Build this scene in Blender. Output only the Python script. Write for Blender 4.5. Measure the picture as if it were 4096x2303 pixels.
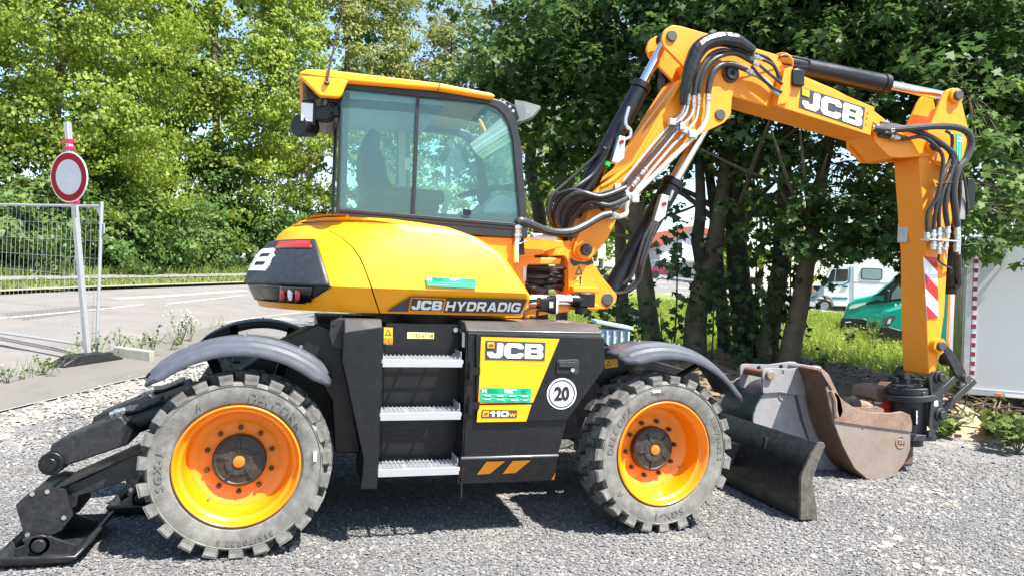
import bpy, bmesh, math, random
import numpy as np
from mathutils import Vector, Matrix
R=math.radians
sc=bpy.context.scene
for o in list(bpy.data.objects): bpy.data.objects.remove(o)
COL=sc.collection
# ------------------------------------------------------------------ camera, sky, sun, exposure
HEAD=R(15.8); CX0,CY0,CZ0=.316,-5.64,1.57
cam=bpy.data.cameras.new('camera'); co=bpy.data.objects.new('camera',cam); COL.objects.link(co)
cam.sensor_width=36; cam.lens=26.0; cam.clip_start=.1; cam.clip_end=2000
co.matrix_world=Matrix.Translation((CX0,CY0,CZ0))@Matrix.Rotation(-HEAD,4,'Z')@Matrix.Rotation(R(90),4,'X')@Matrix.Rotation(R(2.0),4,'Z')
sc.camera=co
w=bpy.data.worlds.new('World'); sc.world=w; w.use_nodes=True
SUNV=Vector((.40,-.46,1)).normalized(); SEL=math.asin(SUNV.z); SROT=math.atan2(SUNV.x,SUNV.y)
nt=w.node_tree; bg=nt.nodes['Background']; sky=nt.nodes.new('ShaderNodeTexSky'); sky.sky_type='NISHITA'; sky.sun_disc=False
sky.sun_elevation=SEL; sky.sun_rotation=SROT; sky.air_density=1.2; sky.dust_density=.6; sky.ozone_density=1.0
nt.links.new(sky.outputs[0],bg.inputs[0]); bg.inputs[1].default_value=.105
sl=bpy.data.lights.new('sun','SUN'); so=bpy.data.objects.new('sun',sl); COL.objects.link(so)
sl.energy=5.0; sl.angle=R(.5); sl.color=(1,.955,.88)
so.rotation_euler=SUNV.to_track_quat('Z','Y').to_euler()
sc.view_settings.view_transform='Standard'; sc.view_settings.look='None'; sc.view_settings.gamma=1; sc.view_settings.exposure=1.5
sc.view_settings.use_curve_mapping=False
sc.cycles.max_bounces=8; sc.cycles.transparent_max_bounces=16; sc.cycles.diffuse_bounces=3; sc.cycles.glossy_bounces=3
# ------------------------------------------------------------------ terrain height
SH,CH=math.sin(HEAD),math.cos(HEAD)
def sst(a,b,x):
    t=min(1,max(0,(x-a)/(b-a))); return t*t*(3-2*t)
def ud(x,y): return (x-CX0)*CH-(y-CY0)*SH,(x-CX0)*SH+(y-CY0)*CH
def xy(u,d): return CX0+u*CH+d*SH, CY0-u*SH+d*CH
def th(x,y):
    u,d=ud(x,y)
    if d<=5.5: return 0.0
    de=120*math.tanh(d/120); ue=45*math.tanh(u/45)
    return (-.15+.0454*de-.0397*ue)*sst(5.5,8.5,d)+.03*min(60,max(0,d-35))*math.exp(-((u-12)/12)**2)
def gud(u,d,dz=0):
    x,y=xy(u,d); return Vector((x,y,th(x,y)+dz))
# ------------------------------------------------------------------ materials
MATS={}
def hexl(r,g,b): return tuple((c/255/12.92 if c/255<=.04045 else ((c/255+.055)/1.055)**2.4) for c in (r,g,b))
def mat(name,col,rough=.5,metal=0,coat=0,var=.15,scale=6,col2=None,mix=.5,bump=0,bscale=80,rvar=.1,island=None,trans=0,spec=.5,dust=0,dustcol=(.30,.28,.25),scratch=0,scol=(.16,.16,.17)):
    if name in MATS: return MATS[name]
    m=bpy.data.materials.new(name); m.use_nodes=True; nt=m.node_tree; N=nt.nodes; L=nt.links; b=N['Principled BSDF']
    tc=N.new('ShaderNodeTexCoord'); nz=N.new('ShaderNodeTexNoise'); nz.inputs['Scale'].default_value=scale; nz.inputs['Detail'].default_value=6; nz.inputs['Roughness'].default_value=.65
    L.new(tc.outputs['Object'],nz.inputs['Vector'])
    mx=N.new('ShaderNodeMix'); mx.data_type='RGBA'
    c2=col2 or tuple(c*(1-var) for c in col)
    mx.inputs[6].default_value=(*col,1); mx.inputs[7].default_value=(*c2,1)
    mr=N.new('ShaderNodeMapRange'); mr.inputs[1].default_value=.5-.22; mr.inputs[2].default_value=.5+.22
    L.new(nz.outputs[0],mr.inputs[0]); L.new(mr.outputs[0],mx.inputs[0])
    out=mx.outputs[2]
    if island:
        g=N.new('ShaderNodeNewGeometry'); cr=N.new('ShaderNodeValToRGB'); cr.color_ramp.elements.remove(cr.color_ramp.elements[1])
        for i,(p,c) in enumerate(island):
            e=cr.color_ramp.elements[0] if i==0 else cr.color_ramp.elements.new(p)
            e.position=p; e.color=(*c,1)
        L.new(g.outputs['Random Per Island'],cr.inputs[0])
        m2=N.new('ShaderNodeMix'); m2.data_type='RGBA'; m2.blend_type='MULTIPLY'; m2.inputs[0].default_value=1
        mr2=N.new('ShaderNodeMapRange'); mr2.inputs[1].default_value=.3; mr2.inputs[2].default_value=.7; mr2.inputs[3].default_value=.75; mr2.inputs[4].default_value=1.2
        L.new(nz.outputs[0],mr2.inputs[0]); L.new(cr.outputs[0],m2.inputs[6]); L.new(mr2.outputs[0],m2.inputs[7]); out=m2.outputs[2]
    if dust:
        n2=N.new('ShaderNodeTexNoise'); n2.inputs['Scale'].default_value=scale*3.1; n2.inputs['Detail'].default_value=9; n2.inputs['Roughness'].default_value=.75
        L.new(tc.outputs['Object'],n2.inputs['Vector'])
        mr3=N.new('ShaderNodeMapRange'); mr3.inputs[1].default_value=.42; mr3.inputs[2].default_value=.75; mr3.inputs[3].default_value=0; mr3.inputs[4].default_value=dust
        L.new(n2.outputs[0],mr3.inputs[0])
        m3=N.new('ShaderNodeMix'); m3.data_type='RGBA'; m3.inputs[7].default_value=(*dustcol,1)
        L.new(mr3.outputs[0],m3.inputs[0]); L.new(out,m3.inputs[6]); out=m3.outputs[2]
    if scratch:
        # fine scuffs running in a few directions
        for ang,sc_ in ((.35,(9,9,190)),(-.5,(150,12,10)),(1.2,(14,14,230))):
            mp=N.new('ShaderNodeMapping'); mp.inputs['Scale'].default_value=sc_; mp.inputs['Rotation'].default_value=(0,ang,0); L.new(tc.outputs['Object'],mp.inputs[0])
            n4=N.new('ShaderNodeTexNoise'); n4.inputs['Scale'].default_value=1; n4.inputs['Detail'].default_value=2; L.new(mp.outputs[0],n4.inputs['Vector'])
            r4=N.new('ShaderNodeMapRange'); r4.inputs[1].default_value=.66; r4.inputs[2].default_value=.72; r4.inputs[4].default_value=scratch; L.new(n4.outputs[0],r4.inputs[0])
            m4=N.new('ShaderNodeMix'); m4.data_type='RGBA'; m4.inputs[7].default_value=(*scol,1); L.new(r4.outputs[0],m4.inputs[0]); L.new(out,m4.inputs[6]); out=m4.outputs[2]
    L.new(out,b.inputs['Base Color'])
    rr=N.new('ShaderNodeMapRange'); rr.inputs[1].default_value=.3; rr.inputs[2].default_value=.7; rr.inputs[3].default_value=max(.03,rough-rvar); rr.inputs[4].default_value=min(1,rough+rvar)
    L.new(nz.outputs[0],rr.inputs[0]); L.new(rr.outputs[0],b.inputs['Roughness'])
    b.inputs['Metallic'].default_value=metal; b.inputs['Coat Weight'].default_value=coat; b.inputs['Coat Roughness'].default_value=.08
    b.inputs['Specular IOR Level'].default_value=spec
    if bump:
        n3=N.new('ShaderNodeTexNoise'); n3.inputs['Scale'].default_value=bscale; n3.inputs['Detail'].default_value=5
        L.new(tc.outputs['Object'],n3.inputs['Vector'])
        bp=N.new('ShaderNodeBump'); bp.inputs['Strength'].default_value=bump; bp.inputs['Distance'].default_value=.01
        L.new(n3.outputs[0],bp.inputs['Height']); L.new(bp.outputs[0],b.inputs['Normal'])
    if trans:
        tr=N.new('ShaderNodeBsdfTranslucent'); L.new(out,tr.inputs['Color']); ms=N.new('ShaderNodeMixShader'); ms.inputs[0].default_value=trans
        L.new(b.outputs[0],ms.inputs[1]); L.new(tr.outputs[0],ms.inputs[2]); L.new(ms.outputs[0],N['Material Output'].inputs[0])
    MATS[name]=m; return m
def glassmat(name,tint,refl,milk=0,milkcol=(.5,.8,.8)):
    m=bpy.data.materials.new(name); m.use_nodes=True; nt=m.node_tree; N=nt.nodes; L=nt.links; N.remove(N['Principled BSDF'])
    t=N.new('ShaderNodeBsdfTransparent'); t.inputs[0].default_value=(*tint,1)
    g=N.new('ShaderNodeBsdfGlossy'); g.inputs['Roughness'].default_value=.02
    lw=N.new('ShaderNodeLayerWeight'); lw.inputs[0].default_value=refl
    ms=N.new('ShaderNodeMixShader'); L.new(lw.outputs['Fresnel'],ms.inputs[0]); L.new(t.outputs[0],ms.inputs[1]); L.new(g.outputs[0],ms.inputs[2]); o=ms.outputs[0]
    if milk:
        df=N.new('ShaderNodeBsdfDiffuse'); df.inputs[0].default_value=(*milkcol,1); m2=N.new('ShaderNodeMixShader'); m2.inputs[0].default_value=milk
        L.new(o,m2.inputs[1]); L.new(df.outputs[0],m2.inputs[2]); o=m2.outputs[0]
    L.new(o,N['Material Output'].inputs[0]); return m
YEL=mat('yellow paint',(.92,.36,.001),.38,coat=.12,var=.05,scale=3,rvar=.06,dust=.04,dustcol=(.4,.22,.05))
YEL_SIDE=mat('yellow paint side shade',(.92,.285,.001),.48,coat=.04,var=.08,scale=4,rvar=.08,dust=.08,dustcol=(.35,.22,.08))  # same paint as the body; dimmer side light tinted into this colour
RIMP=mat('orange rim paint',(.86,.235,.001),.34,coat=.2,var=.08,scale=5,dust=.12,dustcol=(.4,.2,.03))
BLK=mat('black paint',(.0055,.0062,.0085),.36,var=.3,scale=5,rvar=.12,spec=.38,dust=.03,dustcol=(.16,.16,.17),bump=.04,scratch=.05)
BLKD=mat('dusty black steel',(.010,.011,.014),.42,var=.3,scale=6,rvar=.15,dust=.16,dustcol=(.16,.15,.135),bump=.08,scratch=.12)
PLA=mat('dark grey plastic',(.018,.020,.026),.5,var=.2,scale=9,dust=.07,bump=.05,bscale=300)
FEN=mat('fender plastic',(.072,.078,.096),.36,var=.2,scale=5,rvar=.1,dust=.30,dustcol=(.17,.175,.19),bump=.06,bscale=200)
TYR=mat('tyre rubber',(.038,.038,.038),.75,col2=(.075,.072,.068),scale=9,dust=.85,dustcol=(.27,.26,.24),bump=.25,bscale=60)
SIDEW=mat('dusty sidewall rubber',(.085,.079,.07),.85,col2=(.155,.15,.138),scale=2.6,dust=.7,dustcol=(.33,.32,.29),bump=.1,bscale=90)
SIDET=mat('moulded sidewall lettering',(.15,.143,.13),.8,var=.3,scale=9)
CHR=mat('chrome rod',(.82,.82,.84),.12,metal=1,var=.03,rvar=.03)
ZNC=mat('zinc fitting',(.62,.62,.60),.35,metal=.85,var=.2,scale=30)
GALV=mat('galvanised steel',(.55,.56,.57),.45,metal=.6,var=.25,scale=14)
GRAT=mat('galvanised grating',(.42,.43,.44),.5,metal=.35,var=.15,scale=20)
HOS=mat('hose rubber',(.018,.018,.019),.45,var=.3,scale=20,dust=.2)
WHT=mat('white print',(.80,.80,.79),.4,var=.03)
WPAINT=mat('white paint',(.76,.765,.76),.35,coat=.2,var=.04,scale=2)
DGR=mat('dark print',(.045,.045,.05),.4,var=.1)
GRN=mat('green sticker',(.0,.33,.17),.4,var=.05)
LYL=mat('pale yellow label',(.80,.66,.22),.45,var=.05)
YLB=mat('amber label',(.82,.46,.01),.4,var=.03)
RED=mat('red reflector',(.62,.012,.02),.25,coat=.5,var=.15,scale=60)
REDS=mat('red print',(.55,.01,.015),.35,var=.05)
ORC=mat('orange plastic cap',(.85,.16,.01),.4,var=.05)
LENS=mat('clear lamp lens',(.75,.75,.76),.12,coat=.6,var=.12,scale=60)
GLS=glassmat('cab glass',(.86,.99,.96),.24,.085,(.42,.82,.86))
GLD=glassmat('van glass',(.12,.15,.15),.3)
VIS=glassmat('clear visor',(.8,.85,.82),.3,.22,(.6,.65,.62))
SEAT=mat('seat fabric',(.008,.0075,.0075),.8,var=.2)
GREYI=mat('grey cab lining',(.42,.45,.48),.7,var=.1)
RUST=mat('rusty steel',(.155,.075,.042),.8,col2=(.25,.17,.12),scale=5,dust=.55,dustcol=(.30,.26,.22),bump=.25,bscale=50)
WORN=mat('worn grey steel',(.27,.265,.285),.55,metal=.15,col2=(.21,.20,.205),scale=4,dust=.5,dustcol=(.35,.34,.33),bump=.12,bscale=30,scratch=.35,scol=(.46,.45,.45))
WORNR=mat('worn steel with rust edge',(.27,.255,.235),.6,metal=.15,col2=(.20,.145,.105),scale=3,dust=.6,dustcol=(.22,.13,.08),bump=.12,bscale=30,scratch=.5,scol=(.2,.15,.12))
RSTR=mat('red painted steel',(.62,.05,.03),.5,var=.3,scale=8,dust=.25,dustcol=(.2,.1,.06))
CONC=mat('weathered concrete',(.36,.34,.30),.85,col2=(.25,.24,.20),scale=6,bump=.4,bscale=60)
ASPH=mat('light asphalt',(.145,.131,.122),.85,col2=(.18,.165,.154),scale=1.3,bump=.25,bscale=150,dust=.3,dustcol=(.26,.24,.225))
PAVE=mat('pavement asphalt',(.108,.100,.09),.88,col2=(.14,.129,.115),scale=2.2,bump=.3,bscale=140,dust=.35,dustcol=(.18,.165,.145))
PATCH=mat('dark asphalt patch',(.095,.08,.083),.85,col2=(.125,.11,.11),scale=3,bump=.25,bscale=150)
LINE=mat('road paint',(.40,.39,.37),.7,col2=(.27,.26,.25),scale=14,bump=.1)
SOIL=mat('dark soil',(.13,.085,.05),.95,col2=(.21,.15,.095),scale=5,bump=.8,bscale=30)
BARK=mat('grey brown bark',(.125,.095,.062),.9,col2=(.06,.048,.035),scale=7,bump=.9,bscale=26,dust=.3,dustcol=(.19,.15,.075))
BARKD=mat('dark bark',(.055,.045,.034),.9,col2=(.03,.026,.02),scale=7,bump=.9,bscale=26)
def leafm(name,a,b,c,trans=.35): return mat(name,a,.5,var=.2,scale=.7,island=[(0,a),(.5,b),(1,c)],trans=trans,spec=.35)
LF_MAP=leafm('maple leaf',(.048,.10,.025),(.072,.135,.034),(.105,.175,.042),.48)
LF_LT=leafm('light green leaf',(.19,.275,.03),(.25,.335,.04),(.32,.38,.055),.5)
LF_OL=leafm('olive leaf',(.18,.215,.05),(.23,.26,.062),(.28,.30,.08),.45)
LF_MD=leafm('mid green leaf',(.075,.14,.032),(.115,.20,.045),(.17,.26,.06),.5)
LF_IV=leafm('ivy leaf',(.022,.050,.016),(.035,.070,.020),(.055,.09,.026),.2)
GRS=leafm('meadow blade',(.21,.29,.03),(.26,.33,.045),(.33,.36,.07),.5)
GRSD=leafm('dry grass blade',(.15,.20,.04),(.13,.21,.03),(.24,.25,.08),.35)
WEED=leafm('weed leaf',(.09,.14,.03),(.13,.18,.045),(.17,.21,.07),.35)
PETAL=mat('white petal',(.75,.75,.68),.7,var=.1)
TEAL=mat('teal van paint',(.0,.33,.24),.3,coat=.5,var=.04)
TEALT=mat('teal trim',(.02,.22,.28),.4,var=.05)
BUMP_=mat('black bumper plastic',(.014,.015,.017),.5,var=.2)
ROOFR=mat('red roof tile',(.42,.12,.07),.8,col2=(.34,.09,.055),scale=3,bump=.5,bscale=8)
RENDER=mat('pale wall render',(.66,.67,.69),.8,var=.05)
CRATE=mat('pale blue plastic',(.40,.50,.55),.45,var=.1)
# gravel sheet: speckled grey stone chips with cream patches
def gravelmat():
    m=bpy.data.materials.new('gravel ground'); m.use_nodes=True; nt=m.node_tree; N=nt.nodes; L=nt.links; b=N['Principled BSDF']
    tc=N.new('ShaderNodeTexCoord'); v=N.new('ShaderNodeTexVoronoi'); v.inputs['Scale'].default_value=55
    L.new(tc.outputs['Object'],v.inputs['Vector'])
    r=N.new('ShaderNodeValToRGB'); r.color_ramp.elements[0].color=(.085,.084,.084,1); r.color_ramp.elements[1].color=(.22,.215,.21,1)
    L.new(v.outputs['Color'],r.inputs[0])
    n=N.new('ShaderNodeTexNoise'); n.inputs['Scale'].default_value=.9; n.inputs['Detail'].default_value=5; L.new(tc.outputs['Object'],n.inputs['Vector'])
    mr=N.new('ShaderNodeMapRange'); mr.inputs[1].default_value=.56; mr.inputs[2].default_value=.72; L.new(n.outputs[0],mr.inputs[0])
    mx=N.new('ShaderNodeMix'); mx.data_type='RGBA'; mx.inputs[7].default_value=(.40,.35,.28,1); L.new(mr.outputs[0],mx.inputs[0]); L.new(r.outputs[0],mx.inputs[6])
    L.new(mx.outputs[2],b.inputs['Base Color']); b.inputs['Roughness'].default_value=.9
    bp=N.new('ShaderNodeBump'); bp.inputs['Strength'].default_value=.9; bp.inputs['Distance'].default_value=.012; L.new(v.outputs['Distance'],bp.inputs['Height']); L.new(bp.outputs[0],b.inputs['Normal'])
    return m
GRAV=gravelmat()
STONE=mat('grey stone chip',(.2,.2,.2),.85,var=.1,scale=1.1,island=[(0,(.085,.084,.086)),(.3,(.118,.117,.118)),(.6,(.148,.145,.144)),(.9,(.20,.194,.189)),(1,(.28,.26,.23))])
CREAM=mat('cream limestone',(.40,.35,.28),.85,col2=(.30,.27,.22),scale=6,bump=.5,bscale=40,island=[(0,(.28,.25,.20)),(.5,(.36,.32,.27)),(1,(.45,.42,.36))])
# ------------------------------------------------------------------ mesh helpers
class MB:
    def __init__(s): s.v=[]; s.f=[]
    def add(s,vs,fs):
        k=len(s.v); s.v+= [tuple(p) for p in vs]; s.f+=[tuple(i+k for i in f) for f in fs]; return s
    def box(s,c,d,M=None):
        x,y,z=[a/2 for a in d]; c=Vector(c)
        P=[Vector((a*x,b*y,e*z)) for a in(-1,1) for b in(-1,1) for e in(-1,1)]
        if M is not None: P=[M@p for p in P]
        return s.add([c+p for p in P],[(0,1,3,2),(4,6,7,5),(0,4,5,1),(2,3,7,6),(0,2,6,4),(1,5,7,3)])
    def beam(s,a,b,w,h,up=(0,0,1)):
        a,b=Vector(a),Vector(b); t=(b-a).normalized(); n=t.cross(Vector(up)).normalized(); u=n.cross(t)
        P=[p+n*(i*w/2)+u*(j*h/2) for p in(a,b) for i,j in((-1,-1),(1,-1),(1,1),(-1,1))]
        return s.add(P,[(0,1,2,3),(7,6,5,4),(0,4,5,1),(1,5,6,2),(2,6,7,3),(3,7,4,0)])
    def ext(s,poly,y0,y1):
        n=len(poly)
        return s.add([(x,y0,z) for x,z in poly]+[(x,y1,z) for x,z in poly],[tuple(range(n)),tuple(range(2*n-1,n-1,-1))]+[(i,i+n,(i+1)%n+n,(i+1)%n) for i in range(n)])
    def tube(s,pts,r,n=8,sm=0,cap=True):
        P=[Vector(p) for p in pts]
        if sm and len(P)>2: P=cat(P,sm)
        rs=r if isinstance(r,(list,tuple)) else None
        if rs: rs=[rs[min(len(rs)-1,int(i*(len(rs)-1)/(len(P)-1)))]*(1-((i*(len(rs)-1)/(len(P)-1))%1))+rs[min(len(rs)-1,int(i*(len(rs)-1)/(len(P)-1))+1)]*((i*(len(rs)-1)/(len(P)-1))%1) for i in range(len(P))]
        T=[(P[min(i+1,len(P)-1)]-P[max(i-1,0)]).normalized() for i in range(len(P))]
        nn=T[0].orthogonal().normalized(); V=[]
        for i,p in enumerate(P):
            nn=(nn-T[i]*nn.dot(T[i])).normalized(); bb=T[i].cross(nn); q=rs[i] if rs else r
            V+=[p+(nn*math.cos(2*math.pi*k/n)+bb*math.sin(2*math.pi*k/n))*q for k in range(n)]
        F=[(i*n+k,i*n+(k+1)%n,(i+1)*n+(k+1)%n,(i+1)*n+k) for i in range(len(P)-1) for k in range(n)]
        if cap: F+=[tuple(range(n-1,-1,-1)),tuple(range((len(P)-1)*n,len(P)*n))]
        return s.add(V,F)
    def cyl(s,a,b,r,r2=None,n=20): return s.tube([a,b],[r,r if r2 is None else r2],n)
    def lathe(s,prof,o=(0,0,0),ax='y',n=40,sgn=1):
        V=[];m=len(prof);o=Vector(o)
        for k in range(n):
            a=2*math.pi*k/n
            for r,h in prof:
                c,d=r*math.cos(a),r*math.sin(a)
                V.append(o+(Vector((c,sgn*h,d)) if ax=='y' else Vector((c,d,h)) if ax=='z' else Vector((h,c,d))))
        F=[(k*m+i,k*m+i+1,((k+1)%n)*m+i+1,((k+1)%n)*m+i) for k in range(n) for i in range(m-1)]
        return s.add(V,F)
    def rings(s,rs,closed=True,cap=True):
        m=len(rs[0]); V=[p for r in rs for p in r]
        F=[(i*m+k,i*m+(k+1)%m,(i+1)*m+(k+1)%m,(i+1)*m+k) for i in range(len(rs)-1) for k in range(m if closed else m-1)]
        if cap: F+=[tuple(range(m-1,-1,-1)),tuple(range((len(rs)-1)*m,len(rs)*m))]
        return s.add(V,F)
    def mesh(s,me):
        return s.add([v.co.copy() for v in me.vertices],[tuple(p.vertices) for p in me.polygons])
def cat(P,k):
    out=[]
    for i in range(len(P)-1):
        a,b,c,d=P[max(i-1,0)],P[i],P[i+1],P[min(i+2,len(P)-1)]
        for j in range(k):
            t=j/k; out.append(.5*((2*b)+(c-a)*t+(2*a-5*b+4*c-d)*t*t+(3*b-a-3*c+d)*t**3))
    out.append(P[-1]); return out
def fil(poly,r,n=4):
    out=[]; m=len(poly)
    for i in range(m):
        p=Vector(poly[i]); rr=r[i] if isinstance(r,(list,tuple)) else r
        a=Vector(poly[i-1])-p; b=Vector(poly[(i+1)%m])-p
        if rr<=0: out.append(tuple(p)); continue
        la,lb=a.length,b.length; a/=la; b/=lb; ang=a.angle(b,math.pi)
        if ang>3.05 or ang<.05: out.append(tuple(p)); continue
        t=min(rr/math.tan(ang/2),la*.48,lb*.48); q=t*math.tan(ang/2)
        A=p+a*t; B=p+b*t; c=p+(a+b).normalized()*(q/math.sin(ang/2))
        a0=math.atan2(A.y-c.y,A.x-c.x); da=math.atan2(B.y-c.y,B.x-c.x)-a0
        da=(da+math.pi)%(2*math.pi)-math.pi
        out+=[(c.x+q*math.cos(a0+da*k/n),c.y+q*math.sin(a0+da*k/n)) for k in range(n+1)]
    return out
def circ(c,r,n=16): return [(c[0]+r*math.cos(2*math.pi*k/n),c[1]+r*math.sin(2*math.pi*k/n)) for k in range(n)]
def plate(outline,y0,y1,holes=(),bev=0):
    """flat plate with holes in the XZ plane, thick from y0 to y1"""
    cu=bpy.data.curves.new('t','CURVE'); cu.dimensions='2D'; cu.fill_mode='BOTH'; cu.extrude=abs(y1-y0)/2-bev
    if bev: cu.bevel_depth=bev; cu.bevel_resolution=1; cu.offset=-bev
    for pl in [outline]+list(holes):
        sp=cu.splines.new('POLY'); sp.points.add(len(pl)-1)
        for q,(x,z) in zip(sp.points,pl): q.co=(x,z,0,1)
        sp.use_cyclic_u=True
    ob=bpy.data.objects.new('t',cu); me=bpy.data.meshes.new_from_object(ob); mb=MB(); ym=(y0+y1)/2
    mb.add([(v.co.x,ym-v.co.z,v.co.y) for v in me.vertices],[tuple(p.vertices) for p in me.polygons])
    bpy.data.objects.remove(ob); bpy.data.curves.remove(cu); bpy.data.meshes.remove(me); return mb
TXC={}
def txt(s,bold=0,space=1.0):
    k=(s,bold,space)
    if k not in TXC:
        cu=bpy.data.curves.new('t','FONT'); cu.body=s; cu.offset=bold; cu.space_character=space; cu.resolution_u=3
        ob=bpy.data.objects.new('t',cu); me=bpy.data.meshes.new_from_object(ob)
        V=[(v.co.x,v.co.y) for v in me.vertices]; F=[tuple(p.vertices) for p in me.polygons]
        x0=min(v[0] for v in V); x1=max(v[0] for v in V); y0=min(v[1] for v in V); y1=max(v[1] for v in V)
        TXC[k]=([((x-x0)/(x1-x0),(y-y0)/(y1-y0)) for x,y in V],F,(x1-x0)/(y1-y0))
        bpy.data.objects.remove(ob); bpy.data.curves.remove(cu); bpy.data.meshes.remove(me)
    return TXC[k]
def flat(polys):
    """2D polygon with holes -> verts, faces"""
    me=plate(polys[0],-.0005,.0005,polys[1:]); V=[(v[0],v[2]) for v in me.v]; F=[f for f in me.f if all(me.v[i][1]<0 for i in f)]
    return V,F
def glyph(ch):
    s=.27; f=lambda p,r=.0:fil(p,r) if r else p
    if ch=='H': return 1.05,[[(0,0),(s,0),(s,.37),(1.05-s,.37),(1.05-s,0),(1.05,0),(1.05,1),(1.05-s,1),(1.05-s,.63),(s,.63),(s,1),(0,1)]]
    if ch=='Y': return 1.1,[[(.41,0),(.69,0),(.69,.38),(1.1,1),(.79,1),(.55,.62),(.31,1),(0,1),(.41,.38)]]
    if ch=='D': return 1.05,[fil([(0,0),(.8,0),(1.05,.25),(1.05,.75),(.8,1),(0,1)],.12),fil([(s,.25),(.68,.25),(.78,.35),(.78,.65),(.68,.75),(s,.75)],.05)]
    if ch=='R': return 1.08,[[(0,0),(s,0),(s,.32),(.52,.32),(.74,0),(1.08,0),(.82,.37),(.98,.46),(1.02,.6),(1.02,.8),(.95,.95),(.8,1),(0,1)],[(s,.55),(.70,.55),(.75,.6),(.75,.72),(.70,.77),(s,.77)]]
    if ch=='A': return 1.12,[[(0,0),(.3,0),(.37,.18),(.75,.18),(.82,0),(1.12,0),(.72,1),(.40,1)],[(.45,.40),(.67,.40),(.56,.72)]]
    if ch=='I': return s,[[(0,0),(s,0),(s,1),(0,1)]]
    if ch=='G': return 1.08,[fil([(1.08,.7),(.78,.7),(.74,.76),(.36,.76),(.27,.66),(.27,.34),(.36,.24),(.78,.24),(.78,.34),(.55,.34),(.55,.55),(1.08,.55),(1.08,.14),(.94,0),(.22,0),(0,.22),(0,.78),(.22,1),(.9,1),(1.08,.82)],.02)]
    if ch=='1': return .62,[[(.30,0),(.62,0),(.62,1),(.36,1),(0,.76),(0,.56),(.30,.70)]]
    if ch=='0': return 1.1,[fil([(0,0),(1.1,0),(1.1,1),(0,1)],.3,6),fil([(.3,.25),(.8,.25),(.8,.75),(.3,.75)],.12)]
def wide(s,gap=.12):
    V=[];F=[];x=0
    for ch in s:
        wd,pl=glyph(ch); v,f=flat(pl); k=len(V); V+=[(a+x,b) for a,b in v]; F+=[tuple(i+k for i in q) for q in f]; x+=wd+gap
    return [(a/(x-gap),b) for a,b in V],F
J_=fil([(.62,1),(1.02,1),(1.02,.2),(.82,0),(.2,0),(0,.2),(0,.40),(.38,.40),(.40,.29),(.62,.29)],.09)
C_=fil([(1.24,.64),(.86,.64),(.86,.73),(.4,.73),(.4,.27),(.86,.27),(.86,.36),(1.24,.36),(1.24,.18),(1.04,0),(.2,0),(0,.2),(0,.8),(.2,1),(1.04,1),(1.24,.82)],.08)
B_=fil([(0,0),(1.05,0),(1.22,.14),(1.22,.40),(1.1,.51),(1.2,.62),(1.2,.86),(1.03,1),(0,1)],.1)
BH=[fil([(.38,.24),(.82,.24),(.82,.40),(.38,.40)],.04),fil([(.38,.61),(.8,.61),(.8,.77),(.38,.77)],.04)]
def brand():
    V=[];F=[];x=0
    for pl,wd in(([J_],1.02),([C_],1.24),([B_]+BH,1.22)):
        v,f=flat(pl); k=len(V); V+=[(a+x,b) for a,b in v]; F+=[tuple(i+k for i in q) for q in f]; x+=wd+.09
    return [(a/(x-.09),b) for a,b in V],F
BR=brand()
def onq(vf,q,off=(0,0,0),pad=(0,0,0,0)):
    """map unit-square verts onto quad q (bl, br, tl 3D points [+tr])"""
    V,F=vf[0],vf[1]; q=[Vector(p) for p in q]; tr=q[3] if len(q)>3 else q[1]+q[2]-q[0]; off=Vector(off); out=[]
    for a,b in V:
        a=pad[0]+a*(1-pad[0]-pad[1]); b=pad[2]+b*(1-pad[2]-pad[3])
        out.append((q[0]*(1-a)+q[1]*a)*(1-b)+(q[2]*(1-a)+tr*a)*b+off)
    return out,F
SQ=([(0,0),(1,0),(1,1),(0,1)],[(0,1,2,3)])
# ------------------------------------------------------------------ object helpers
def mk(name,mb,m,parent=None,sm=30,bev=0,seg=2,loc=None,**props):
    me=bpy.data.meshes.new(name)
    me.from_pydata([tuple(v) for v in mb.v],[],mb.f); me.validate(); me.materials.append(m)
    bm=bmesh.new(); bm.from_mesh(me); bmesh.ops.recalc_face_normals(bm,faces=bm.faces); bm.to_mesh(me); bm.free()
    if sm: me.shade_smooth() if hasattr(me,'shade_smooth') else None; me.set_sharp_from_angle(angle=R(sm))
    o=bpy.data.objects.new(name,me); COL.objects.link(o)
    if bev:
        b=o.modifiers.new('edge','BEVEL'); b.width=bev; b.segments=seg; b.limit_method='ANGLE'; b.angle_limit=R(40)
    put(o,parent); 
    if loc is not None: o.location=loc
    for k,v in props.items(): o[k]=v
    return o
def put(o,parent):
    if parent is not None:
        o.parent=parent; L=Vector((0,0,0)); q=parent
        while q is not None: L+=Vector(q.location); q=q.parent
        o.location=-L
def root(name,loc,label,cat_,group=None):
    o=bpy.data.objects.new(name,None); COL.objects.link(o); o.location=loc; o.empty_display_size=.1; o['label']=label; o['category']=cat_
    if group: o['group']=group
    return o
def tag(o,label,cat_,group=None):
    o['label']=label; o['category']=cat_
    if group: o['group']=group
    return o
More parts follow.
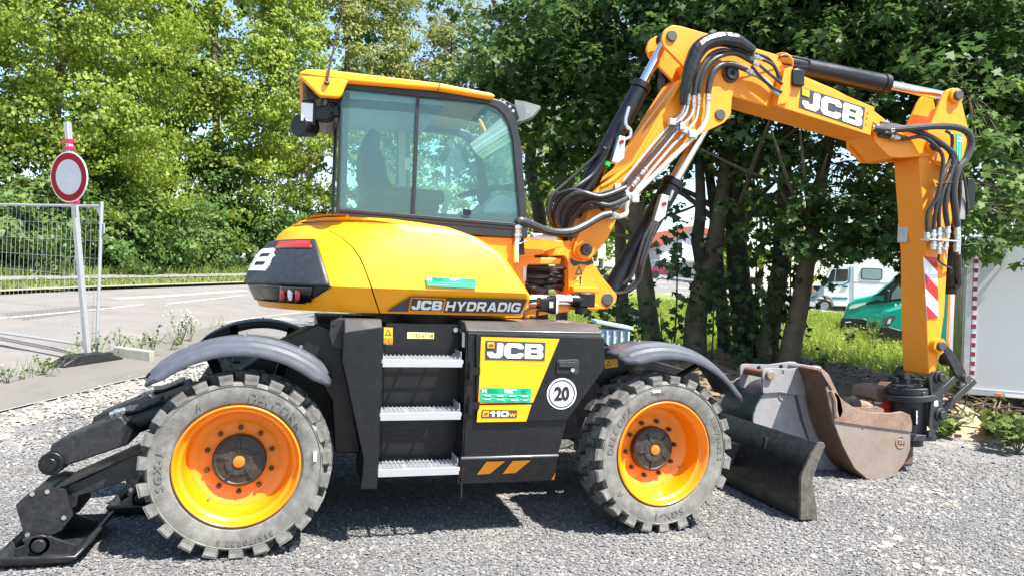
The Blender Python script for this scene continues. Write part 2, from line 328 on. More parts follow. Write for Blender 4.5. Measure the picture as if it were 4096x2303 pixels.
def arr(name,V,F,m,parent=None,smooth=False,**props):
    """big mesh from numpy: V (n,3), F (k,c)"""
    me=bpy.data.meshes.new(name); V=np.asarray(V,np.float32); F=np.asarray(F,np.int32)
    me.vertices.add(len(V)); me.vertices.foreach_set('co',V.ravel()); c=F.shape[1]
    me.loops.add(F.size); me.loops.foreach_set('vertex_index',F.ravel()); me.polygons.add(len(F))
    me.polygons.foreach_set('loop_start',np.arange(0,F.size,c,dtype=np.int32)); me.polygons.foreach_set('loop_total',np.full(len(F),c,np.int32))
    me.update(calc_edges=True); me.materials.append(m)
    if smooth: me.polygons.foreach_set('use_smooth',np.ones(len(F),bool))
    o=bpy.data.objects.new(name,me); COL.objects.link(o); put(o,parent)
    for k,v in props.items(): o[k]=v
    return o
def dup(o,parent=None,first=True):
    c=o.copy(); COL.objects.link(c)
    if parent is not None: c.parent=parent
    for ch in list(o.children): dup(ch,c,False)
    return c
rng=np.random.default_rng(7); random.seed(7)
# ================================================================== the setting
def st(o): o['kind']='structure'; return o
rs=np.concatenate([[.3,1.0,1.8],np.arange(2.4,14,.2),14*np.exp(np.linspace(0,math.log(500/14),60))]); na=220
V=[];
for r in rs:
    for k in range(na):
        a=2*math.pi*k/na; x,y=CX0+r*math.sin(a),CY0+r*math.cos(a); V.append((x,y,th(x,y)-.004))
F=[(i*na+k,i*na+(k+1)%na,(i+1)*na+(k+1)%na,(i+1)*na+k) for i in range(len(rs)-1) for k in range(na)]
V.append((CX0,CY0,-.004)); F3=[(k,len(V)-1,(k+1)%na) for k in range(na)]
st(mk('ground',MB().add(V,F+F3),GRAV,sm=60))
def strip(name,left,right,m,dz,n=24,w=10,**k):
    """ground-hugging sheet between two polylines given as (u,d) or world xy"""
    def samp(pl,n):
        P_=[Vector(p[:2]) for p in pl]; L=[0]
        for a,b in zip(P_,P_[1:]): L.append(L[-1]+(b-a).length)
        out=[]
        for i in range(n+1):
            s=L[-1]*i/n; j=max(q for q in range(len(L)) if L[q]<=s+1e-9); j=min(j,len(P_)-2); t=(s-L[j])/max(1e-9,L[j+1]-L[j]); out.append(P_[j].lerp(P_[j+1],t))
        return out
    A,B=samp(left,n),samp(right,n); V=[]
    for a,b in zip(A,B):
        for j in range(w+1):
            p=a.lerp(b,j/w); V.append((p.x,p.y,th(p.x,p.y)+dz))
    F=[(i*(w+1)+j,i*(w+1)+j+1,(i+1)*(w+1)+j+1,(i+1)*(w+1)+j) for i in range(n) for j in range(w)]
    return mk(name,MB().add(V,F),m,sm=60,**k)
def lay(a,b,t): return (a[0]+(b[0]-a[0])*t,a[1]+(b[1]-a[1])*t)
# pavement edge next to the gravel, road edge, far road edge, verge, far path
PE=[(-3.323,1.659,.028),(-2.446,2.54,.205),(-1.884,2.992,.311),(-1.329,3.681,.399),(-.695,5.065,.458),(.338,7.181,.546)]; PE=[(p[0],p[1]) for p in PE]
RE=[(-4.006,3,.245),(-2.783,3.507,.39),(-2.454,3.79,.429),(-2.24,5.247,.507),(-1.784,6.787,.579),(-1.115,9.282,.696),(.32,13.47,.884)]; RE=[(p[0],p[1]) for p in RE]
FE=[(-7.368,9.625,.869),(-6.107,13.15,1.026),(-4.433,16.401,1.158),(-1.563,21.566,1.359),(.289,24.594,1.469)]; FE=[(p[0],p[1]) for p in FE]
def ext_end(pl,L):
    a,b=Vector(pl[-2]),Vector(pl[-1]); d=(b-a).normalized(); return pl+[tuple(b+d*L)]
rd_=Vector(FE[3])-Vector(FE[1]); rd_.normalize()
RE2=RE[:-1]+[tuple(Vector(RE[-2])+rd_*k) for k in (6,14,26,50,90)]
FE2=FE[:-1]+[tuple(Vector(FE[-2])+rd_*k) for k in (8,20,40,80)]
st(strip('pavement',PE,RE[:len(PE)],PAVE,.012,40,10))
st(strip('road',RE2,FE2,ASPH,.004,60,16))
nrm=Vector((-rd_.y,rd_.x)); 
def offs(pl,k): return [tuple(Vector(p)+nrm*k) for p in pl]
st(strip('far_kerb',FE2,offs(FE2,.18),CONC,.10,40,1)); st(strip('far_verge',offs(FE2,.18),offs(FE2,2.4),mat('verge ground',(.11,.13,.04),.95,col2=(.16,.15,.06),scale=4),.06,40,3))
st(strip('far_path',offs(FE2,2.4),offs(FE2,3.7),mat('far path asphalt',(.20,.19,.175),.9),.09,40,2)); st(strip('hedge_bank',offs(FE2,3.7),offs(FE2,20),SOIL,.08,40,3))
def line(px0,px1,wd,name='road_marking'):
    a,b=TPP(px0),TPP(px1)
TL=lambda s:s
for q,wd in (([(-5.3,7.731,.717),(-4.578,8.711,.752),(-4.116,9.776,.798),(-3.421,11.412,.868),(-3.082,12.403,.913)],.13),([(-2.656,12.775,.922),(-1.224,16.798,1.1)],.13),([(-3.874,13.45,.988),(-2.735,15.62,1.075),(-1.923,17.385,1.148),(-1.374,18.57,1.197)],.35),([(-1.135,9.48,.707),(-.56,10.804,.764),(.323,12.425,.828)],.08)):
    c=[Vector((p[0],p[1])) for p in q]; d=(c[-1]-c[0]).normalized(); n=Vector((-d.y,d.x))*wd/2
    st(strip('road_marking',[tuple(p-n) for p in c],[tuple(p+n) for p in c],LINE,.010,14,1))
pt=[(-4.844,9.483,.8),(-3.933,11.682,.895),(-3.391,11.618,.879),(-4.197,8.623,.738)]; st(strip('road_patch',[pt[0][:2],pt[1][:2]],[pt[3][:2],pt[2][:2]],PATCH,.008,10,4))
# ragged concrete edging between pavement and gravel
V=strip
ed=[tuple(Vector(p)+Vector((.05*math.sin(i*9),.05*math.cos(i*7)))) for i,p in enumerate(PE)]
st(strip('pavement_edge',[tuple(Vector(p)-Vector((.10,.10))) for p in PE],PE,CONC,.016,60,2))
# meadow, dark bank under the trees
MEAD=[gud(*p) for p in ((-2.2,17),(.5,13.2),(3.0,14.8),(6.0,14.6),(7.5,10.5),(9.5,9.6),(14,9.2))]
MF=[gud(*p) for p in ((-2,40),(3,42),(8,42),(12,40),(16,36),(20,30),(26,24))]
st(strip('meadow_ground',[p[:2] for p in MEAD],[p[:2] for p in MF],mat('meadow ground',(.12,.16,.03),.95,col2=(.17,.20,.05),scale=2),.012,60,30))
def bank(name,cx,cy,rx,ry,h,m,seed,rot=0,**k):
    rg=np.random.default_rng(seed); V=[];nr,na_=14,40; ph=rg.uniform(0,6.28,6)
    for i in range(nr+1):
        for j in range(na_):
            a=2*math.pi*j/na_; q=i/nr; ed=1+.12*math.sin(3*a+ph[0])+.08*math.sin(7*a+ph[1])
            dx,dy=rx*q*ed*math.cos(a),ry*q*ed*math.sin(a); c,s=math.cos(rot),math.sin(rot); x,y=cx+dx*c-dy*s,cy+dx*s+dy*c
            V.append((x,y,th(x,y)+h*(1-q*q)**1.3*(1+.35*math.sin(x*5+ph[2])*math.sin(y*6+ph[3]))+rg.normal(0,.012)*(1-q)-.01*(q>.95)))
    F=[(i*na_+j,i*na_+(j+1)%na_,(i+1)*na_+(j+1)%na_,(i+1)*na_+j) for i in range(nr) for j in range(na_)]
    o=mk(name,MB().add(V,F),m,sm=60); o['kind']='structure'; return o
bk_=gud(3.6,12.2); bank('soil_bank',bk_.x,bk_.y,4.4,1.9,.32,SOIL,3,rot=-.12)
bk2=gud(5.3,9.3); bank('soil_bank',bk2.x,bk2.y,1.5,.8,.34,mat('dry soil litter',(.30,.20,.125),.95,col2=(.40,.29,.19),scale=9,bump=1,bscale=30),5,rot=-.3)
# ------------------------------------------------------------------ gravel
def scatter(n,inside,lo,hi,seed):
    rg=np.random.default_rng(seed); out=[]
    while len(out)<n:
        u=rg.uniform(lo[0],hi[0],n); d=rg.uniform(lo[1],hi[1],n)
        for a,b in zip(u,d):
            if abs(a)<b*.72+.4 and inside(a,b): out.append((a,b))
            if len(out)>=n: break
    return out
PEud=[ud(*p) for p in PE]
def on_gravel(u,d):
    # left of the pavement edge is pavement
    for (u0,d0),(u1,d1) in zip(PEud,PEud[1:]):
        if (u1-u0)*(d-d0)-(d1-d0)*(u-u0)>0 and u<u1: return False
    if u<PEud[-1][0] and d>PEud[-1][1]: return False
    if d>11.2+.2*math.sin(u*3): return False
    if u>4.2 and d>7.9+.5*math.sin(u*2.3): return random.random()<.15
    return True
def stones(name,P_,smin,smax,m,seed,flat_=.5,**k):
    rg=np.random.default_rng(seed); n=len(P_); base=np.array([(1,-.5,-.3),(.7,.7,-.3),(-.9,.6,-.3),(-.8,-.7,-.3),(.45,.1,.8),(-.45,0,.8)],float)
    s=rg.uniform(smin,smax,n)*rg.choice([.7,1,1.35],n,p=[.35,.45,.2]); V=np.repeat(base[None],n,0)+rg.normal(0,.24,(n,6,3))
    a=rg.uniform(0,6.28,n); t=rg.normal(0,.22,n); c,sn=np.cos(a),np.sin(a)
    V[:,:,2]*=flat_; V*=s[:,None,None]/2*np.stack([rg.uniform(.8,1.4,n),rg.uniform(.7,1.1,n),rg.uniform(.7,1.2,n)],1)[:,None,:]
    z2=V[:,:,2]*np.cos(t)[:,None]+V[:,:,0]*np.sin(t)[:,None]; x2=V[:,:,0]*np.cos(t)[:,None]-V[:,:,2]*np.sin(t)[:,None]
    x3=x2*c[:,None]-V[:,:,1]*sn[:,None]; y3=x2*sn[:,None]+V[:,:,1]*c[:,None]
    xyz=np.array([(*xy(u,d),0) for u,d in P_]); xyz[:,2]=[th(x,y) for x,y in xyz[:,:2]]
    W_=np.stack([x3,y3,z2],2)+xyz[:,None,:]; W_[:,:,2]+=(s*.10)[:,None]
    Fb=np.array([(0,1,4),(1,2,4),(2,5,4),(2,3,5),(3,4,5),(3,0,4)])
    F=(Fb[None]+np.arange(n)[:,None,None]*6).reshape(-1,3)
    return arr(name,W_.reshape(-1,3),F,m,**k)
near=scatter(84000,lambda u,d:d<5.9,(-4.6,3.0),(4.6,5.9),1)
stones('gravel',near,.010,.023,STONE,11,kind='stuff')
farp=scatter(50000,lambda u,d:d>=5.9 and on_gravel(u,d),(-6.5,5.9),(6.8,11.5),2)
stones('gravel',farp,.015,.032,STONE,12,kind='stuff')
def blob(cs,n,seed):
    rg=np.random.default_rng(seed); out=[]
    for (u,d,su,sd,k) in cs:
        out+=[(u+rg.normal(0,su),d+rg.normal(0,sd)) for _ in range(int(n*k))]
    return out
def pud(*px): return px
CRP=[(ud(p[0],p[1])) for p in [(5.37,-.667,-.001),(5.204,-.986,-.001),(4.044,-1.736,0),(3.834,-1.912,0),(3.957,-2.162,0),(4.752,-1.173,0),(4.821,-.474,.002),(4.272,-1.457,0),(3.394,-1.832,0)]]
stones('cream_stones',blob([(u,d,.16,.07,k) for (u,d),k in zip(CRP,(1,1,.5,.5,.8,.7,.2,.2,.1))],40,31),.015,.05,CREAM,33,kind='stuff')
q=[ud(*p) for p in PE]; cs=[]
for i in range(len(q)-1):
    for t in np.linspace(0,1,8): cs.append((q[i][0]+(q[i+1][0]-q[i][0])*t+.22,q[i][1]+(q[i+1][1]-q[i][1])*t-.16,.16,.13,1))
stones('cream_stones',[p for p in blob(cs,42,41)],.02,.055,CREAM,43,kind='stuff')
CR2=[ud(p[0],p[1]) for p in [(-1.69,1.897,.111),(-1.954,1.639,.064),(-1.31,2.586,.247),(-1.538,2.335,.194),(.228,-1.059,0),(.099,-1.137,0),(.671,-1.337,0),(-1.544,1.477,.055),(-1.842,1.117,.014)]]
stones('cream_stones',blob([(u,d,.12,.06,k) for (u,d),k in zip(CR2,(.6,.4,1,1,.4,.3,.2,.3,.3))],45,51),.02,.05,CREAM,53,kind='stuff')
# ------------------------------------------------------------------ leaves, trees
LEAFQ=np.array([(0,0,0),(.5,.42,.10),(1,0,-.06),(.5,-.42,.10)],float)
MAPLE=np.array([(0,.0,0),(.04,.50,.05),(.32,.34,.02),(.55,.62,.0),(.62,.26,.02),(1.02,.0,-.10),(.62,-.26,.02),(.55,-.62,.0),(.32,-.34,.02),(.04,-.50,.05)],float)
def leaves(name,C,N,size,shape,m,parent=None,seed=0,droop=.3,svar=.3,**k):
    """one leaf per row of C; N = outward direction the leaf blade roughly faces"""
    rg=np.random.default_rng(seed); n=len(C); C=np.asarray(C,float); N=np.asarray(N,float)+rg.normal(0,.38,(n,3)); N[:,2]+=.35
    N/=np.linalg.norm(N,axis=1)[:,None]+1e-9
    D=rg.normal(0,1,(n,3)); D[:,2]-=droop*2; D-=N*(D*N).sum(1)[:,None]; D/=np.linalg.norm(D,axis=1)[:,None]+1e-9
    B=np.cross(N,D); s=size*np.clip(1+rg.normal(0,svar,n),.45,1.8)
    S_=shape[None]*s[:,None,None]
    V=C[:,None,:]+S_[:,:,0:1]*D[:,None,:]+S_[:,:,1:2]*B[:,None,:]+S_[:,:,2:3]*N[:,None,:]
    c=len(shape); F=np.arange(n*c).reshape(n,c)
    return arr(name,V.reshape(-1,3),F,m,parent,**k)
def cluster(ctrs,n,rad,seed,flat_=.6,out=None):
    """n leaves in each clump; returns centres and outward normals"""
    rg=np.random.default_rng(seed); ctrs=np.asarray(ctrs,float); k=len(ctrs)
    r=rad*np.clip(1+rg.normal(0,.3,k),.5,1.8)
    P_=rg.normal(0,1,(k,n,3)); P_/=np.linalg.norm(P_,axis=2)[:,:,None]; q=rg.uniform(.25,1,(k,n,1))**.5
    P_=P_*q; Nn=P_.copy(); P_[:,:,2]*=flat_; W_=ctrs[:,None,:]+P_*r[:,None,None]
    return W_.reshape(-1,3),Nn.reshape(-1,3)
def crown_centres(c,r,n,seed,shell=.55,gap=.2,full=False):
    rg=np.random.default_rng(seed); out=[]
    ph=rg.uniform(0,6.28,8)
    while len(out)<n:
        p=rg.normal(0,1,3); p/=np.linalg.norm(p); q=rg.uniform(shell,1)
        a=math.atan2(p[1],p[0]); bump=1+.16*math.sin(3*a+ph[0]+3*p[2])+.12*math.sin(5*a+ph[1]-4*p[2])+.1*math.sin(9*p[2]+ph[2])
        if math.sin(4*a+ph[3]+5*p[2])*math.sin(6*p[2]+ph[4]+2*a)>1-gap*2.2: continue
        w_=1.0 if p[2]>0 or not full else min(2.2,1/max(.2,math.sqrt(1-p[2]*p[2]))**.75)
        out.append((c[0]+r[0]*p[0]*q*bump*w_,c[1]+r[1]*p[1]*q*bump*w_,c[2]+r[2]*p[2]*q*bump))
    return np.array(out)
def limbs(base,top,r,seed,n=7,spread=2.2,lo=.35,m=BARK,parent=None,name='trunk',wob=.12,up=.5):
    rg=np.random.default_rng(seed); base=Vector(base); top=Vector(top); mb=MB(); H=(top-base).length
    pts=[base.lerp(top,t)+Vector((rg.normal(0,wob),rg.normal(0,wob),0))*(t>0) for t in np.linspace(0,1,7)]
    pts[0]=base-Vector((0,0,.15)); rad=[r*1.35,r*1.02,r*.9,r*.75,r*.6,r*.42,r*.2]
    mb.tube(pts,rad,10,4); tips=[]
    for k in range(n):
        t=rg.uniform(lo,.95); i=int(t*6); p=pts[i].lerp(pts[min(6,i+1)],t*6-i); a=rg.uniform(0,6.28); L=spread*rg.uniform(.5,1.1)*(1.15-t*.6)
        d=Vector((math.cos(a),math.sin(a),up*rg.uniform(.4,1.6))); e=p+d*L; mid=p.lerp(e,.5)+Vector((rg.normal(0,.12),rg.normal(0,.12),rg.normal(0,.1)))*L*.5
        rr=r*(1-t)*.55+.02; mb.tube([p,mid,e],[rr,rr*.7,rr*.25],7,4); tips.append(e)
        for j in range(3):
            f=rg.uniform(.4,1); p2=p.lerp(e,f); d2=Vector((rg.normal(0,1),rg.normal(0,1),rg.normal(.3,.7))); e2=p2+d2.normalized()*L*.45; mb.tube([p2,p2.lerp(e2,.5)+Vector((0,0,.05*L)),e2],[rr*.45,rr*.3,rr*.12],5,3); tips.append(e2)
    mk(name,mb,m,parent,sm=60); return tips
def tree(name,label,cat_,base,h,cr,m,nleaf,seed,size,shape=LEAFQ,group=None,trunk_r=.16,czf=.6,crad=.55,per=70,bark=BARK,gap=.2,droop=.35,lean=(0,0),shell=.5,flat_=.6,nl=7,kids=True):
    b=Vector(base); t=root(name,b,label,cat_,group); c=b+Vector((lean[0],lean[1],h*czf))
    limbs(b,b+Vector((lean[0]*1.2,lean[1]*1.2,h*.9)),trunk_r,seed,nl,min(cr[0],cr[1])*.8,.3,bark,t)
    cc=crown_centres(c,cr,max(8,nleaf//per),seed+1,shell,gap,True); W_,Nn=cluster(cc,per,crad,seed+2,flat_)
    o=(np.repeat(cc,per,0)-np.array(c)[None])/np.array(cr)[None]
    leaves('crown',W_,Nn*.55+o*.8,size,shape,m,t,seed+3,droop,kind='stuff'); return t
# wood beyond the road, tallest trees first
def bu(px,off=6.0): # stand on the bank behind the far path
    p=Vector(px[:2]); return Vector((p.x,p.y,th(p.x,p.y)))
def behind(u,d): return gud(u,d)
lt=[ # u, d, height, crown radii, leaf, n, size
 (-21.5,24.5,16,(4.8,3.0,7.6),LF_LT,38000,.125,'broad light green tree at the left edge behind the mesh fence'),
 (-16.2,26.2,17,(4.4,3.0,8.0),LF_LT,60000,.12,'tall light green tree rising behind the round road sign'),
 (-14.6,35.5,21,(5.6,3.6,10.2),LF_LT,60000,.15,'tall yellow green tree to the right of the round road sign'),
 (-10.0,41.5,20.5,(5.4,3.6,10.4),LF_OL,46000,.155,'olive tree with drooping branches left of the cab roof'),
 (-4.4,46,18.5,(4.8,3.6,9.4),LF_OL,30000,.17,'slender olive tree directly behind the cab window'),
 (.2,44,14.5,(3.0,2.6,6.9),LF_OL,9000,.17,'pale thin tree behind the cab roof beside the open sky'),
 (-14.0,50,25,(8,4,13),LF_MD,12000,.38,'dark green tree farther back above the olive tree'),
 (-22,38,23,(8,4,12),LF_MD,14000,.36,'dark green tree farther back above the road sign'),
 (4.5,48,10.5,(4.2,3,5.0),LF_LT,10000,.2,'small bright tree seen between the cab front and the boom'),
 (10,84,15,(7,4,6.5),LF_MD,6000,.5,'distant round tree to the left of the far house roof'),
 (25.5,50,9.5,(4.6,3,5.0),LF_MD,9000,.3,'dark tree directly behind the cab of the camper'),
 (31.5,48,9.5,(4.6,3,5.0),LF_MD,9000,.3,'dark tree directly behind the box of the camper'),
 (40,52,12,(6,3,6.2),LF_MD,8000,.36,'distant dark tree right of the excavator stick'),
 (20,60,11,(4.6,4,5.6),LF_LT,7000,.36,'distant light green tree between far house and camper'),
]
for k,(u,d,h,cr,m,n,s,lab) in enumerate(lt):
    tree('broadleaf_tree',lab,'tree',behind(u,d),h,cr,m,n,100+k*7,s,group='trees of the wood beyond the road',trunk_r=.2,czf=.5,crad=.7,per=80,droop=.6 if m is LF_OL else .35,gap=.2,shell=.55,flat_=.5)
# shrubs along the wood edge
sh=[(-17.2,20.2,3.6,LF_MD,'dark green shrub behind the left end of the fence'),(-15.6,21.3,2.6,LF_MD,'dense shrub behind the fence panel left of the sign pole'),(-14.9,23.2,3.4,LF_MD,'dense shrub right of the fence end post'),(-14.3,25.8,2.6,LF_MD,'pale leaved shrub in the middle of the roadside edge'),(-13.8,28.4,3.6,LF_MD,'spreading shrub left of the black tail of the excavator'),(-13.2,31.4,3.0,LF_MD,'leafy shrub just behind the tail of the excavator'),(-12.4,35,4.6,LF_MD,'tall shrub between the tail cover and the cab'),(-11.5,39,4.4,LF_MD,'shrub hidden behind the engine cover'),(-20.4,22.6,6.5,LF_MD,'tall dark shrub at the left edge behind the fence'),(-17.4,24.2,6.0,LF_MD,'tall shrub filling the gap left of the sign pole'),(-16.0,28.6,6.6,LF_MD,'tall shrub filling the gap right of the sign pole'),(-14.0,34.4,7.0,LF_MD,'tall shrub filling the gap above the black tail'),(-10.4,43,5,LF_OL,'olive shrub at the far end of the wood edge')]
for k,(u,d,h,m,lab) in enumerate(sh):
    b=behind(u,d); tree('shrub',lab,'shrub',b,h,(1.9+.5*math.sin(k*2.3),1.4,h*.52),m,9000,300+k*5,.14,group='shrubs along the wood edge',trunk_r=.04,czf=.46,crad=.42,per=45,shell=.35,gap=.12,nl=6)
# ------------------------------------------------------------------ maples on the bank, right
def trunkpx(pts): return [Vector(p) for p in pts]
maples=[ # trunk px path with depth, radius, label
 ([(5.982,5.644,.666),(5.915,5.663,1.144),(5.79,5.698,1.973),(5.697,5.724,2.47),(5.616,5.851,3.28),(5.463,6.102,4.528),(5.354,6.445,5.848),(5.375,6.647,6.764)],.15,'maple with a mossy orange tinged trunk behind the lift cylinder'),
 ([(6.468,5.09,.745),(6.476,5.088,1.249),(6.581,5.058,1.834),(6.68,5.03,2.225),(6.762,5.007,2.744),(6.946,5.163,3.488),(7.123,5.321,4.523),(7.27,5.487,5.792)],.17,'maple with a forked mossy trunk in the middle of the clump'),
 ([(7.478,5.844,.694),(7.433,5.856,1.238),(7.343,5.882,1.934),(7.258,5.906,2.84),(7.157,6.039,3.831),(7.069,6.271,5.075),(7.004,6.602,6.39)],.11,'slim dark maple between the forked trunk and the broad dark one'),
 ([(7.406,5.033,.696),(7.338,5.052,1.205),(7.226,5.084,1.923),(7.146,5.106,2.774),(7.148,5.21,3.642),(7.32,5.369,4.552),(7.641,5.59,6.006)],.20,'maple with the broadest darkest trunk of the clump'),
 ([(7.477,4.597,.786),(7.515,4.586,1.105),(7.597,4.563,1.743),(7.647,4.549,2.253),(7.656,4.546,2.888),(7.78,4.719,3.685),(7.941,4.881,4.509),(8.186,5.02,5.762)],.15,'maple with an ivy wrapped trunk left of the rightmost one'),
 ([(7.502,4.07,.619),(7.562,4.053,1.077),(7.636,4.032,1.505),(7.715,4.01,2.116),(7.79,3.989,2.666),(7.93,4.053,3.291),(8.202,4.184,4.2),(8.482,4.312,5.393)],.14,'maple with the rightmost leaning bare brown trunk'),
 ([(6.169,7.253,.77),(6.112,7.27,1.823),(6.055,7.286,2.875),(5.979,7.307,4.077),(6.162,7.463,5.446),(6.149,7.675,6.783)],.12,'thin maple at the left edge of the clump behind the boom'),
 ([(5.363,8.521,3.413),(5.131,8.586,4.534),(4.856,8.664,5.331),(4.551,8.958,6.185),(4.241,9.254,6.929),(3.973,9.538,7.625)],.10,'maple with a bare limb leaning left behind the sun visor'),
]
cent=[(2.1,12.4,5.3,2.3),(3.4,11.8,5.9,2.4),(3.9,13,6.0,2.3),(4.6,11.8,5.9,2.4),(5.5,11.2,5.3,2.4),(6.6,10.8,4.8,2.3),(1.2,14,5.2,2.3),(.2,13.6,4.9,1.9)]
for k,((pts,r,lab),(u,d,z,cr)) in enumerate(zip(maples,cent)):
    b=Vector(pts[0]); g=th(b.x,b.y); 
    if k!=7: pts=[(b.x,b.y,g-.1)]+list(pts)
    t=root('maple_tree',(b.x,b.y,g),lab,'tree','maples on the bank')
    rg=np.random.default_rng(700+k); mb=MB(); n=len(pts)
    if k==7:
        x0,y0=xy(1.0,14.6); pts=[(x0,y0,th(x0,y0)-.1),(x0,y0,1.2)]+list(pts); n=len(pts)
    mb.tube(pts,[r*(1.25-.75*i/(n-1)) for i in range(n)],12,4)
    mk('trunk',mb,BARK if k in(0,1,4,5,6,7) else BARKD,t,sm=60)
    if k==1: mk('limb',MB().tube([(6.581,5.058,1.834),(6.477,5.088,2.346),(6.448,5.096,2.474),(6.482,5.086,2.928),(6.531,5.28,3.801),(6.534,5.591,4.86)],[.12,.11,.1,.09,.07,.05],10,4),BARKD,t,sm=60)
    # side branches
    for j in range(9):
        i=rg.integers(n//2,n-1); p=Vector(pts[i]); a=rg.uniform(0,6.28); L=rg.uniform(.8,2.2); e=p+Vector((math.cos(a),math.sin(a),rg.uniform(.1,.9)))*L
        mk('branch',MB().tube([p,p.lerp(e,.5)+Vector((0,0,rg.normal(0,.15))),e],[r*.32,r*.22,r*.08],6,4),BARK,t,sm=60)
    x,y=xy(u,d); c=np.array((x,y,th(x,y)+z)); R3=(cr,cr*.95,cr*1.15)
    cc=crown_centres(c,R3,175 if k<6 else 95,720+k,.25,.2); W_,Nn=cluster(cc,66,.44,740+k,.5)
    leaves('crown',W_,Nn*.5+np.array((0,0,.4)),.092,MAPLE,LF_MAP,t,760+k,.4,.38,kind='stuff')
# far row of maples behind the clump: closes the view upward
for k,(u,d,z,cr) in enumerate(((.6,16,6.3,2.3),(8.6,12.5,5.6,2.7),(8.0,10.4,5.0,2.2))):
    lab=('maple behind the visor with dark dense leaves','sunlit maple above the white box trailer','maple with low hanging twigs over the white box trailer')[k]
    b=gud(u,d); t=root('maple_tree',b,lab,'tree','maples on the bank'); 
    limbs(b,b+Vector((.2,.2,z+1.5)),.16,800+k,9,2.2,.35,BARKD,t)
    c=np.array((b.x,b.y,b.z+z)); cc=crown_centres(c,(cr,cr,cr*1.1),(110,85,80)[k],820+k,.3,.25); W_,Nn=cluster(cc,56,.45,840+k,.5)
    leaves('crown',W_,Nn*.5+np.array((0,0,.4)),.092,MAPLE,LF_MAP if k<1 else LF_MD,t,860+k,.4,.38,kind='stuff')
# ivy, saplings and low growth round the trunks
def bush(name,label,cat_,base,n,rad,size,m,seed,shape=MAPLE,group=None,h=.5):
    b=Vector(base); t=root(name,b,label,cat_,group); rg=np.random.default_rng(seed); mb=MB(); C=[]
    for k in range(max(3,n//14)):
        a=rg.uniform(0,6.28); e=b+Vector((math.cos(a)*rad*rg.uniform(.2,1),math.sin(a)*rad*rg.uniform(.2,1),h*rg.uniform(.5,1.1))); mid=b.lerp(e,.5)+Vector((0,0,h*.2))
        mb.tube([b,mid,e],[.012,.008,.003],5,3); C+=[b.lerp(mid,f) for f in(.6,.9)]+[mid.lerp(e,f) for f in np.linspace(.1,1,9)]
    C=np.array([tuple(c) for c in C]); C=C[rg.integers(0,len(C),n)]+rg.normal(0,rad*.10,(n,3)); C[:,2]=np.maximum(C[:,2],b.z+.03)
    mk('stem',mb,BARK,t,sm=60); leaves('foliage',C,(C-np.array(b)[None])+np.array((0,0,.4)),size,shape,m,t,seed+1,.3,kind='stuff'); return t
ivy=[(1945,760,11.55,1.6,'ivy climbing the trunk left of the rightmost maple'),(1890,860,11.8,.7,'ivy at the foot of the broad dark maple'),(1700,620,11.8,1.0,'leafy maple sapling left of the forked trunk'),(1790,740,11.7,1.0,'ivy on the lower part of the forked trunk'),(1660,830,12.1,.6,'low ivy right of the mossy orange tinged trunk'),(1560,790,11.5,.7,'broad leaved plant at the left end of the bank'),(1985,640,11.5,1.5,'ivy hanging high on the rightmost maples'),(1900,560,11.7,1.6,'ivy high on the broad dark maple')]
for k,(x,y,d,h,lab) in enumerate(ivy):
    p=[(-.091,-4.486,1.935)][0]
    pos=Vector((CX0,CY0,CZ0)); X_=(x-1288)/1860*d; Z_=-(y-724)/1860*d; c_,s_2=math.cos(R(2)),math.sin(R(2)); u=X_*c_-Z_*s_2; z=X_*s_2+Z_*c_
    xx,yy=xy(u,d); W_=np.random.default_rng(900+k).normal(0,1,(170 if k not in(2,4) else 70,3))*np.array((.26,.18,h*.42))+np.array((xx,yy,CZ0+z)); W_[:,2]=np.maximum(W_[:,2],th(xx,yy)+.05)
    t=root('ivy',(xx,yy,th(xx,yy)),lab,'ivy','ivy and saplings round the maples')
    zz=min(W_[:,2]); mk('stem',MB().tube([(xx,yy,th(xx,yy)-.02),(xx+.05,yy,(CZ0+z)*.6),(xx,yy,CZ0+z+h*.5)],[.02,.014,.006],6,4),BARKD,t,sm=60)
    leaves('foliage',W_,np.random.default_rng(5).normal(0,.5,W_.shape)+np.array((-.2,-.8,.3)),.105,MAPLE,LF_IV,t,930+k,.4,kind='stuff')
# ------------------------------------------------------------------ grass
def blades(name,P_,hmin,hmax,wd,m,seed,lean=.35,**k):
    rg=np.random.default_rng(seed); n=len(P_); a=rg.uniform(0,6.28,n); h=rg.uniform(hmin,hmax,n); b=np.array([(*xy(u,d),0) for u,d in P_]); b[:,2]=[th(x,y) for x,y in b[:,:2]]
    dx=np.stack([np.cos(a),np.sin(a),0*a],1); le=np.stack([rg.normal(0,lean,n),rg.normal(0,lean,n),0*a],1)*h[:,None]
    w_=wd*rg.uniform(.6,1.4,n)[:,None]
    V=np.stack([b-dx*w_,b+dx*w_,b+dx*w_*.7+le*.45+np.array((0,0,1))*h[:,None]*.6,b-dx*w_*.7+le*.45+np.array((0,0,1))*h[:,None]*.6,b+le+np.array((0,0,1))*h[:,None]],1)
    F=np.array([(0,1,2,3)]); o=np.arange(n)[:,None]*5
    me_F=np.concatenate([o+np.array([[0,1,4]]),],0)
    F2=np.concatenate([o+np.array([[0,1,2]]),o+np.array([[0,2,3]]),o+np.array([[3,2,4]])],0)
    return arr(name,V.reshape(-1,3),F2,m,**k)
rg=np.random.default_rng(77); P_=[]
Mu=[ud(p.x,p.y) for p in MEAD]
while len(P_)<52000:
    d=9.4+26*rg.uniform(0,1)**1.7; u=rg.uniform(-3,22)
    if abs(u)>d*.74+1: continue
    if d<np.interp(u,[a for a,b in Mu],[b for a,b in Mu])-.1: continue
    P_.append((u,d))
blades('grass',P_,.12,.36,.012,GRS,78,kind='stuff')
rg=np.random.default_rng(79); P_=[]
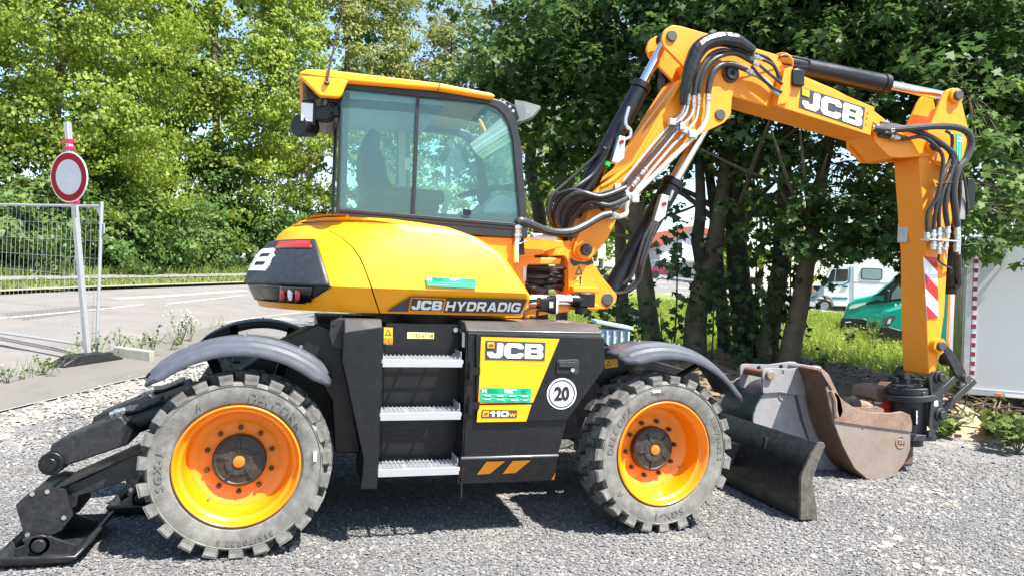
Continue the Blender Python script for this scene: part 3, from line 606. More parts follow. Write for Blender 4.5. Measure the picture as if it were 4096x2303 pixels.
fv=offs(FE2,.3); fv2=offs(FE2,2.3)
while len(P_)<9000:
    i=rg.integers(0,len(fv)-1); t=rg.uniform(); s=rg.uniform(); a=Vector(fv[i]).lerp(Vector(fv[i+1]),t); b=Vector(fv2[i]).lerp(Vector(fv2[i+1]),t); p=a.lerp(b,s); P_.append(ud(p.x,p.y))
blades('verge_grass',P_,.06,.20,.02,GRSD,80,kind='stuff')
rg=np.random.default_rng(83); P_=[]
hb0=offs(FE2,3.5)
while len(P_)<7000:
    i=rg.integers(0,len(hb0)-1); t=rg.uniform(); p=Vector(hb0[i]).lerp(Vector(hb0[i+1]),t)+nrm*abs(rg.normal(0,.6)); P_.append(ud(p.x,p.y))
blades('verge_grass',P_,.12,.45,.025,GRSD,84,kind='stuff')
# joint weeds between pavement and road, tufts round the fence foot
rg=np.random.default_rng(85); P_=[]
for i in range(1,5):
    for t in np.linspace(0,1,9):
        c=Vector(RE[i]).lerp(Vector(RE[i+1]),t)
        for _ in range(int(rg.integers(0,9))): P_.append(ud(c.x+rg.normal(0,.10),c.y+rg.normal(0,.10)))
blades('joint_grass',P_,.05,.26,.004,GRSD,86,kind='stuff')
def weed(label,base,h,n,m,seed,size=.05,flowers=0,group='weeds along the pavement joint',shape=LEAFQ,rad=.2):
    b=Vector(base); t=root('weed',b,label,'weed',group); rg=np.random.default_rng(seed); mb=MB(); C=[];T=[]
    for k in range(n):
        e=b+Vector((rg.normal(0,rad),rg.normal(0,rad),h*rg.uniform(.55,1.05))); mid=b.lerp(e,.5)+Vector((rg.normal(0,.02),rg.normal(0,.02),.05*h)); mb.tube([b,mid,e],[.006,.004,.002],5,3); T.append(e)
        C+=[tuple(mid.lerp(e,f)+Vector((rg.normal(0,.015),rg.normal(0,.015),0))) for f in np.linspace(-.3,1,14)]
    mk('stem',mb,mat('green stem',(.10,.13,.04),.7),t,sm=60); C=np.array(C); leaves('foliage',C,np.tile((0,0,.3),(len(C),1)),size,shape,m,t,seed+1,.1,kind='stuff')
    if flowers:
        F_=[]
        for e in T: F_+=[tuple(e+Vector((rg.normal(0,.05),rg.normal(0,.05),rg.normal(0,.04)))) for _ in range(flowers)]
        leaves('flowers',np.array(F_),np.tile((0,-.3,1),(len(F_),1)),.028,LEAFQ,PETAL,t,seed+2,0,kind='stuff')
WP=[(-1.991,5.304,.504),(-1.749,5.183,.491),(-1.629,5.462,.503),(-1.403,6.315,.544),(-1.318,6.695,.562),(-1.459,5.807,.518),(-2.442,3.751,.425),(-2.66,3.363,.366),(-2.125,4.769,.479),(-2.378,4.877,.491)]
for k,(p,h,n,fl_n,lab) in enumerate(zip(WP,(.42,.30,.40,.62,.5,.25,.22,.2,.35,.3),(6,7,6,8,6,5,7,6,4,4),(0,0,2,5,5,0,0,0,0,0),('tall leafy weed behind the broken kerb stone','bushy low weed just right of the kerb stone','weed with small white buds right of the kerb stone','tall white flowering weed left of the far fender','white flowering weed beside the far rear fender','low weed between kerb stone and fender','green tuft left of the rubber fence foot','low green weed at the left edge on the pavement','dry weed stalks between pole and kerb stone','dry stalks left of the sign pole'))):
    weed(lab,p,h,max(3,n-2),WEED,950+k*3,.036,fl_n,rad=.08 if h>.3 else .12)
WR=[(7.561,1.405,.047),(7.422,1.13,.035),(8.474,1.525,.03),(8.072,.963,.01),(9.023,1.642,.023),(7.72,.473,-.007),(9.07,2.422,.064),(9.973,2.724,.057),(12.699,8.145,.28),(13.298,9.541,.339),(8.559,4.706,.2),(10.453,2.754,.047),(10.148,3.281,.083),(14.728,10.629,.362)]
for k,p in enumerate(WR):
    lab=('bright green weed beside the rotator','low weed right of the rotator','leafy weed under the trailer corner','broad weed near the right edge','weed under the white trailer','lush weed at the right edge on the gravel','weed by the trailer front corner','weed with toothed leaves under the trailer','tall thistle like weed in front of the green van','leafy stem in the meadow left of the green van','broad dark leaved plant behind the grey bucket','weed at the far right edge under the trailer','weed between rotator and trailer','second tall weed beside the thistle like one')[k]
    weed(lab,p,(.35,.25,.4,.35,.45,.4,.4,.45,1.0,.6,.45,.5,.4,.8)[k],(9,8,11,12,9,14,8,9,3,5,7,9,8,3)[k],WEED if k not in(10,) else LF_MD,1010+k*3,.075,0,'weeds on the right',MAPLE if k%2 else LEAFQ,.16 if k<8 or k>10 else .08)
# leaf litter and twigs on the bank
rg=np.random.default_rng(90); C=[]
for _ in range(2600):
    u,d=3.8+rg.normal(0,2.2),11.6+rg.normal(0,.9); x,y=xy(u,d); C.append((x,y,th(x,y)+.34*max(0,1-((u-3.6)/4.4)**2)*max(0,1-((d-12.2)/1.9)**2)+.02))
leaves('leaf_litter',np.array(C),np.tile((0,0,1.2),(len(C),1)),.05,LEAFQ,mat('dead leaf',(.10,.065,.035),.9,spec=.1,island=[(0,(.07,.045,.02)),(.6,(.15,.10,.05)),(1,(.24,.17,.10))]),None,91,0,kind='stuff')
rg=np.random.default_rng(92); mb=MB()
for _ in range(130):
    u,d=5.2+rg.normal(0,.75),9.1+rg.normal(0,.4); x,y=xy(u,d); z=th(x,y)+.3*max(0,1-((u-5.3)/1.5)**2)+.06; a=rg.uniform(0,6.28); L=rg.uniform(.1,.45); e=Vector((math.cos(a)*L,math.sin(a)*L,rg.normal(.02,.08)))
    mb.tube([Vector((x,y,z)),Vector((x,y,z))+e*.5+Vector((0,0,.02)),Vector((x,y,z))+e],[.012,.009,.004],5)
mk('brushwood',mb,mat('dry twig',(.16,.11,.07),.9,col2=(.08,.05,.035)),sm=0,kind='stuff')

# low sprays of maple leaves hanging before the trailer and above the vans
for k,(x,y,d,n,rx,rz,lab) in enumerate(((2500,520,8.6,420,.42,.30,'sprays'),(2560,600,8.2,260,.25,.28,''),(2440,560,9.0,200,.22,.25,''),(2240,560,10.8,520,.55,.35,''),(2120,540,11,520,.6,.3,''),(2090,620,10.6,420,.5,.22,''),(1990,560,10.9,420,.6,.3,''),(2220,600,10.4,420,.4,.22,''),(2540,330,8.8,420,.4,.4,''),(2180,480,11,500,.7,.35,''))):
    X_=(x-1288)/1860*d; Z_=-(y-724)/1860*d; c_,s_2=math.cos(R(2)),math.sin(R(2)); u=X_*c_-Z_*s_2; z=CZ0+X_*s_2+Z_*c_; xx,yy=xy(u,d)
    par=[o for o in bpy.data.objects if o.name.startswith('maple_tree')][8+2 if x>2400 else 5]
    cc=np.random.default_rng(1200+k).normal(0,1,(n//14,3))*np.array((rx,rx*.5,rz))+np.array((xx,yy,z)); W_,Nn=cluster(cc,14,.16,1210+k,.5)
    tips=[Vector(c) for c in cc]; mb=MB(); top=Vector((xx-.1,yy+.5,z+rz*1.1+.1))
    for c in tips[::2]: mb.tube([top,top.lerp(c,.5)+Vector((0,0,.05)),c],[.010,.006,.003],5,3)
    mk('hanging_twigs',mb,BARK,par,sm=60); leaves('hanging_leaves',W_,Nn*.4+np.array((0,-.3,.3)),.088,MAPLE,LF_MD if x>2400 else LF_MAP,par,1220+k,.6,kind='stuff')
# leafy growth between the meadow blades
rg=np.random.default_rng(1300); C=[]
while len(C)<9000:
    d=9.6+16*rg.uniform(0,1)**1.5; u=rg.uniform(2,14)
    if abs(u)>d*.74 or d<np.interp(u,[a for a,b in Mu],[b for a,b in Mu])+.05: continue
    x,y=xy(u,d); n_=rg.integers(3,8); h=rg.uniform(.1,.4)
    for _ in range(n_): C.append((x+rg.normal(0,.05),y+rg.normal(0,.05),th(x,y)+h*rg.uniform(.4,1)))
leaves('meadow_leaves',np.array(C),np.tile((0,-.2,.5),(len(C),1)),.055,LEAFQ,GRS,None,1301,.0,kind='stuff')
# ================================================================== the wheeled excavator
EX=root('wheeled_excavator',(1.32,0,0),'yellow and black wheeled excavator with its arm reaching over to the buckets','excavator')
def P(name,mb,m,parent=EX,**k): return mk(name,mb,m,parent,**k)
def extX(poly,x0,x1):
    n=len(poly); return MB().add([(x0,y,z) for y,z in poly]+[(x1,y,z) for y,z in poly],[tuple(range(n)),tuple(range(2*n-1,n-1,-1))]+[(i,i+n,(i+1)%n+n,(i+1)%n) for i in range(n)])
def bolts(parent,pts,r=.012,h=.01,m=ZNC,name='bolt',d=(0,-1,0)):
    me=None; D=Vector(d)
    for p in pts:
        if me is None:
            o=P(name,MB().cyl((0,0,0),D*h,r,n=6),m,parent,sm=0); me=o.data
        else:
            o=bpy.data.objects.new(name,me); COL.objects.link(o); put(o,parent)
        o.location=Vector(o.location)+Vector(p)
# ---------------------------------------------------------------- wheels
def polar(s,a,r,h,bold=.02,sp=1.25,xs=1.15):
    V,F,asp=txt(s,bold,sp); wd=asp*h*xs; out=[]
    for z in (0,1):
        for u,v in V:
            q=R(a)-(u-.5)*wd/r; rr=r+(v-.5)*h; out.append((rr*math.cos(q),-.004 if z else .004,rr*math.sin(q)))
    n=len(V); return out,[tuple(i+n for i in f) for f in F]
def tyre_mesh():
    mb=MB(); pr=[(.338,.035),(.36,.012),(.40,.002),(.44,.0),(.466,.004),(.474,.018),(.476,.06),(.478,.16),(.476,.26),(.474,.302),(.44,.32),(.36,.308),(.338,.285)]
    mb.lathe(pr,n=66)
    def lug(a0,a1,b0,b1,r,h0,h1,hi=0):
        # block between angles a (at h0) and b (at h1)
        V=[]
        for rr in (.465,r):
            for (h,p,q) in ((h0,a0,a1),(h1,b0,b1)):
                for a in(p,q):
                    k=rr-(.012 if (rr>.49 and h==h0 and hi) else 0)
                    V.append((k*math.cos(a),h,k*math.sin(a)))
        mb.add(V,[(0,1,3,2),(4,6,7,5),(0,4,5,1),(2,3,7,6),(0,2,6,4),(1,5,7,3)])
    n=23; st=2*math.pi/n
    for k in range(n):
        a=k*st
        a+=random.uniform(-.012,.012); jr=random.uniform(-.004,.003)
        lug(a,a+st*.54,a+st*.12,a+st*.70,.528+jr,-.006,.10,1)
        lug(a+st*.46,a+st*.98,a+st*.62,a+st*1.16,.524,.118,.205)
        lug(a,a+st*.56,a-st*.12,a+st*.5,.526,.324,.222,1)
        # shoulder buttress seen on the sidewall
        V=[]
        for rr,h in ((.452,.0),(.505,-.010),(.505,.02)):
            for q in(a+st*.04,a+st*.52): V.append((rr*math.cos(q),h,rr*math.sin(q)))
        mb.add(V,[(0,1,3,2),(2,3,5,4),(0,2,4),(1,5,3)])
    # rim-guard rib
    mb.lathe([(.452,.004),(.455,-.003),(.459,-.003),(.462,.004)],n=66)
    return mb
def make_wheel(x,rot,side):
    sg=-1 if side<0 else 1
    W=bpy.data.objects.new('wheel',None); COL.objects.link(W); W.parent=EX; W.location=Vector((x,side*1.25,.517))-Vector(EX.location)
    W.rotation_euler=(0,0,0) if side<0 else (0,0,math.pi)
    return W
W0=make_wheel(-.003,0,-1)
def S(name,mb,m,**k):
    o=mk(name,mb,m,None,**k); o.parent=W0; return o
ty=S('tyre',tyre_mesh(),TYR,sm=28); ty.data.materials.append(SIDEW)
for p in ty.data.polygons:
    if p.center.y<.03: p.material_index=1
for s,a,r,h in (('DELCORA',58,.405,.042),('SGX-1',182,.405,.045),('315/70R22.5',-82,.425,.032),('A',121,.405,.034),('TUBELESS',5,.41,.014)): S('sidewall_lettering',MB().add(*polar(s,a,r,h)),SIDET,sm=0)
S('balance_label',MB().box((.42,-.006,.05),(.016,.003,.06)),WHT,sm=0)
S('rim',MB().lathe([(.342,.035),(.344,.012),(.337,.008),(.330,.014),(.322,.036),(.313,.052),(.298,.06),(.290,.09),(.286,.15),(.272,.175),(.245,.18),(.225,.20),(.20,.203),(.10,.203),(.10,.28),(.30,.28)],n=64),RIMP,sm=40)
S('hub',MB().lathe([(.150,.203),(.150,.155),(.143,.146),(.132,.142),(.126,.146),(.118,.145),(.08,.138),(.078,.132),(.045,.131),(.04,.133),(.0,.133)],n=44),mat('hub black',(.02,.019,.018),.5,dust=.25,dustcol=(.2,.15,.08)),sm=35)
S('hub_cap',MB().lathe([(.033,.132),(.032,.122),(.02,.118),(0,.117)],n=24),ORC)
for k in range(5):
    a=R(20+72*k); ribs=MB().beam((.055*math.cos(a),.133,.055*math.sin(a)),(.12*math.cos(a),.138,.12*math.sin(a)),.012,.012,up=(0,1,0)); S('hub_rib',ribs,mat('hub black',(.02,.02,.02)),sm=0)
S('vent_hole',MB().lathe([(.024,.198),(.024,.206),(0,.206)],o=(-.175,0,-.175),n=20),BLK)
S('valve_stem',MB().cyl((-.15,.19,-.205),(-.16,.15,-.212),.007,n=8),ZNC)
bm0=None
for k in range(10):
    a=R(18+36*k); q=(.187*math.cos(a),.19,.187*math.sin(a))
    if bm0 is None: o=S('wheel_nut',MB().cyl((0,.012,0),(0,-.012,0),.015,n=6).cyl((0,-.01,0),(0,-.024,0),.009,n=10),mat('nut steel',(.10,.06,.03),.5,metal=.5),sm=30); bm0=o.data
    else: o=bpy.data.objects.new('wheel_nut',bm0); COL.objects.link(o); o.parent=W0
    o.location=q
for (x,sd,rt) in ((2.645,-1,-95),(-.003,1,40),(2.645,1,10)):
    Wn=dup(W0,EX); Wn.location=Vector((x,sd*1.25,.517))-Vector(EX.location); Wn.rotation_euler=(0,R(rt),R(4.5)) if sd<0 else (0,R(rt),math.pi)
W0.rotation_euler=(0,0,0)
# ---------------------------------------------------------------- chassis, axles
P('chassis',MB().ext(fil([(-.30,.45),(3.1,.45),(3.45,.55),(3.35,.95),(2.3,1.22),(.35,1.22),(.05,1.05),(-.30,.80)],.04),-.42,.42),BLK,bev=.01)
P('chassis_deck',MB().ext([(.42,1.22),(2.35,1.22),(2.35,1.30),(.42,1.30)],-.75,.95),BLKD,bev=.008)
for x in(0,2.645): P('axle',MB().cyl((x,-1.02,.517),(x,1.02,.517),.11,n=20).cyl((x,-.28,.517),(x,.28,.517),.24,n=24).box((x,0,.62),(.3,.5,.28)),BLK)
P('slew_ring',MB().cyl((1.33,0,1.28),(1.33,0,1.40),.62,n=40),BLKD)
P('inner_wheel_guard',MB().ext([(.157,1.176),(.417,1.306),(.572,1.243),(.629,.869),(.705,.497),(.542,.501),(.512,.831),(.403,1.008),(.291,1.108)],-.9,-.78),BLK,bev=.01)
P('rear_bracket_plate',plate(fil([(.481,1.25),(.497,1.333),(.534,1.353),(.601,1.345),(.624,1.24),(.579,1.154),(.502,1.173)],.012),-1.02,-.85,bev=.004),BLKD)
bolts(EX,[(p[0],-1.021,p[1]) for p in [(.512,1.319),(.583,1.32),(.516,1.197),(.578,1.188)]],.009,.008,BLKD)
# ---------------------------------------------------------------- step tower
P('step_bay',MB().box((1.16,-.80,.84),(.78,.34,.93)),BLK,bev=.006)
colp=[(.559,1.277),(.785,1.312),(.782,.363),(.689,.364),(.698,.528),(.556,1.106)]
P('step_side_panel',plate(fil(colp,[.03,.005,.005,.005,.02,.02]),-1.20,-.70,bev=.004),BLK)
P('step_side_top',extX([(-1.2,colp[0][1]-.01),(-1.11,1.352),(-.6,1.352),(-.6,1.25),(-1.19,1.25)],colp[0][0]+.005,colp[1][0]-.002),mat('box top painted sky sheen',(.045,.043,.042),.3,col2=(.10,.085,.075),scale=3,var=.3),bev=.006)  # lighter top colour paints in the sheen of the sky
P('step_side_flap',MB().ext([(.697,.486),(.783,.483),(.78,.355),(.687,.357)],-1.212,-1.202),BLK)
sb=[(1.273,1.301),(1.348,1.288),(1.376,.734),(1.908,.731),(1.919,.518),(1.293,.516),(1.304,.862)]
boxo=[(1.288,1.307),(1.343,1.293),(2.204,1.277),(2.217,1.076),(1.97,.73),(1.919,.518),(1.293,.516),(1.309,.984)]
ztop=1.312
P('storage_box',plate(fil(boxo,[.004,.004,.02,.02,.02,.01,.01,.01]),-1.19,-.68,bev=.004),BLK)
P('storage_box_top',extX([(-1.191,ztop-.012),(-1.10,1.352),(-.55,1.352),(-.55,1.2),(-1.185,1.2)],boxo[0][0]+.01,boxo[2][0]-.01),mat('box top painted sky sheen',(.045,.043,.042),.3,col2=(.10,.085,.075),scale=3,var=.3),bev=.008)  # sky reflection mixed into the colour of the box top
P('storage_box_edge_glint',MB().box(((boxo[0][0]+boxo[2][0])/2,-1.188,ztop-.012),(boxo[2][0]-boxo[0][0]-.03,.014,.008)),mat('black edge painted glint',(.22,.22,.24),.35,metal=.6,var=.4,scale=30),bev=.003)  # pale strip painting the glint along the top crease
x0,x1=boxo[6][0],boxo[5][0]; zl=boxo[6][1]-.006; zb=[(1.284,.339)][0][1]
P('storage_box_skirt',extX([(-1.2,zl),(-1.125,zb),(-.7,zb),(-.7,zl)],x0-.01,x1),BLKD,bev=.006)
P('skirt_edge_glint',MB().box(((x0+x1)/2-.004,-1.196,zl+.007),(x1-x0+.008,.02,.014)),mat('black edge painted glint',(.22,.22,.24),.35,metal=.6,var=.4,scale=30),bev=.004)  # bright strip stands in for the highlight on the bent ledge
# hazard flashes lie on the slanted skirt
def sk(x,y):
    lo,hi=(-1.125,zb),(-1.2,zl)
    p=[(-1.248,2.973)]; return None
def skirtpt(X,f): return (X,-1.2+f*.075-.0035,zl+(zb-zl)*f-.002)
for a,b,c,d in ((1203,1254,1221,1270),(1299,1350,1318,1365)):
    pass
for bl,br,tl,tr in ((.118,.252,.168,.302),(.385,.520,.437,.567)):
    W_=x1-x0
    P('hazard_flash',MB().add([skirtpt(x0+W_*(bl+.05),.62),skirtpt(x0+W_*(br+.05),.60),skirtpt(x0+W_*(tr+.14),.10),skirtpt(x0+W_*(tl+.08),.10)],[(0,1,2,3)]),ORC if 0 else mat('orange flash',(.80,.28,.01),.45,var=.08),sm=0)
bay=[(.812,1.298),(1.314,1.298),(1.321,.364),(.811,.382)]
P('bay_wall',MB().box((1.135,-.975,.85),(.62,.01,.95)),BLK,sm=0)
P('bay_side_wall',MB().box(([(1.301,1.121)][0][0],-1.08,.83),(.012,.22,.93)),BLK,sm=0)
vs=MB()
for k in range(8): vs.box(([(1.148,.446)][0][0]+(.018 if k%2 else -.014),-.982,[(1.146,.497)][0][1]-.017*k),(.03,.004,.006))
P('vent_slots',vs,mat('slot black',(.004,.004,.004),.9),sm=0)
bolts(EX,[(p[0],-.98,p[1]) for p in [(1.268,1.29),(1.266,1.129),(1.26,.787)]],.016,.012)
def step(pts,n):
    (xa,za),(xb,zb_)=pts; xm=(xa+xb)/2
    f=MB().box((xm,-1.192,za-.022),(xb-xa,.008,.046)); f.ext([(xa,za-.045),(xa+.006,za-.045),(xa+.006,za+.045),(xa,za+.012)],-1.19,-.98)
    f.ext([(xb-.006,za-.045),(xb,za-.045),(xb-.002,za+.05),(xb-.006,za+.05)],-1.17,-.98); f.box((xm,-1.0,za-.01),(xb-xa,.006,.024))
    st=P('step',f,GRAT,sm=0,bev=.0015)
    g=MB()
    for j in range(4): g.box((xm,-1.165+.045*j,za-.006),(xb-xa,.004,.018))
    for j in range(4): g.box((xa+(xb-xa)*(j)/3,-1.1,za-.012),(.012,.19,.02))
    for j in range(4):
        for k in range(19): g.box((xa+(xb-xa)*(k+.5)/19,-1.165+.045*j,za+.008),(.006,.006,.014))
    P('step_grating',g,GRAT,parent=st,sm=0)
step([(.79,1.119),(1.274,1.115)],0); step([(.787,.799),(1.276,.785)],0); step([(.785,.462),(1.276,.438)],0)
# labels on the bay wall
def sheet(px,y,off=.003): 
    return [(p[0],y-off,p[1]) for p in px]
def sticker(name,px,y,m,parent=EX,off=.003,**k):
    # px: bl br tr tl
    q=sheet(px,y,off); return P(name,MB().add(q,[(0,1,2,3)]),m,parent,sm=0,**k)
def words(name,s,px,y,m,parent,off=.006,bold=0,sp=1,pad=(0,0,0,0)):
    q=sheet(px,y,off); return P(name,MB().add(*onq(txt(s,bold,sp),(q[0],q[1],q[3],q[2]),pad=pad)),m,parent,sm=0)
def logo(name,px,y,m,parent,off=.006,pad=(0,0,0,0)):
    q=sheet(px,y,off); return P(name,MB().add(*onq(BR,(q[0],q[1],q[3],q[2]),pad=pad)),m,parent,sm=0)
def sub(px,a,b,c,d):
    """sub-rectangle of a bl,br,tr,tl quad: u a..b, v c..d"""
    q=[Vector(p) for p in px]
    f=lambda u,v:tuple((q[0]*(1-u)+q[1]*u)*(1-v)+(q[3]*(1-u)+q[2]*u)*v)
    return [f(a,c),f(b,c),f(b,d),f(a,d)]
lb=[(.959,1.231),(1.129,1.232),(1.13,1.27),(.96,1.272)]; o=sticker('number_label',lb,-.98,LYL); words('number_print','152 67 18',sub(lb,.25,.97,.2,.8),-.98,DGR,o,bold=.01)
wl=[(.814,1.192),(.869,1.19),(.867,1.297),(.813,1.299)]; o=sticker('warning_label',wl,-.98,YLB)
def tri(px,y,parent,off=.006):
    q=[Vector((p[0],y-off,p[1])) for p in px]; c=(q[0]+q[1]+q[2])/3; i=[c+(p-c)*.62 for p in q]
    P('warning_triangle',MB().add(q+i,[(0,1,4,3),(1,2,5,4),(2,0,3,5)]),DGR,parent,sm=0)
s_=sub(wl,.12,.88,.55,.93); tri([s_[0],s_[1],((s_[2][0]+s_[3][0])/2,s_[2][1])],-.98,o)
bk=sub(wl,.12,.88,.1,.38); P('manual_symbol',MB().box(((bk[0][0]+bk[1][0])/2-.016,-.987,(bk[0][1]+bk[2][1])/2),(.026,.002,.034)).box(((bk[0][0]+bk[1][0])/2+.016,-.987,(bk[0][1]+bk[2][1])/2),(.026,.002,.034)),mat('amber print',(.45,.2,.01)),o,sm=0)
for q in ([(.0,.35),(.035,.35),(.0,.75)],[(.97,.95),(1.0,.62),(1.0,.95)]):
    P('hazard_flash',MB().add([skirtpt(x0+(x1-x0)*a,f) for a,f in q],[(0,1,2)]),MATS['orange flash'],sm=0)
# ---------------------------------------------------------------- locker door
dr=[(1.35,1.284),(2.199,1.27),(2.212,1.079),(1.965,.743),(1.374,.74)]
D=P('locker_door',plate(fil(dr,[.01,.01,.02,.03,.01]),-1.212,-1.192,bev=.003),BLK)
yd=-1.212
yp=[(1.382,1.265),(1.892,1.26),(1.73,.858),(1.379,.856)]; P('door_yellow_panel',MB().add(sheet(yp,yd,.004),[(0,1,2,3)]),YEL,D,sm=0)
yp2=[(1.379,.844),(1.722,.846),(1.69,.741),(1.373,.741)]; P('door_yellow_panel',MB().add(sheet(yp2,yd,.004),[(0,1,2,3)]),YEL,D,sm=0)
bl=[(1.411,1.126),(1.798,1.121),(1.799,1.236),(1.41,1.243)]; P('logo_plate',MB().add(sheet(bl,yd,.007),[(0,1,2,3)]),DGR,D,sm=0)
logo('logo_lettering',sub(bl,.03,.965,.10,.90),yd,WHT,D,.010)
P('logo_corner',MB().add(sheet(sub(bl,.03,.14,.62,.93),yd,.013),[(0,1,2,3)]),YEL,D,sm=0)
logo('corner_lettering',sub(bl,.045,.125,.70,.84),yd,DGR,D,.015)
gs=[(1.388,.867),(1.714,.857),(1.715,.947),(1.389,.954)]; G=P('green_sticker',MB().add(sheet(gs,yd,.008),[(0,1,2,3)]),GRN,D,sm=0)
def green(gs,y,par,full=True,off=.011):
    o_=[]
    L_=[('N',.03,.11,.64,.92,WHT,.03),('Niklaus',.145,.33,.78,.92,DGR,0),('Baugeräte',.145,.385,.64,.76,DGR,0),('Baumaschinen',.46,.71,.85,.95,WHT,.02),('Container',.46,.63,.74,.84,WHT,.02),('Werkzeuge',.46,.64,.62,.73,WHT,.02),('Verkauf',.80,.93,.85,.95,DGR,0),('Miete',.80,.89,.74,.84,DGR,0),('Service',.80,.92,.63,.73,DGR,0),
        ('Tuttlingen',.08,.2,.13,.22,WHT,.02),('Villingen-Schw.',.32,.5,.13,.22,WHT,.02),('Waldshut-Tn.',.60,.76,.13,.22,WHT,.02),('Singen',.85,.93,.13,.22,WHT,.02)]
    mw,md=MB(),MB()
    for s,a,b,c,d,m,bo in L_:
        q=sheet(sub(gs,a,b,c,d),y,off); (mw if m is WHT else md).add(*onq(txt(s,bo),(q[0],q[1],q[3],q[2])))
    for v in (.52,.26): mw.add(sheet(sub(gs,.02,.98,v,v+.012),y,off),[(0,1,2,3)])
    for k in range(4):
        for v in (.36,.32,.07):
            md.add(sheet(sub(gs,.03+.245*k,.2+.245*k,v,v+.02),y,off),[(0,1,2,3)])
        mw.add(sheet(sub(gs,.08+.245*k,.2+.245*k,.42,.47),y,off),[(0,1,2,3)])
    mk('sticker_print',mw,WHT,par,sm=0); mk('sticker_print',md,mat('dark green print',(.01,.07,.04),.5),par,sm=0)
green(gs,yd,D)
md=[(1.399,.768),(1.627,.765),(1.629,.812),(1.403,.817)]; P('model_plate',MB().add(sheet(md,yd,.007),[(0,1,2,3)]),DGR,D,sm=0)
q_=sheet(sub(md,.23,.76,.14,.86),yd,.010); P('model_lettering',MB().add(*onq(wide('110'),(q_[0],q_[1],q_[3],q_[2]))),WHT,D,sm=0); words('model_suffix','w',sub(md,.77,.97,.12,.58),yd,YEL,D,.010,bold=.03)
P('logo_corner',MB().add(sheet(sub(md,.03,.2,.15,.88),yd,.010),[(0,1,2,3)]),YEL,D,sm=0); logo('corner_lettering',sub(md,.06,.17,.35,.68),yd,DGR,D,.012)
cc=[(1.92,.913)][0]; rr=[(2.019,.913)][0][0]-cc[0]
def disc(c,r,y,n=40,ri=None):
    if ri is None: return MB().add([(x,y,z) for x,z in circ(c,r,n)],[tuple(range(n))])
    return MB().add([(x,y,z) for x,z in circ(c,r,n)]+[(x,y,z) for x,z in circ(c,ri,n)],[(i,(i+1)%n,(i+1)%n+n,i+n) for i in range(n)])
sd=P('speed_disc',disc(cc,rr,yd-.004),WHT,D,sm=0); P('speed_ring',disc(cc,rr*.90,yd-.007,ri=rr*.82),DGR,D,sm=0)
words('speed_number','20',[(cc[0]-rr*.52,cc[1]-rr*.46),(cc[0]+rr*.52,cc[1]-rr*.46),(cc[0]+rr*.52,cc[1]+rr*.48),(cc[0]-rr*.52,cc[1]+rr*.48)],yd,mat('number black',(.01,.01,.011),.5),D,.008,bold=.045)
hd=fil([(1.876,1.041),(2.016,1.034),(2.029,1.049),(2.029,1.123),(2.013,1.133),(1.879,1.127)],.012)
H=P('door_handle',plate(hd,yd-.012,yd,bev=.004),PLA,D)
hx=[(1.892,1.049),(1.997,1.044),(1.997,1.11),(1.892,1.112)]; P('handle_recess',MB().add(sheet(hx,yd,.0135),[(0,1,2,3)]),mat('recess black',(.006,.006,.007),.8),D,sm=0)
hx=[(1.888,1.084),(1.998,1.082),(2,1.115),(1.89,1.117)]; P('handle_grip',plate(fil(hx,.004),yd-.024,yd-.012,bev=.002),PLA,D); 
lk=[(1.983,1.064)][0]; P('lock',MB().cyl((lk[0],yd-.012,lk[1]),(lk[0],yd-.02,lk[1]),.013,n=16),ZNC,D)
for yy0,yy1 in ((908,958),(995,1046)):
    hp=XZ("-1.212; 1186,%d 1186,%d"%(yy0,yy1)) if 0 else None
for hp in ([(1.322,1.108),(1.323,1.001)],[(1.325,.898),(1.326,.791)]):
    P('hinge',MB().cyl((hp[0][0],yd-.014,hp[0][1]),(hp[1][0],yd-.014,hp[1][1]),.014,n=12).box((hp[0][0]+.03,yd-.004,(hp[0][1]+hp[1][1])/2),(.06,.012,.045)),BLK,D)
lb2=[(1.289,1.193),(1.297,1.193),(1.299,1.288),(1.291,1.287)]
P('plug',MB().box(([(1.289,1.252)][0][0],-1.13,1.24),(.006,.05,.09)),WHT,sm=0)
sy=[(2.343,1.04),(2.44,1.052),(2.435,1.11),(2.337,1.101)]
P('axle_guard_plate',plate(fil([(2.275,1.191),(2.454,1.165),(2.552,.972),(2.407,.833),(2.284,.944)],.02),-.905,-.88),BLK)
o=sticker('warning_label',sy,-.905,YLB); s_=sub(sy,.08,.45,.2,.85); tri([s_[0],s_[1],((s_[2][0]+s_[3][0])/2,s_[2][1])],-.905,o)
P('earth_strap',MB().beam(([(1.335,.32)][0][0],-1.0,.42),([(1.34,.167)][0][0],-1.0,.22),.022,.004),mat('strap rubber',(.13,.12,.11),.8))
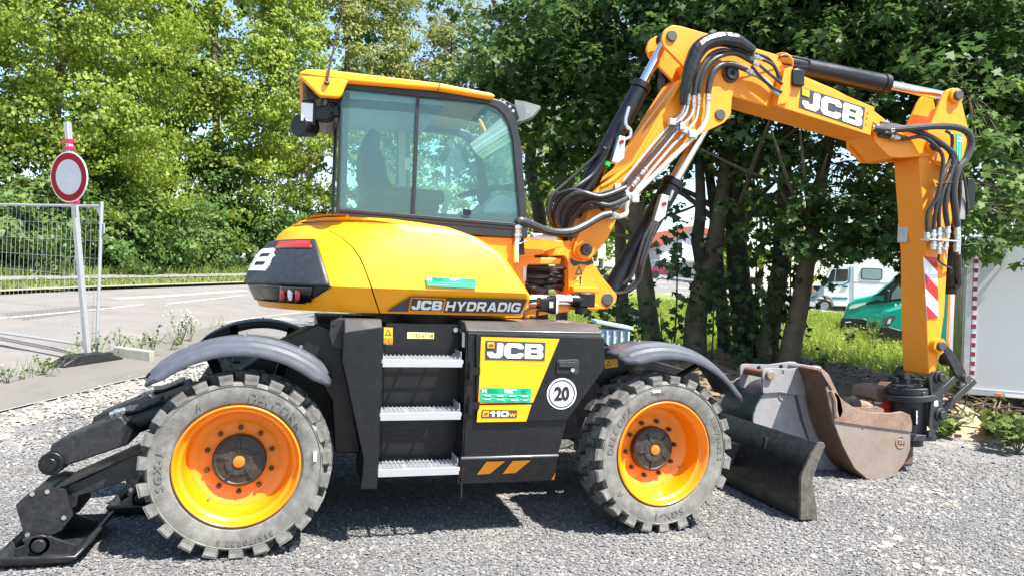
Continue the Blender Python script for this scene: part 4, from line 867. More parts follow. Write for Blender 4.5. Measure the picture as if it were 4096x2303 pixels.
# ---------------------------------------------------------------- fenders
def fender(cx,a0,a1,s=-1,nm='fender',cz=.514):
    sec=[(.80,.715),(1.0,.725),(1.09,.723),(1.115,.702),(1.175,.697),(1.195,.678),(1.25,.670),(1.272,.660),(1.284,.628)]
    V=[];n=30
    for k in range(n+1):
        t=k/n; a=R(a0+(a1-a0)*t); e=min(t,1-t)
        for y,r in sec:
            rb=r
            if e<.10: rb=r+( .69-r)*.5*(1-e/.10)  # the moulded ridge fades at both ends
            yy=y if e>.06 else y-(.06-e)/.06*(.05 if y>1.1 else -.03)
            V.append((cx+rb*math.cos(a),s*yy,cz+rb*math.sin(a)))
    m=len(sec); F=[(i*m+j,i*m+j+1,(i+1)*m+j+1,(i+1)*m+j) for i in range(n) for j in range(m-1)]
    o=P(nm,MB().add(V,F),FEN,sm=22); so_=o.modifiers.new('t','SOLIDIFY'); so_.thickness=.008; so_.offset=-1
    for a in (a0+(a1-a0)*.3,a0+(a1-a0)*.72):
        a=R(a); st=MB().beam((cx+.70*math.cos(a),s*.95,cz+.70*math.sin(a)),(cx+.5*math.cos(a),s*.55,cz+.42*math.sin(a)),.06,.02); P('fender_bracket',st,BLK,o)
    pts=[]
    for f in (.22,.5,.78):
        a=R(a0+(a1-a0)*f)
        for y in (.93,1.0): pts.append((cx+.725*math.cos(a),s*y,cz+.725*math.sin(a)))
    bolts(o,pts,.011,.012,d=(0,0,1))
    return o
fender(-.003,137,43); fender(2.645,117,30); fender(-.003,137,43,1); fender(2.645,117,30,1)
# ---------------------------------------------------------------- upper body
FZ=[(1.718,1.369),(1.757,1.506)]+[(1.655,1.659)]+[(1.567,1.785)]+[(1.422,1.883)]+[(1.211,1.95)]+[(.932,1.98),(.584,1.992)]
RZ=[(.042,1.384),(-.033,1.535),(-.015,1.599),(.041,1.72),(.123,1.836),(.161,1.904)]+[(.252,1.967),(.335,1.999)]
BZ0,BZ1=1.385,min(FZ[-1][1],RZ[-1][1])
def itp(z,T):
    T=sorted((b,a) for a,b in T); return float(np.interp(z,[t[0] for t in T],[t[1] for t in T]))
HW=[(.95,1.37),(1.07,1.54),(1.063,1.57),(1.04,1.66),(1.005,1.77),(.97,1.86),(.945,BZ1-.07),(.92,BZ1-.035),(.885,BZ1-.012),(.85,BZ1)]
def tailA(xf,xr): return min(.65,(xf-xr)*.72)
def body(t,z,off=0):
    """t 0..1 front face, 1..2 flank, 2..3 rounded tail, 3 = middle of the tail"""
    xf=itp(z,FZ); xr=itp(z,RZ)-.02; h=itp(z,HW)+off; xf+=off; xr-=off
    if t<1:
        rc=.05; 
        if t<.5: return Vector((xf,-(h-rc)*t*2,z))
        a=(t-.5)*math.pi; return Vector((xf-rc+rc*math.cos(a),-(h-rc)-rc*math.sin(a),z))
    A=tailA(xf,xr); xc=xr+A
    if t<2: return Vector((xf-.05+(xc-xf+.05)*(t-1),-h,z))
    a=(t-2)*math.pi/2; e=.97
    return Vector((xc-A*abs(math.sin(a))**e,-h*abs(math.cos(a))**e,z))
def tflank(X,z):
    xf=itp(z,FZ); xr=itp(z,RZ)-.02; xc=xr+tailA(xf,xr); xf-=.05; return 1+(xf-X)/(xf-xc)
ZS=[BZ0]+[BZ0+.02]+[1.45,1.49,1.52,1.54,1.56,1.60,1.66,1.72,1.78,1.84,1.89,1.92]+[BZ1]
ZT=[BZ1-.07,BZ1-.045,BZ1-.025,BZ1-.01,BZ1]; ZS=sorted(z for z in ZS if z<BZ1-.085)+ZT
def panel(name,ta,tb,m,zs=ZS,off=0,n=24,parent=EX,mir=False,thick=.014,sm=40,cap=False):
    V=[]
    for z in zs:
        a,b=ta(z),tb(z)
        for k in range(n+1): 
            p=body(a+(b-a)*k/n,z,off); V.append((p.x,-p.y if mir else p.y,p.z))
    F=[(i*(n+1)+k,i*(n+1)+k+1,(i+1)*(n+1)+k+1,(i+1)*(n+1)+k) for i in range(len(zs)-1) for k in range(n)]
    o=P(name,MB().add(V,F),m,parent,sm=sm)
    if thick: s_=o.modifiers.new('t','SOLIDIFY'); s_.thickness=thick; s_.offset=0
    return o
SEAM=[(.796,1.361)]+[(.731,1.513),(.645,1.741)]+[(.573,1.992)]
tse=lambda z: tflank(itp(z,SEAM),z)
core=MB().rings([[body(t,z,-.03) for t in np.linspace(0,3,50)]+[Vector((p.x,-p.y,p.z)) for p in [body(t,z,-.03) for t in np.linspace(3,0,50)[1:-1]]] for z in ZS[:-1]])
P('body_core',core,mat('dark inner',(.012,.012,.012),.8),sm=30)
fp=panel('engine_cover',lambda z:0.0,lambda z:tse(z)-.004,YEL,n=40,thick=0); panel('engine_cover',lambda z:0.0,lambda z:tse(z)-.004,YEL,n=40,mir=True,thick=0)
tp=panel('tail_cover',lambda z:tse(z)+.004,lambda z:3.0,YEL,n=40,thick=0); panel('tail_cover',lambda z:tse(z)+.004,lambda z:3.0,YEL,n=40,mir=True,thick=0)
top=[body(t,BZ1) for t in np.linspace(0,3,60)]; ring0=[Vector((p.x,p.y,p.z)) for p in top]+[Vector((p.x,-p.y,p.z)) for p in top[::-1][1:-1]]; cq=sum(ring0,Vector((0,0,0)))/len(ring0)
P('body_top',MB().rings([[cq+(p-cq)*k+Vector((0,0,h)) for p in ring0] for k,h in ((1.0,.0),(.9,.004))]),YEL,sm=60)
# black moulded rear quarter with its recessed lamps
RQ=[(.34,1.43)]+[(.501,1.545)]+[(.41,1.824)]
zq0,zq1,zq2=RQ[0][1],RQ[1][1],RQ[2][1]
def tq(z):
    X=itp(z,RQ); t=tflank(X,z)
    if t<=2: return t
    lo,hi=2.0,3.0
    for _ in range(30):
        m=(lo+hi)/2
        if body(m,z).x>X: lo=m
        else: hi=m
    return lo
zs=sorted(set([zq1-.004,zq1+.012,zq1+.03,zq2]+[z for z in np.linspace(zq1+.05,zq2-.02,10)])); zs0=list(np.linspace(zq0,zq1-.004,5))
for mir in (False,True):
    rq=panel('rear_moulding',tq,lambda z:3.0,PLA,zs=zs,off=.026,n=36,mir=mir,thick=.02); panel('lamp_band',tq,lambda z:3.0,mat('lamp band black',(.006,.006,.007),.3),zs=zs0,off=.008,n=36,mir=mir,thick=.01)
    if not mir:
        RQO=rq
panel('reflector_strip',lambda z:tq(z)+.03,lambda z:2.62,RED,zs=[zq2-.052,zq2-.03,zq2-.008],off=.038,n=20,parent=RQO,thick=.006)
LX=[p[0] for p in [(.333,1.488),(.289,1.487),(.243,1.485),(.333,1.488),(.154,1.482)]]
def tX(X,z):
    lo,hi=1.0,3.0
    for _ in range(30):
        m=(lo+hi)/2
        if body(m,z).x>X: lo=m
        else: hi=m
    return lo
# lamp cluster
zlo,zhi=zq0+.012,zq1-.0
def lampquad(ta,tb,z0,z1,off): return lambda u,v: body(ta+(tb-ta)*u,z0+(z1-z0)*v,off)
fq=panel('lamp_housing',lambda z:tX([(.393,1.49)][0][0],z),lambda z:tX([(.204,1.484)][0][0],z),mat('lamp housing black',(.008,.008,.009),.15,coat=.5),zs=[zlo,(zlo+zhi)/2,zhi-.012],off=.020,n=14,parent=RQO,thick=.012)
for k,(t,m) in enumerate(((tX(LX[0],1.46),RED),(tX(LX[1],1.46),LENS),(tX(LX[2],1.46),RED))):
    c=body(t,(zlo+zhi)/2-.004,.026); nrm=(body(t,1.45,.2)-body(t,1.45,0)); nrm.z=0; nrm.normalize(); tg=Vector((nrm.y,-nrm.x,0))
    mb=MB(); rings=[]
    for rad,h in ((1,0),(.92,.010),(.6,.018),(.05,.02)):
        rings.append([c+tg*(.017*rad*math.cos(a))+Vector((0,0,.046*rad*math.sin(a)))+nrm*h for a in np.linspace(0,2*math.pi,20,endpoint=False)])
    P('tail_lamp',mb.rings(rings),m,RQO)
    P('lamp_divider',MB().box(c+tg*.024,(.005,.02,.11)),mat('lamp frame',(.03,.03,.032),.3),RQO,sm=0)
# brand lettering across the rear
def fine(V,F,cuts=5):
    bm=bmesh.new(); vs=[bm.verts.new((a,b,0)) for a,b in V]
    for f in F:
        try: bm.faces.new([vs[i] for i in f])
        except ValueError: pass
    bmesh.ops.triangulate(bm,faces=bm.faces[:]); bmesh.ops.subdivide_edges(bm,edges=bm.edges[:],cuts=cuts,use_grid_fill=True); bm.verts.index_update()
    out=[(v.co.x,v.co.y) for v in bm.verts],[tuple(v.index for v in f.verts) for f in bm.faces]; bm.free(); return out
V,F=BR; zl0,zl1=1.625,1.775; ub=2.76
def rear_map(V):
    out=[]
    for a,b in V:
        z=zl0+(zl1-zl0)*b; y=.80-1.60*a   # reads from behind, B nearest the camera
        lo,hi=2.0,3.0
        yy=-abs(y)
        for _ in range(26):
            m=(lo+hi)/2
            if body(m,z).y<yy: lo=m
            else: hi=m
        p=body(lo,z,.048); out.append((p.x,y,p.z))
    return out
V,F=fine(V,F); P('rear_lettering',MB().add(rear_map(V),F),WHT,RQO,sm=0)
# decals on the flank
def fl(px,off=.016):
    out=[]
    for X,z in px:
        p=body(tflank(X,z),z,off); out.append(p)
    return out
def flq(vf,px,off,n=1):
    q=[Vector(p) for p in px]
    out=[]
    for a,b in vf[0]:
        s=(q[0]*(1-a)+q[1]*a)*(1-b)+(q[3]*(1-a)+q[2]*a)*b; out+=fl([tuple(s)],off)
    return out,vf[1]
hq=[(.838,1.398),(1.68,1.404),(1.701,1.5),(.966,1.496)]
def gridsq(n=10,m=3): return [(i/n,j/m) for j in range(m+1) for i in range(n+1)],[(j*(n+1)+i,j*(n+1)+i+1,(j+1)*(n+1)+i+1,(j+1)*(n+1)+i) for j in range(m) for i in range(n)]
P('name_plate',MB().add(*flq(gridsq(),hq,.016)),DGR,fp,sm=0)
jq=[(.966,1.399),(1.183,1.399),(1.185,1.49),(.971,1.491)]; P('logo_border',MB().add(*flq(gridsq(4,2),jq,.020)),YEL_SIDE,fp,sm=0)
jq2=[(.976,1.407),(1.172,1.409),(1.175,1.482),(.981,1.484)]; P('logo_field',MB().add(*flq(gridsq(4,2),jq2,.023)),DGR,fp,sm=0)
P('logo_lettering',MB().add(*flq(BR,[(.983,1.414),(1.167,1.414),(1.167,1.474),(.986,1.474)],.027)),WHT,fp,sm=0)
P('name_lettering',MB().add(*flq(wide('HYDRADIG'),[(1.19,1.412),(1.658,1.416),(1.661,1.478),(1.193,1.473)],.024)),WHT,fp,sm=0)
gq=[(1.06,1.563),(1.369,1.559),(1.362,1.617),(1.053,1.621)]; gso=P('green_sticker',MB().add(*flq(gridsq(6,3),gq,.014)),GRN,fp,sm=0)
P('sticker_print',MB().add(*flq(txt('N',.03),sub(gq,.03,.11,.55,.92),.018)).add(*flq(txt('Baumaschinen',.02),sub(gq,.46,.68,.85,.95),.018)).add(*flq(txt('Container',.02),sub(gq,.46,.6,.72,.82),.018)).add(*flq(gridsq(8,1),sub(gq,.03,.97,.46,.475),.018)).add(*flq(gridsq(8,1),sub(gq,.03,.97,.20,.215),.018)),WHT,fp,sm=0)
P('sticker_print',MB().add(*flq(txt('Niklaus',0),sub(gq,.145,.33,.76,.92),.018)).add(*flq(txt('Baugeräte',0),sub(gq,.145,.385,.58,.73),.018)),mat('dark green print',(.01,.07,.04)),fp,sm=0)
# frame under the cab
P('upper_frame',MB().ext([(1.259,1.919),(1.755,1.931),(1.766,1.639),(1.885,1.471),(1.889,1.357),(1.28,1.343)],-.55,.55),YEL_SIDE,bev=.01)
# ---------------------------------------------------------------- cab
YN,YF=-.58,.60
outl=[(.519,1.984),(.516,2.811),(.537,2.887),(.578,2.905),(1.177,2.918),(1.574,2.896),(1.624,2.887),(1.666,2.863),(1.706,2.816),(1.737,2.754),(1.778,2.602),(1.816,2.293),(1.853,1.923),(1.423,1.932)]
gl=[(.537,2.052),(.531,2.833),(.554,2.857),(1.518,2.854),(1.591,2.833),(1.645,2.788),(1.686,2.721),(1.716,2.62),(1.793,2.031)]
C_A=P('cab_frame',plate(fil(outl,[.01,.02,.03,.02,0,.02,.03,.03,.03,.03,.05,0,.02,.01]),YN,YN+.07,[fil(gl,[.01,.02,.02,.05,.05,.06,.06,.06,.02])],bev=.006),mat('cab frame paint',(.012,.013,.017),.42,var=.2,dust=.03,bump=.03))
far=P('cab_frame',plate(fil(outl,[.01,.02,.03,.02,0,.02,.03,.03,.03,.03,.05,0,.02,.01]),YF-.07,YF,[fil(gl,[.01,.02,.02,.05,.05,.06,.06,.06,.02])],bev=.006),MATS['cab frame paint'])
def pane(name,px,y,par): 
    return P(name,MB().ext([tuple(p) for p in px],y,y+.006),GLS,par,sm=0)
dv=[(1.029,2.025),(1.033,2.856)]
def split(px,x0,x1,left):
    # clip polygon against the divider line
    a,b=Vector(x0),Vector(x1); out=[]
    sd=lambda p:((b-a).x*(p[1]-a.y)-(b-a).y*(p[0]-a.x))*(1 if left else -1)
    n=len(px)
    for i in range(n):
        p,q=px[i],px[(i+1)%n]; s1,s2=sd(p),sd(q)
        if s1>=0: out.append(p)
        if s1*s2<0: t=s1/(s1-s2); out.append((p[0]+(q[0]-p[0])*t,p[1]+(q[1]-p[1])*t))
    return out
gp=fil(gl,[.01,.02,.02,.05,.05,.06,.06,.06,.02])
for left in(True,False):
    pane('window_pane',split(gp,dv[0],dv[1],left),YN+.018,C_A); pane('window_pane',split(gp,dv[0],dv[1],left),YF-.024,far)
P('window_divider',MB().beam((dv[0][0],YN+.012,dv[0][1]),(dv[1][0],YN+.012,dv[1][1]),.016,.02,up=(1,0,0)),MATS['cab frame paint'],C_A,sm=0)
P('window_divider',MB().beam((dv[0][0]+.16,YF-.012,dv[0][1]),(dv[1][0]+.16,YF-.012,dv[1][1]),.05,.03,up=(1,0,0)),MATS['cab frame paint'],far,sm=0)
sl_=[(.54,2.036),(1.794,2.005),(1.796,2.028),(.54,2.057)]; P('window_sill',MB().ext(sl_,YN-.012,YN+.03).ext([(a,b-.022) for a,b in sl_],YN-.006,YN+.03),MATS['cab frame paint'],C_A,sm=0,bev=.003)
wt=[(1.366,2.061)]; P('window_latch',plate(fil([(1.378,2.068),(1.435,2.066),(1.433,2.105),(1.377,2.107)],.01),YN+.006,YN+.02),BLK,C_A)
# cross members, roof lining, front and rear glass
fr=[p for p in outl if p[0]>1.6]
def cross(name,pts,m,t=.05,par=C_A):
    mb=MB()
    for i in range(len(pts)-1): mb.beam((pts[i][0],0,pts[i][1]),(pts[i+1][0],0,pts[i+1][1]),1.06,t,up=(0,1,0)) if 0 else mb.ext([pts[i],pts[i+1],(pts[i+1][0]-.0,pts[i+1][1]-t),(pts[i][0],pts[i][1]-t)],YN+.06,YF-.06)
    return P(name,mb,m,par,sm=0)
cross('roof_lining',[(outl[2][0]+.02,outl[2][1]-.01),(outl[5][0]-.35,outl[5][1]+.0)],GREYI,.07)
wsx=[(1.645,2.782),(1.741,2.642),(1.81,2.293),(1.843,1.954)]
P('front_glass',MB().rings([[Vector((x,y,z)) for x,z in wsx] for y in (YN+.07,YF-.07)],closed=False,cap=False),GLS,C_A)
rg=[(.527,2.043),(.53,2.799)]; P('rear_glass',MB().add([(rg[0][0],YN+.07,rg[0][1]),(rg[0][0],YF-.07,rg[0][1]),(rg[1][0],YF-.07,rg[1][1]),(rg[1][0],YN+.07,rg[1][1])],[(0,1,2,3)]),GLS,C_A)
rp=[(.519,1.984),(.518,2.85)]; P('rear_pillar',MB().beam((rp[0][0]+.03,YN+.12,rp[0][1]),(rp[1][0]+.03,YN+.12,rp[1][1]),.06,.12,up=(0,1,0)).beam((rp[0][0]+.03,YF-.12,rp[0][1]),(rp[1][0]+.03,YF-.12,rp[1][1]),.06,.12,up=(0,1,0)),MATS['cab frame paint'],C_A)
P('cab_floor',MB().box((1.20,0,2.02),(1.26,1.1,.10)),BLK,C_A,sm=0)
P('cab_lower_wall',MB().ext([(.526,2.001),(1.846,1.949),(1.857,1.813),(.534,1.752)],-.50,.56),BLK,C_A,sm=0)
# roof
rf=[(.244,2.899),(.258,2.924),(.295,2.944),(.441,2.955),(1.169,2.948),(1.535,2.918),(1.57,2.903),(1.544,2.883),(1.156,2.906),(.55,2.891),(.519,2.893)]
P('roof',plate(fil(rf,.012),-.64,.66,bev=.012),YEL)
P('roof_seam',MB().ext([(1.163,2.947),(1.171,2.948),(1.167,2.902),(1.159,2.901)],-.6412,-.61),mat('seam dark',(.12,.05,.005),.7),sm=0)
gus=[(.247,2.897),(.519,2.906),(.56,2.895),(.537,2.842),(.527,2.807),(.51,2.785),(.485,2.779),(.386,2.779),(.37,2.786)]
for y in(-.64,.60): P('roof_gusset',plate(fil(gus,[0,0,0,.02,.03,.02,.02,.02,.02]),y,y+.06,bev=.008),YEL)
P('roof_rear_box',MB().ext([(.266,2.915),(.537,2.924),(.529,2.772),(.441,2.763),(.404,2.791),(.31,2.75)],-.56,.58),BLK,bev=.01)
lp=[(.317,-.5,2.681)][0]
P('rear_work_lamp',MB().box(lp,(.09,.12,.16)),BLK,bev=.01); P('rear_lamp_glass',MB().box((lp[0]-.012,lp[1]-.062,lp[2]),(.075,.006,.12)),LENS,bev=.003)
P('rear_lamp_bracket',MB().beam((lp[0]+.03,lp[1],lp[2]),(lp[0]+.2,lp[1],lp[2]+.04),.08,.09).beam((lp[0],lp[1],lp[2]-.08),(lp[0],lp[1],lp[2]-.16),.03,.03),BLK,bev=.01)
lp=[(.302,-.48,2.593)][0]; P('rear_camera',MB().cyl((lp[0]-.05,lp[1]-.05,lp[2]),(lp[0]+.05,lp[1]+.05,lp[2]+.01),.075,.06,14),BLK,bev=.008)
P('wiring_loom',MB().tube([(.35,-.5,2.706),(.415,-.52,2.681),(.45,-.53,2.757),(.482,-.54,2.737)],.016,8,6).tube([(.377,-.5,2.655),(.45,-.5,2.657),(.478,-.54,2.696)],.02,8,6),BLK)
an=[(.424,-.66,2.878),(.472,-.66,3.172),(.499,-.66,3.271),(.515,-.66,3.417)]; P('antenna',MB().tube(an,[.008,.005,.004,.003],6,4).cyl(an[0],(an[0][0],an[0][1]+.04,an[0][2]-.02),.018,n=12),mat('antenna rod',(.10,.07,.05),.4,metal=.3))
# visor and bracket
P('visor_bracket',plate(fil([(1.576,2.895),(1.631,2.909),(1.733,2.865),(1.766,2.777),(1.737,2.758),(1.687,2.821)],.01),-.56,-.5,bev=.003),BLK)
bolts(EX,[(p[0],-.562,p[1]) for p in [(1.618,2.888),(1.647,2.88),(1.689,2.856),(1.714,2.827)]],.011,.008)
P('visor_lamp',MB().box([(1.775,-.45,2.837)][0],(.10,.14,.10)),BLK,bev=.015)
vz=[(1.746,2.907),(1.824,2.903),(1.915,2.886),(1.943,2.88),(1.882,2.799),(1.811,2.764),(1.757,2.753)]; P('sun_visor',MB().add([(x,-.50,z) for x,z in vz]+[(x-.012,-.53,z+.01) for x,z in vz],[tuple(range(7)),tuple(range(13,6,-1))]+[(i,(i+1)%7,(i+1)%7+7,i+7) for i in range(7)]).add([(vz[0][0],-.5,vz[0][1]),(vz[3][0],-.5,vz[3][1]),(vz[3][0]+.02,.5,vz[3][1]),(vz[0][0]+.02,.5,vz[0][1])],[(0,1,2,3)]),VIS,sm=0)
# cab interior
sb_=fil([(.71,2.637),(.757,2.635),(.807,2.55),(.851,2.476),(.879,2.358),(.944,2.212),(.96,2.093),(.717,2.078),(.718,2.23),(.69,2.374),(.687,2.528)],.03)
P('seat_back',plate(sb_,-.26,.26,bev=.03),SEAT,C_A); P('headrest',plate(fil([(.729,2.6),(.738,2.681),(.784,2.709),(.826,2.677),(.829,2.588),(.796,2.537)],.03),-.14,.14,bev=.03),mat('headrest grey',(.05,.055,.06),.7),C_A)
P('seat_cushion',MB().box((1.02,0,2.16),(.5,.5,.14)),SEAT,C_A,bev=.04)
P('seat_console',MB().box((1.0,-.36,2.2),(.55,.12,.10)),SEAT,C_A,bev=.03)
sw=[(1.626,0,2.313)][0]; V=[]
ringpts=[(sw[0]+.17*math.cos(a)*.97,sw[1]+.17*math.sin(a),sw[2]+.17*math.cos(a)*.25) for a in np.linspace(0,2*math.pi,25)]
P('steering_wheel',MB().tube(ringpts,.014,8,cap=False).beam((sw[0]-.17,sw[1],sw[2]-.04),(sw[0]+.17,sw[1],sw[2]+.04),.04,.012),SEAT,C_A)
P('steering_column',MB().tube([(sw[0],0,sw[2]-.01),(sw[0]+.10,0,2.1)],[.035,.06],12),SEAT,C_A)
P('dashboard',plate(fil([(1.576,2.114),(1.621,2.195),(1.683,2.255),(1.731,2.271),(1.829,2.246),(1.931,2.136)],.03),-.25,.25,bev=.02),GREYI,C_A)
P('inner_wiper',MB().tube([(1.699,.45,2.981),(1.784,.45,2.821),(1.834,.45,2.589),(1.847,.45,2.421)],.012,8,4),YEL_SIDE,C_A)
P('door_post_trim',MB().beam(([(1.09,2.204)][0][0],.47,2.1),([(1.065,2.92)][0][0],.47,2.95),.02,.11,up=(1,0,0)),mat('post grey',(.16,.18,.2),.6),C_A,sm=0)
lbq=[(1.048,2.365),(1.107,2.369),(1.084,2.824),(1.026,2.819)]; P('post_label',MB().add([(x,.455,z) for x,z in lbq],[(0,1,2,3)]),mat('cream label',(.6,.5,.36),.5),C_A,sm=0)
lbq=[(1.089,2.505),(1.138,2.508),(1.131,2.606),(1.082,2.602)]; P('post_label',MB().add([(x,.45,z) for x,z in lbq],[(0,1,2,3)]),WHT,C_A,sm=0)
P('roof_console',plate(fil([(.573,3.029),(1.107,3.029),(1.112,2.872),(.957,2.858),(.861,2.948),(.576,2.937)],.02),-.3,.5,bev=.01),GREYI,C_A)
P('front_monitor',MB().box([(1.868,.3,2.652)][0],(.04,.2,.26)).beam([(1.871,.3,2.57)][0],[(1.842,.3,2.238)][0],.04,.04),SEAT,C_A,bev=.01)
# ---------------------------------------------------------------- slew frame, swing post
P('swing_bracket',MB().ext(fil([(1.758,1.937),(1.982,1.954),(2.205,1.942),(2.207,1.893),(1.996,1.829),(1.997,1.804),(2.21,1.808),(2.206,1.765),(1.951,1.754),(1.928,1.705),(1.935,1.511),(1.775,1.461)],.006),-.30,.30),YEL_SIDE,bev=.006)
P('swing_bracket_lower',plate(fil([(1.869,1.449),(2.249,1.459),(2.316,1.409),(1.966,1.358),(1.872,1.356)],.01),-.3,.3,bev=.005),YEL_SIDE)
P('bracket_web',MB().ext([(1.848,1.953),(2.023,1.962),(2.063,1.835),(1.854,1.795)],-.33,-.305),YEL_SIDE,sm=0)
post=fil([(2.064,1.893),(2.079,1.924),(2.259,1.936),(2.302,1.954),(2.367,1.976),(2.512,1.978),(2.533,1.798),(2.612,1.684),(2.748,1.545),(2.743,1.484),(2.669,1.428),(2.345,1.416),(2.317,1.801),(2.289,1.835),(2.223,1.85),(2.082,1.844)],[.01,.01,.03,.01,.01,.02,.05,.2,.03,.04,.06,.02,.04,.02,.03,.01])
P('swing_post',plate(post,-.15,-.11,bev=.006),YEL_SIDE); P('swing_post',plate(post,.11,.15,bev=.006),YEL_SIDE)
P('swing_post_core',MB().ext(fil([(2.307,1.939),(2.48,1.948),(2.5,1.777),(2.482,1.541),(2.322,1.536)],.02),-.11,.11),YEL_SIDE)
for zz in [(2.413,1.576),(2.418,1.445)]:
    P('post_lug',plate(fil([(zz[0]-.07,zz[1]-.022),(zz[0]+.15,zz[1]-.022),(zz[0]+.15,zz[1]+.022),(zz[0]-.07,zz[1]+.022)],.01),-.22,.22,bev=.008),YEL_SIDE)
P('upper_lug',MB().cyl([(2.204,0,1.951)][0],[(2.208,0,1.832)][0],.17,n=28).cyl([(2.203,0,1.976)][0],[(2.204,0,1.954)][0],.13,n=28),YEL_SIDE,bev=.006)
def pin(x,y,Y,r,nm='pin',m=None,L=.04):
    c=PT0(x,y,Y) if 0 else None
def pinat(c,r,L=.03,nm='pin',m=BLKD,hole=True):
    o=P(nm,MB().cyl((c[0],c[1],c[2]),(c[0],c[1]-L,c[2]),r,r*.93,20),m,bev=.004)
    if hole: P('pin_socket',MB().cyl((c[0],c[1]-L+.002,c[2]),(c[0],c[1]-L-.003,c[2]),r*.4,n=6),mat('slot black',(.004,.004,.004)),o,sm=0)
PINM=mat('pin steel',(.09,.085,.085),.5,metal=.5,dust=.4,dustcol=(.12,.09,.07))
GREASE=mat('black grease',(.02,.016,.012),.35,var=.4)
P('grease_smear',MB().ext(fil([(2.336,1.824),(2.377,1.801),(2.458,1.792),(2.524,1.82),(2.539,1.789),(2.485,1.768),(2.431,1.778),(2.372,1.757),(2.344,1.781)],.006),-.1535,-.1505),GREASE,sm=0)
P('swing_rod',MB().cyl([(1.955,-.3,1.487)][0],[(2.313,-.3,1.495)][0],.048,n=24),CHR)
P('swing_rod_end',MB().cyl([(2.296,-.3,1.494)][0],[(2.384,-.3,1.494)][0],.054,n=20).box([(2.417,-.3,1.498)][0],(.13,.10,.11)),BLK,bev=.008)
P('rod_end_pin',MB().cyl([(2.394,-.28,1.453)][0],[(2.396,-.28,1.392)][0],.05,n=18),BLKD,bev=.005)
wl=[(2.027,-.55,1.461)][0]
P('front_work_lamp',MB().rings([[Vector((wl[0]+x,wl[1]+a*(1-.25*(x<0)),wl[2]+b*(1-.25*(x<0)))) for a,b in fil([(-.055,-.07),(.055,-.07),(.055,.07),(-.055,.07)],.025)] for x in (-.07,-.02,.05)]),BLK,bev=.006)
P('work_lamp_glass',MB().rings([[Vector((wl[0]+x,wl[1]+a,wl[2]+b)) for a,b in fil([(-.055,-.07),(.055,-.07),(.055,.07),(-.055,.07)],.025)] for x in (.051,.064)]),LENS)
P('lamp_fins',MB().box((wl[0]+.01,wl[1]-.057,wl[2]),(.03,.004,.045)),ZNC,sm=0)
P('lamp_bracket',MB().tube([(1.961,-.55,1.439),(1.907,-.56,1.438),(1.848,-.6,1.409),(1.832,-.62,1.359),(1.859,-.6,1.341)],.011,8,5).tube([(1.953,-.55,1.416),(1.949,-.55,1.372),(1.894,-.58,1.367)],.011,8,4),mat('dark steel rod',(.04,.035,.03),.4,metal=.5))
hs=MB()
random.seed(3)
for k in range(11):
    y0=664+k*5.2; hs.tube([Vector(p)+Vector((0,.02*(k%3),0)) for p in [(1.99,-.05,1.724),(2.113,-.1,1.697),(2.223,-.12,1.688),(2.352,-.1,1.712)]] if 0 else [Vector((1.98,-.18+.06*(k%4),1.74-.019*k)),Vector((2.10,-.20+.06*(k%4),1.73-.022*k+.03*random.random())),Vector((2.20,-.16+.06*(k%3),1.72-.016*k+.03*random.random())),Vector((2.36,-.08+.04*(k%4),1.73-.018*k+.03*random.random()))],.011+.006*(k%3),8,5)
P('hose_bundle',hs,HOS)
# ---------------------------------------------------------------- lower boom
bl_=[(2.365,1.938),(2.392,2.008),(2.451,2.131),(2.473,2.28),(2.53,2.362),(2.82,2.61),(3.061,3.03),(3.239,3.344),(3.299,3.386),(3.437,3.438),(3.688,3.48),(3.754,3.441),(3.712,3.077),(3.647,3.004),(3.3,2.818),(2.883,2.336),(2.716,2.156),(2.637,1.98),(2.523,1.841)]
def boomprof(): return bl_
P('lower_boom',MB().ext(fil([(2.365,1.938),(2.451,2.131),(2.479,2.28),(2.53,2.362),(2.82,2.61),(3.088,3.074),(3.25,3.339),(3.317,3.316),(3.386,3.226),(3.351,3.009),(3.3,2.818),(2.883,2.336),(2.716,2.156),(2.637,1.98),(2.523,1.841)],[.03,.08,.05,.05,.05,.05,.02,.02,.02,.02,.02,.05,.1,.08,.03]),-.155,.155),YEL_SIDE,bev=.006)
sidep=fil([(2.361,1.937),(2.447,2.13),(2.475,2.279),(2.526,2.361),(2.815,2.608),(3.083,3.072),(3.245,3.335),(3.294,3.383),(3.431,3.435),(3.682,3.477),(3.748,3.434),(3.708,3.201),(3.705,3.087),(3.681,3.045),(3.641,3.002),(3.294,2.816),(2.878,2.334),(2.712,2.155),(2.632,1.979),(2.532,1.857),(2.453,1.806),(2.385,1.819),(2.347,1.864)],[.02,.08,.05,.05,.05,.05,.02,.02,.03,.03,.04,.01,.03,.03,.02,.03,.05,.1,.08,.05,.04,.04,.04])
for y in(-.185,.155): P('boom_side_plate',plate(sidep,y,y+.03,bev=.004),YEL_SIDE)
P('boom_rib',MB().tube([(a,-.19,b) for a,b in [(2.562,2.394),(2.672,2.459),(2.822,2.591),(3.062,3.009),(3.241,3.303)]],.012,6),YEL_SIDE)
c=[(2.443,-.185,1.887)][0]; P('pin_boss',MB().cyl(c,(c[0],c[1]-.03,c[2]),.075,n=28),YEL_SIDE,bev=.006); pinat((c[0],c[1]-.03,c[2]),.048,.03)
c=[(2.666,-.15,1.508)][0]; pinat(c,.052,.012,m=PINM,hole=False); P('rust_drip',MB().add(sheet([(2.648,1.437),(2.685,1.438),(2.681,1.476),(2.646,1.475)],-.15,.002),[(0,1,2,3)]),mat('rust drip',(.30,.13,.02),.8),sm=0)
c=[(3.602,-.185,3.066)][0]; pinat(c,.05,.012,m=PINM,hole=False)
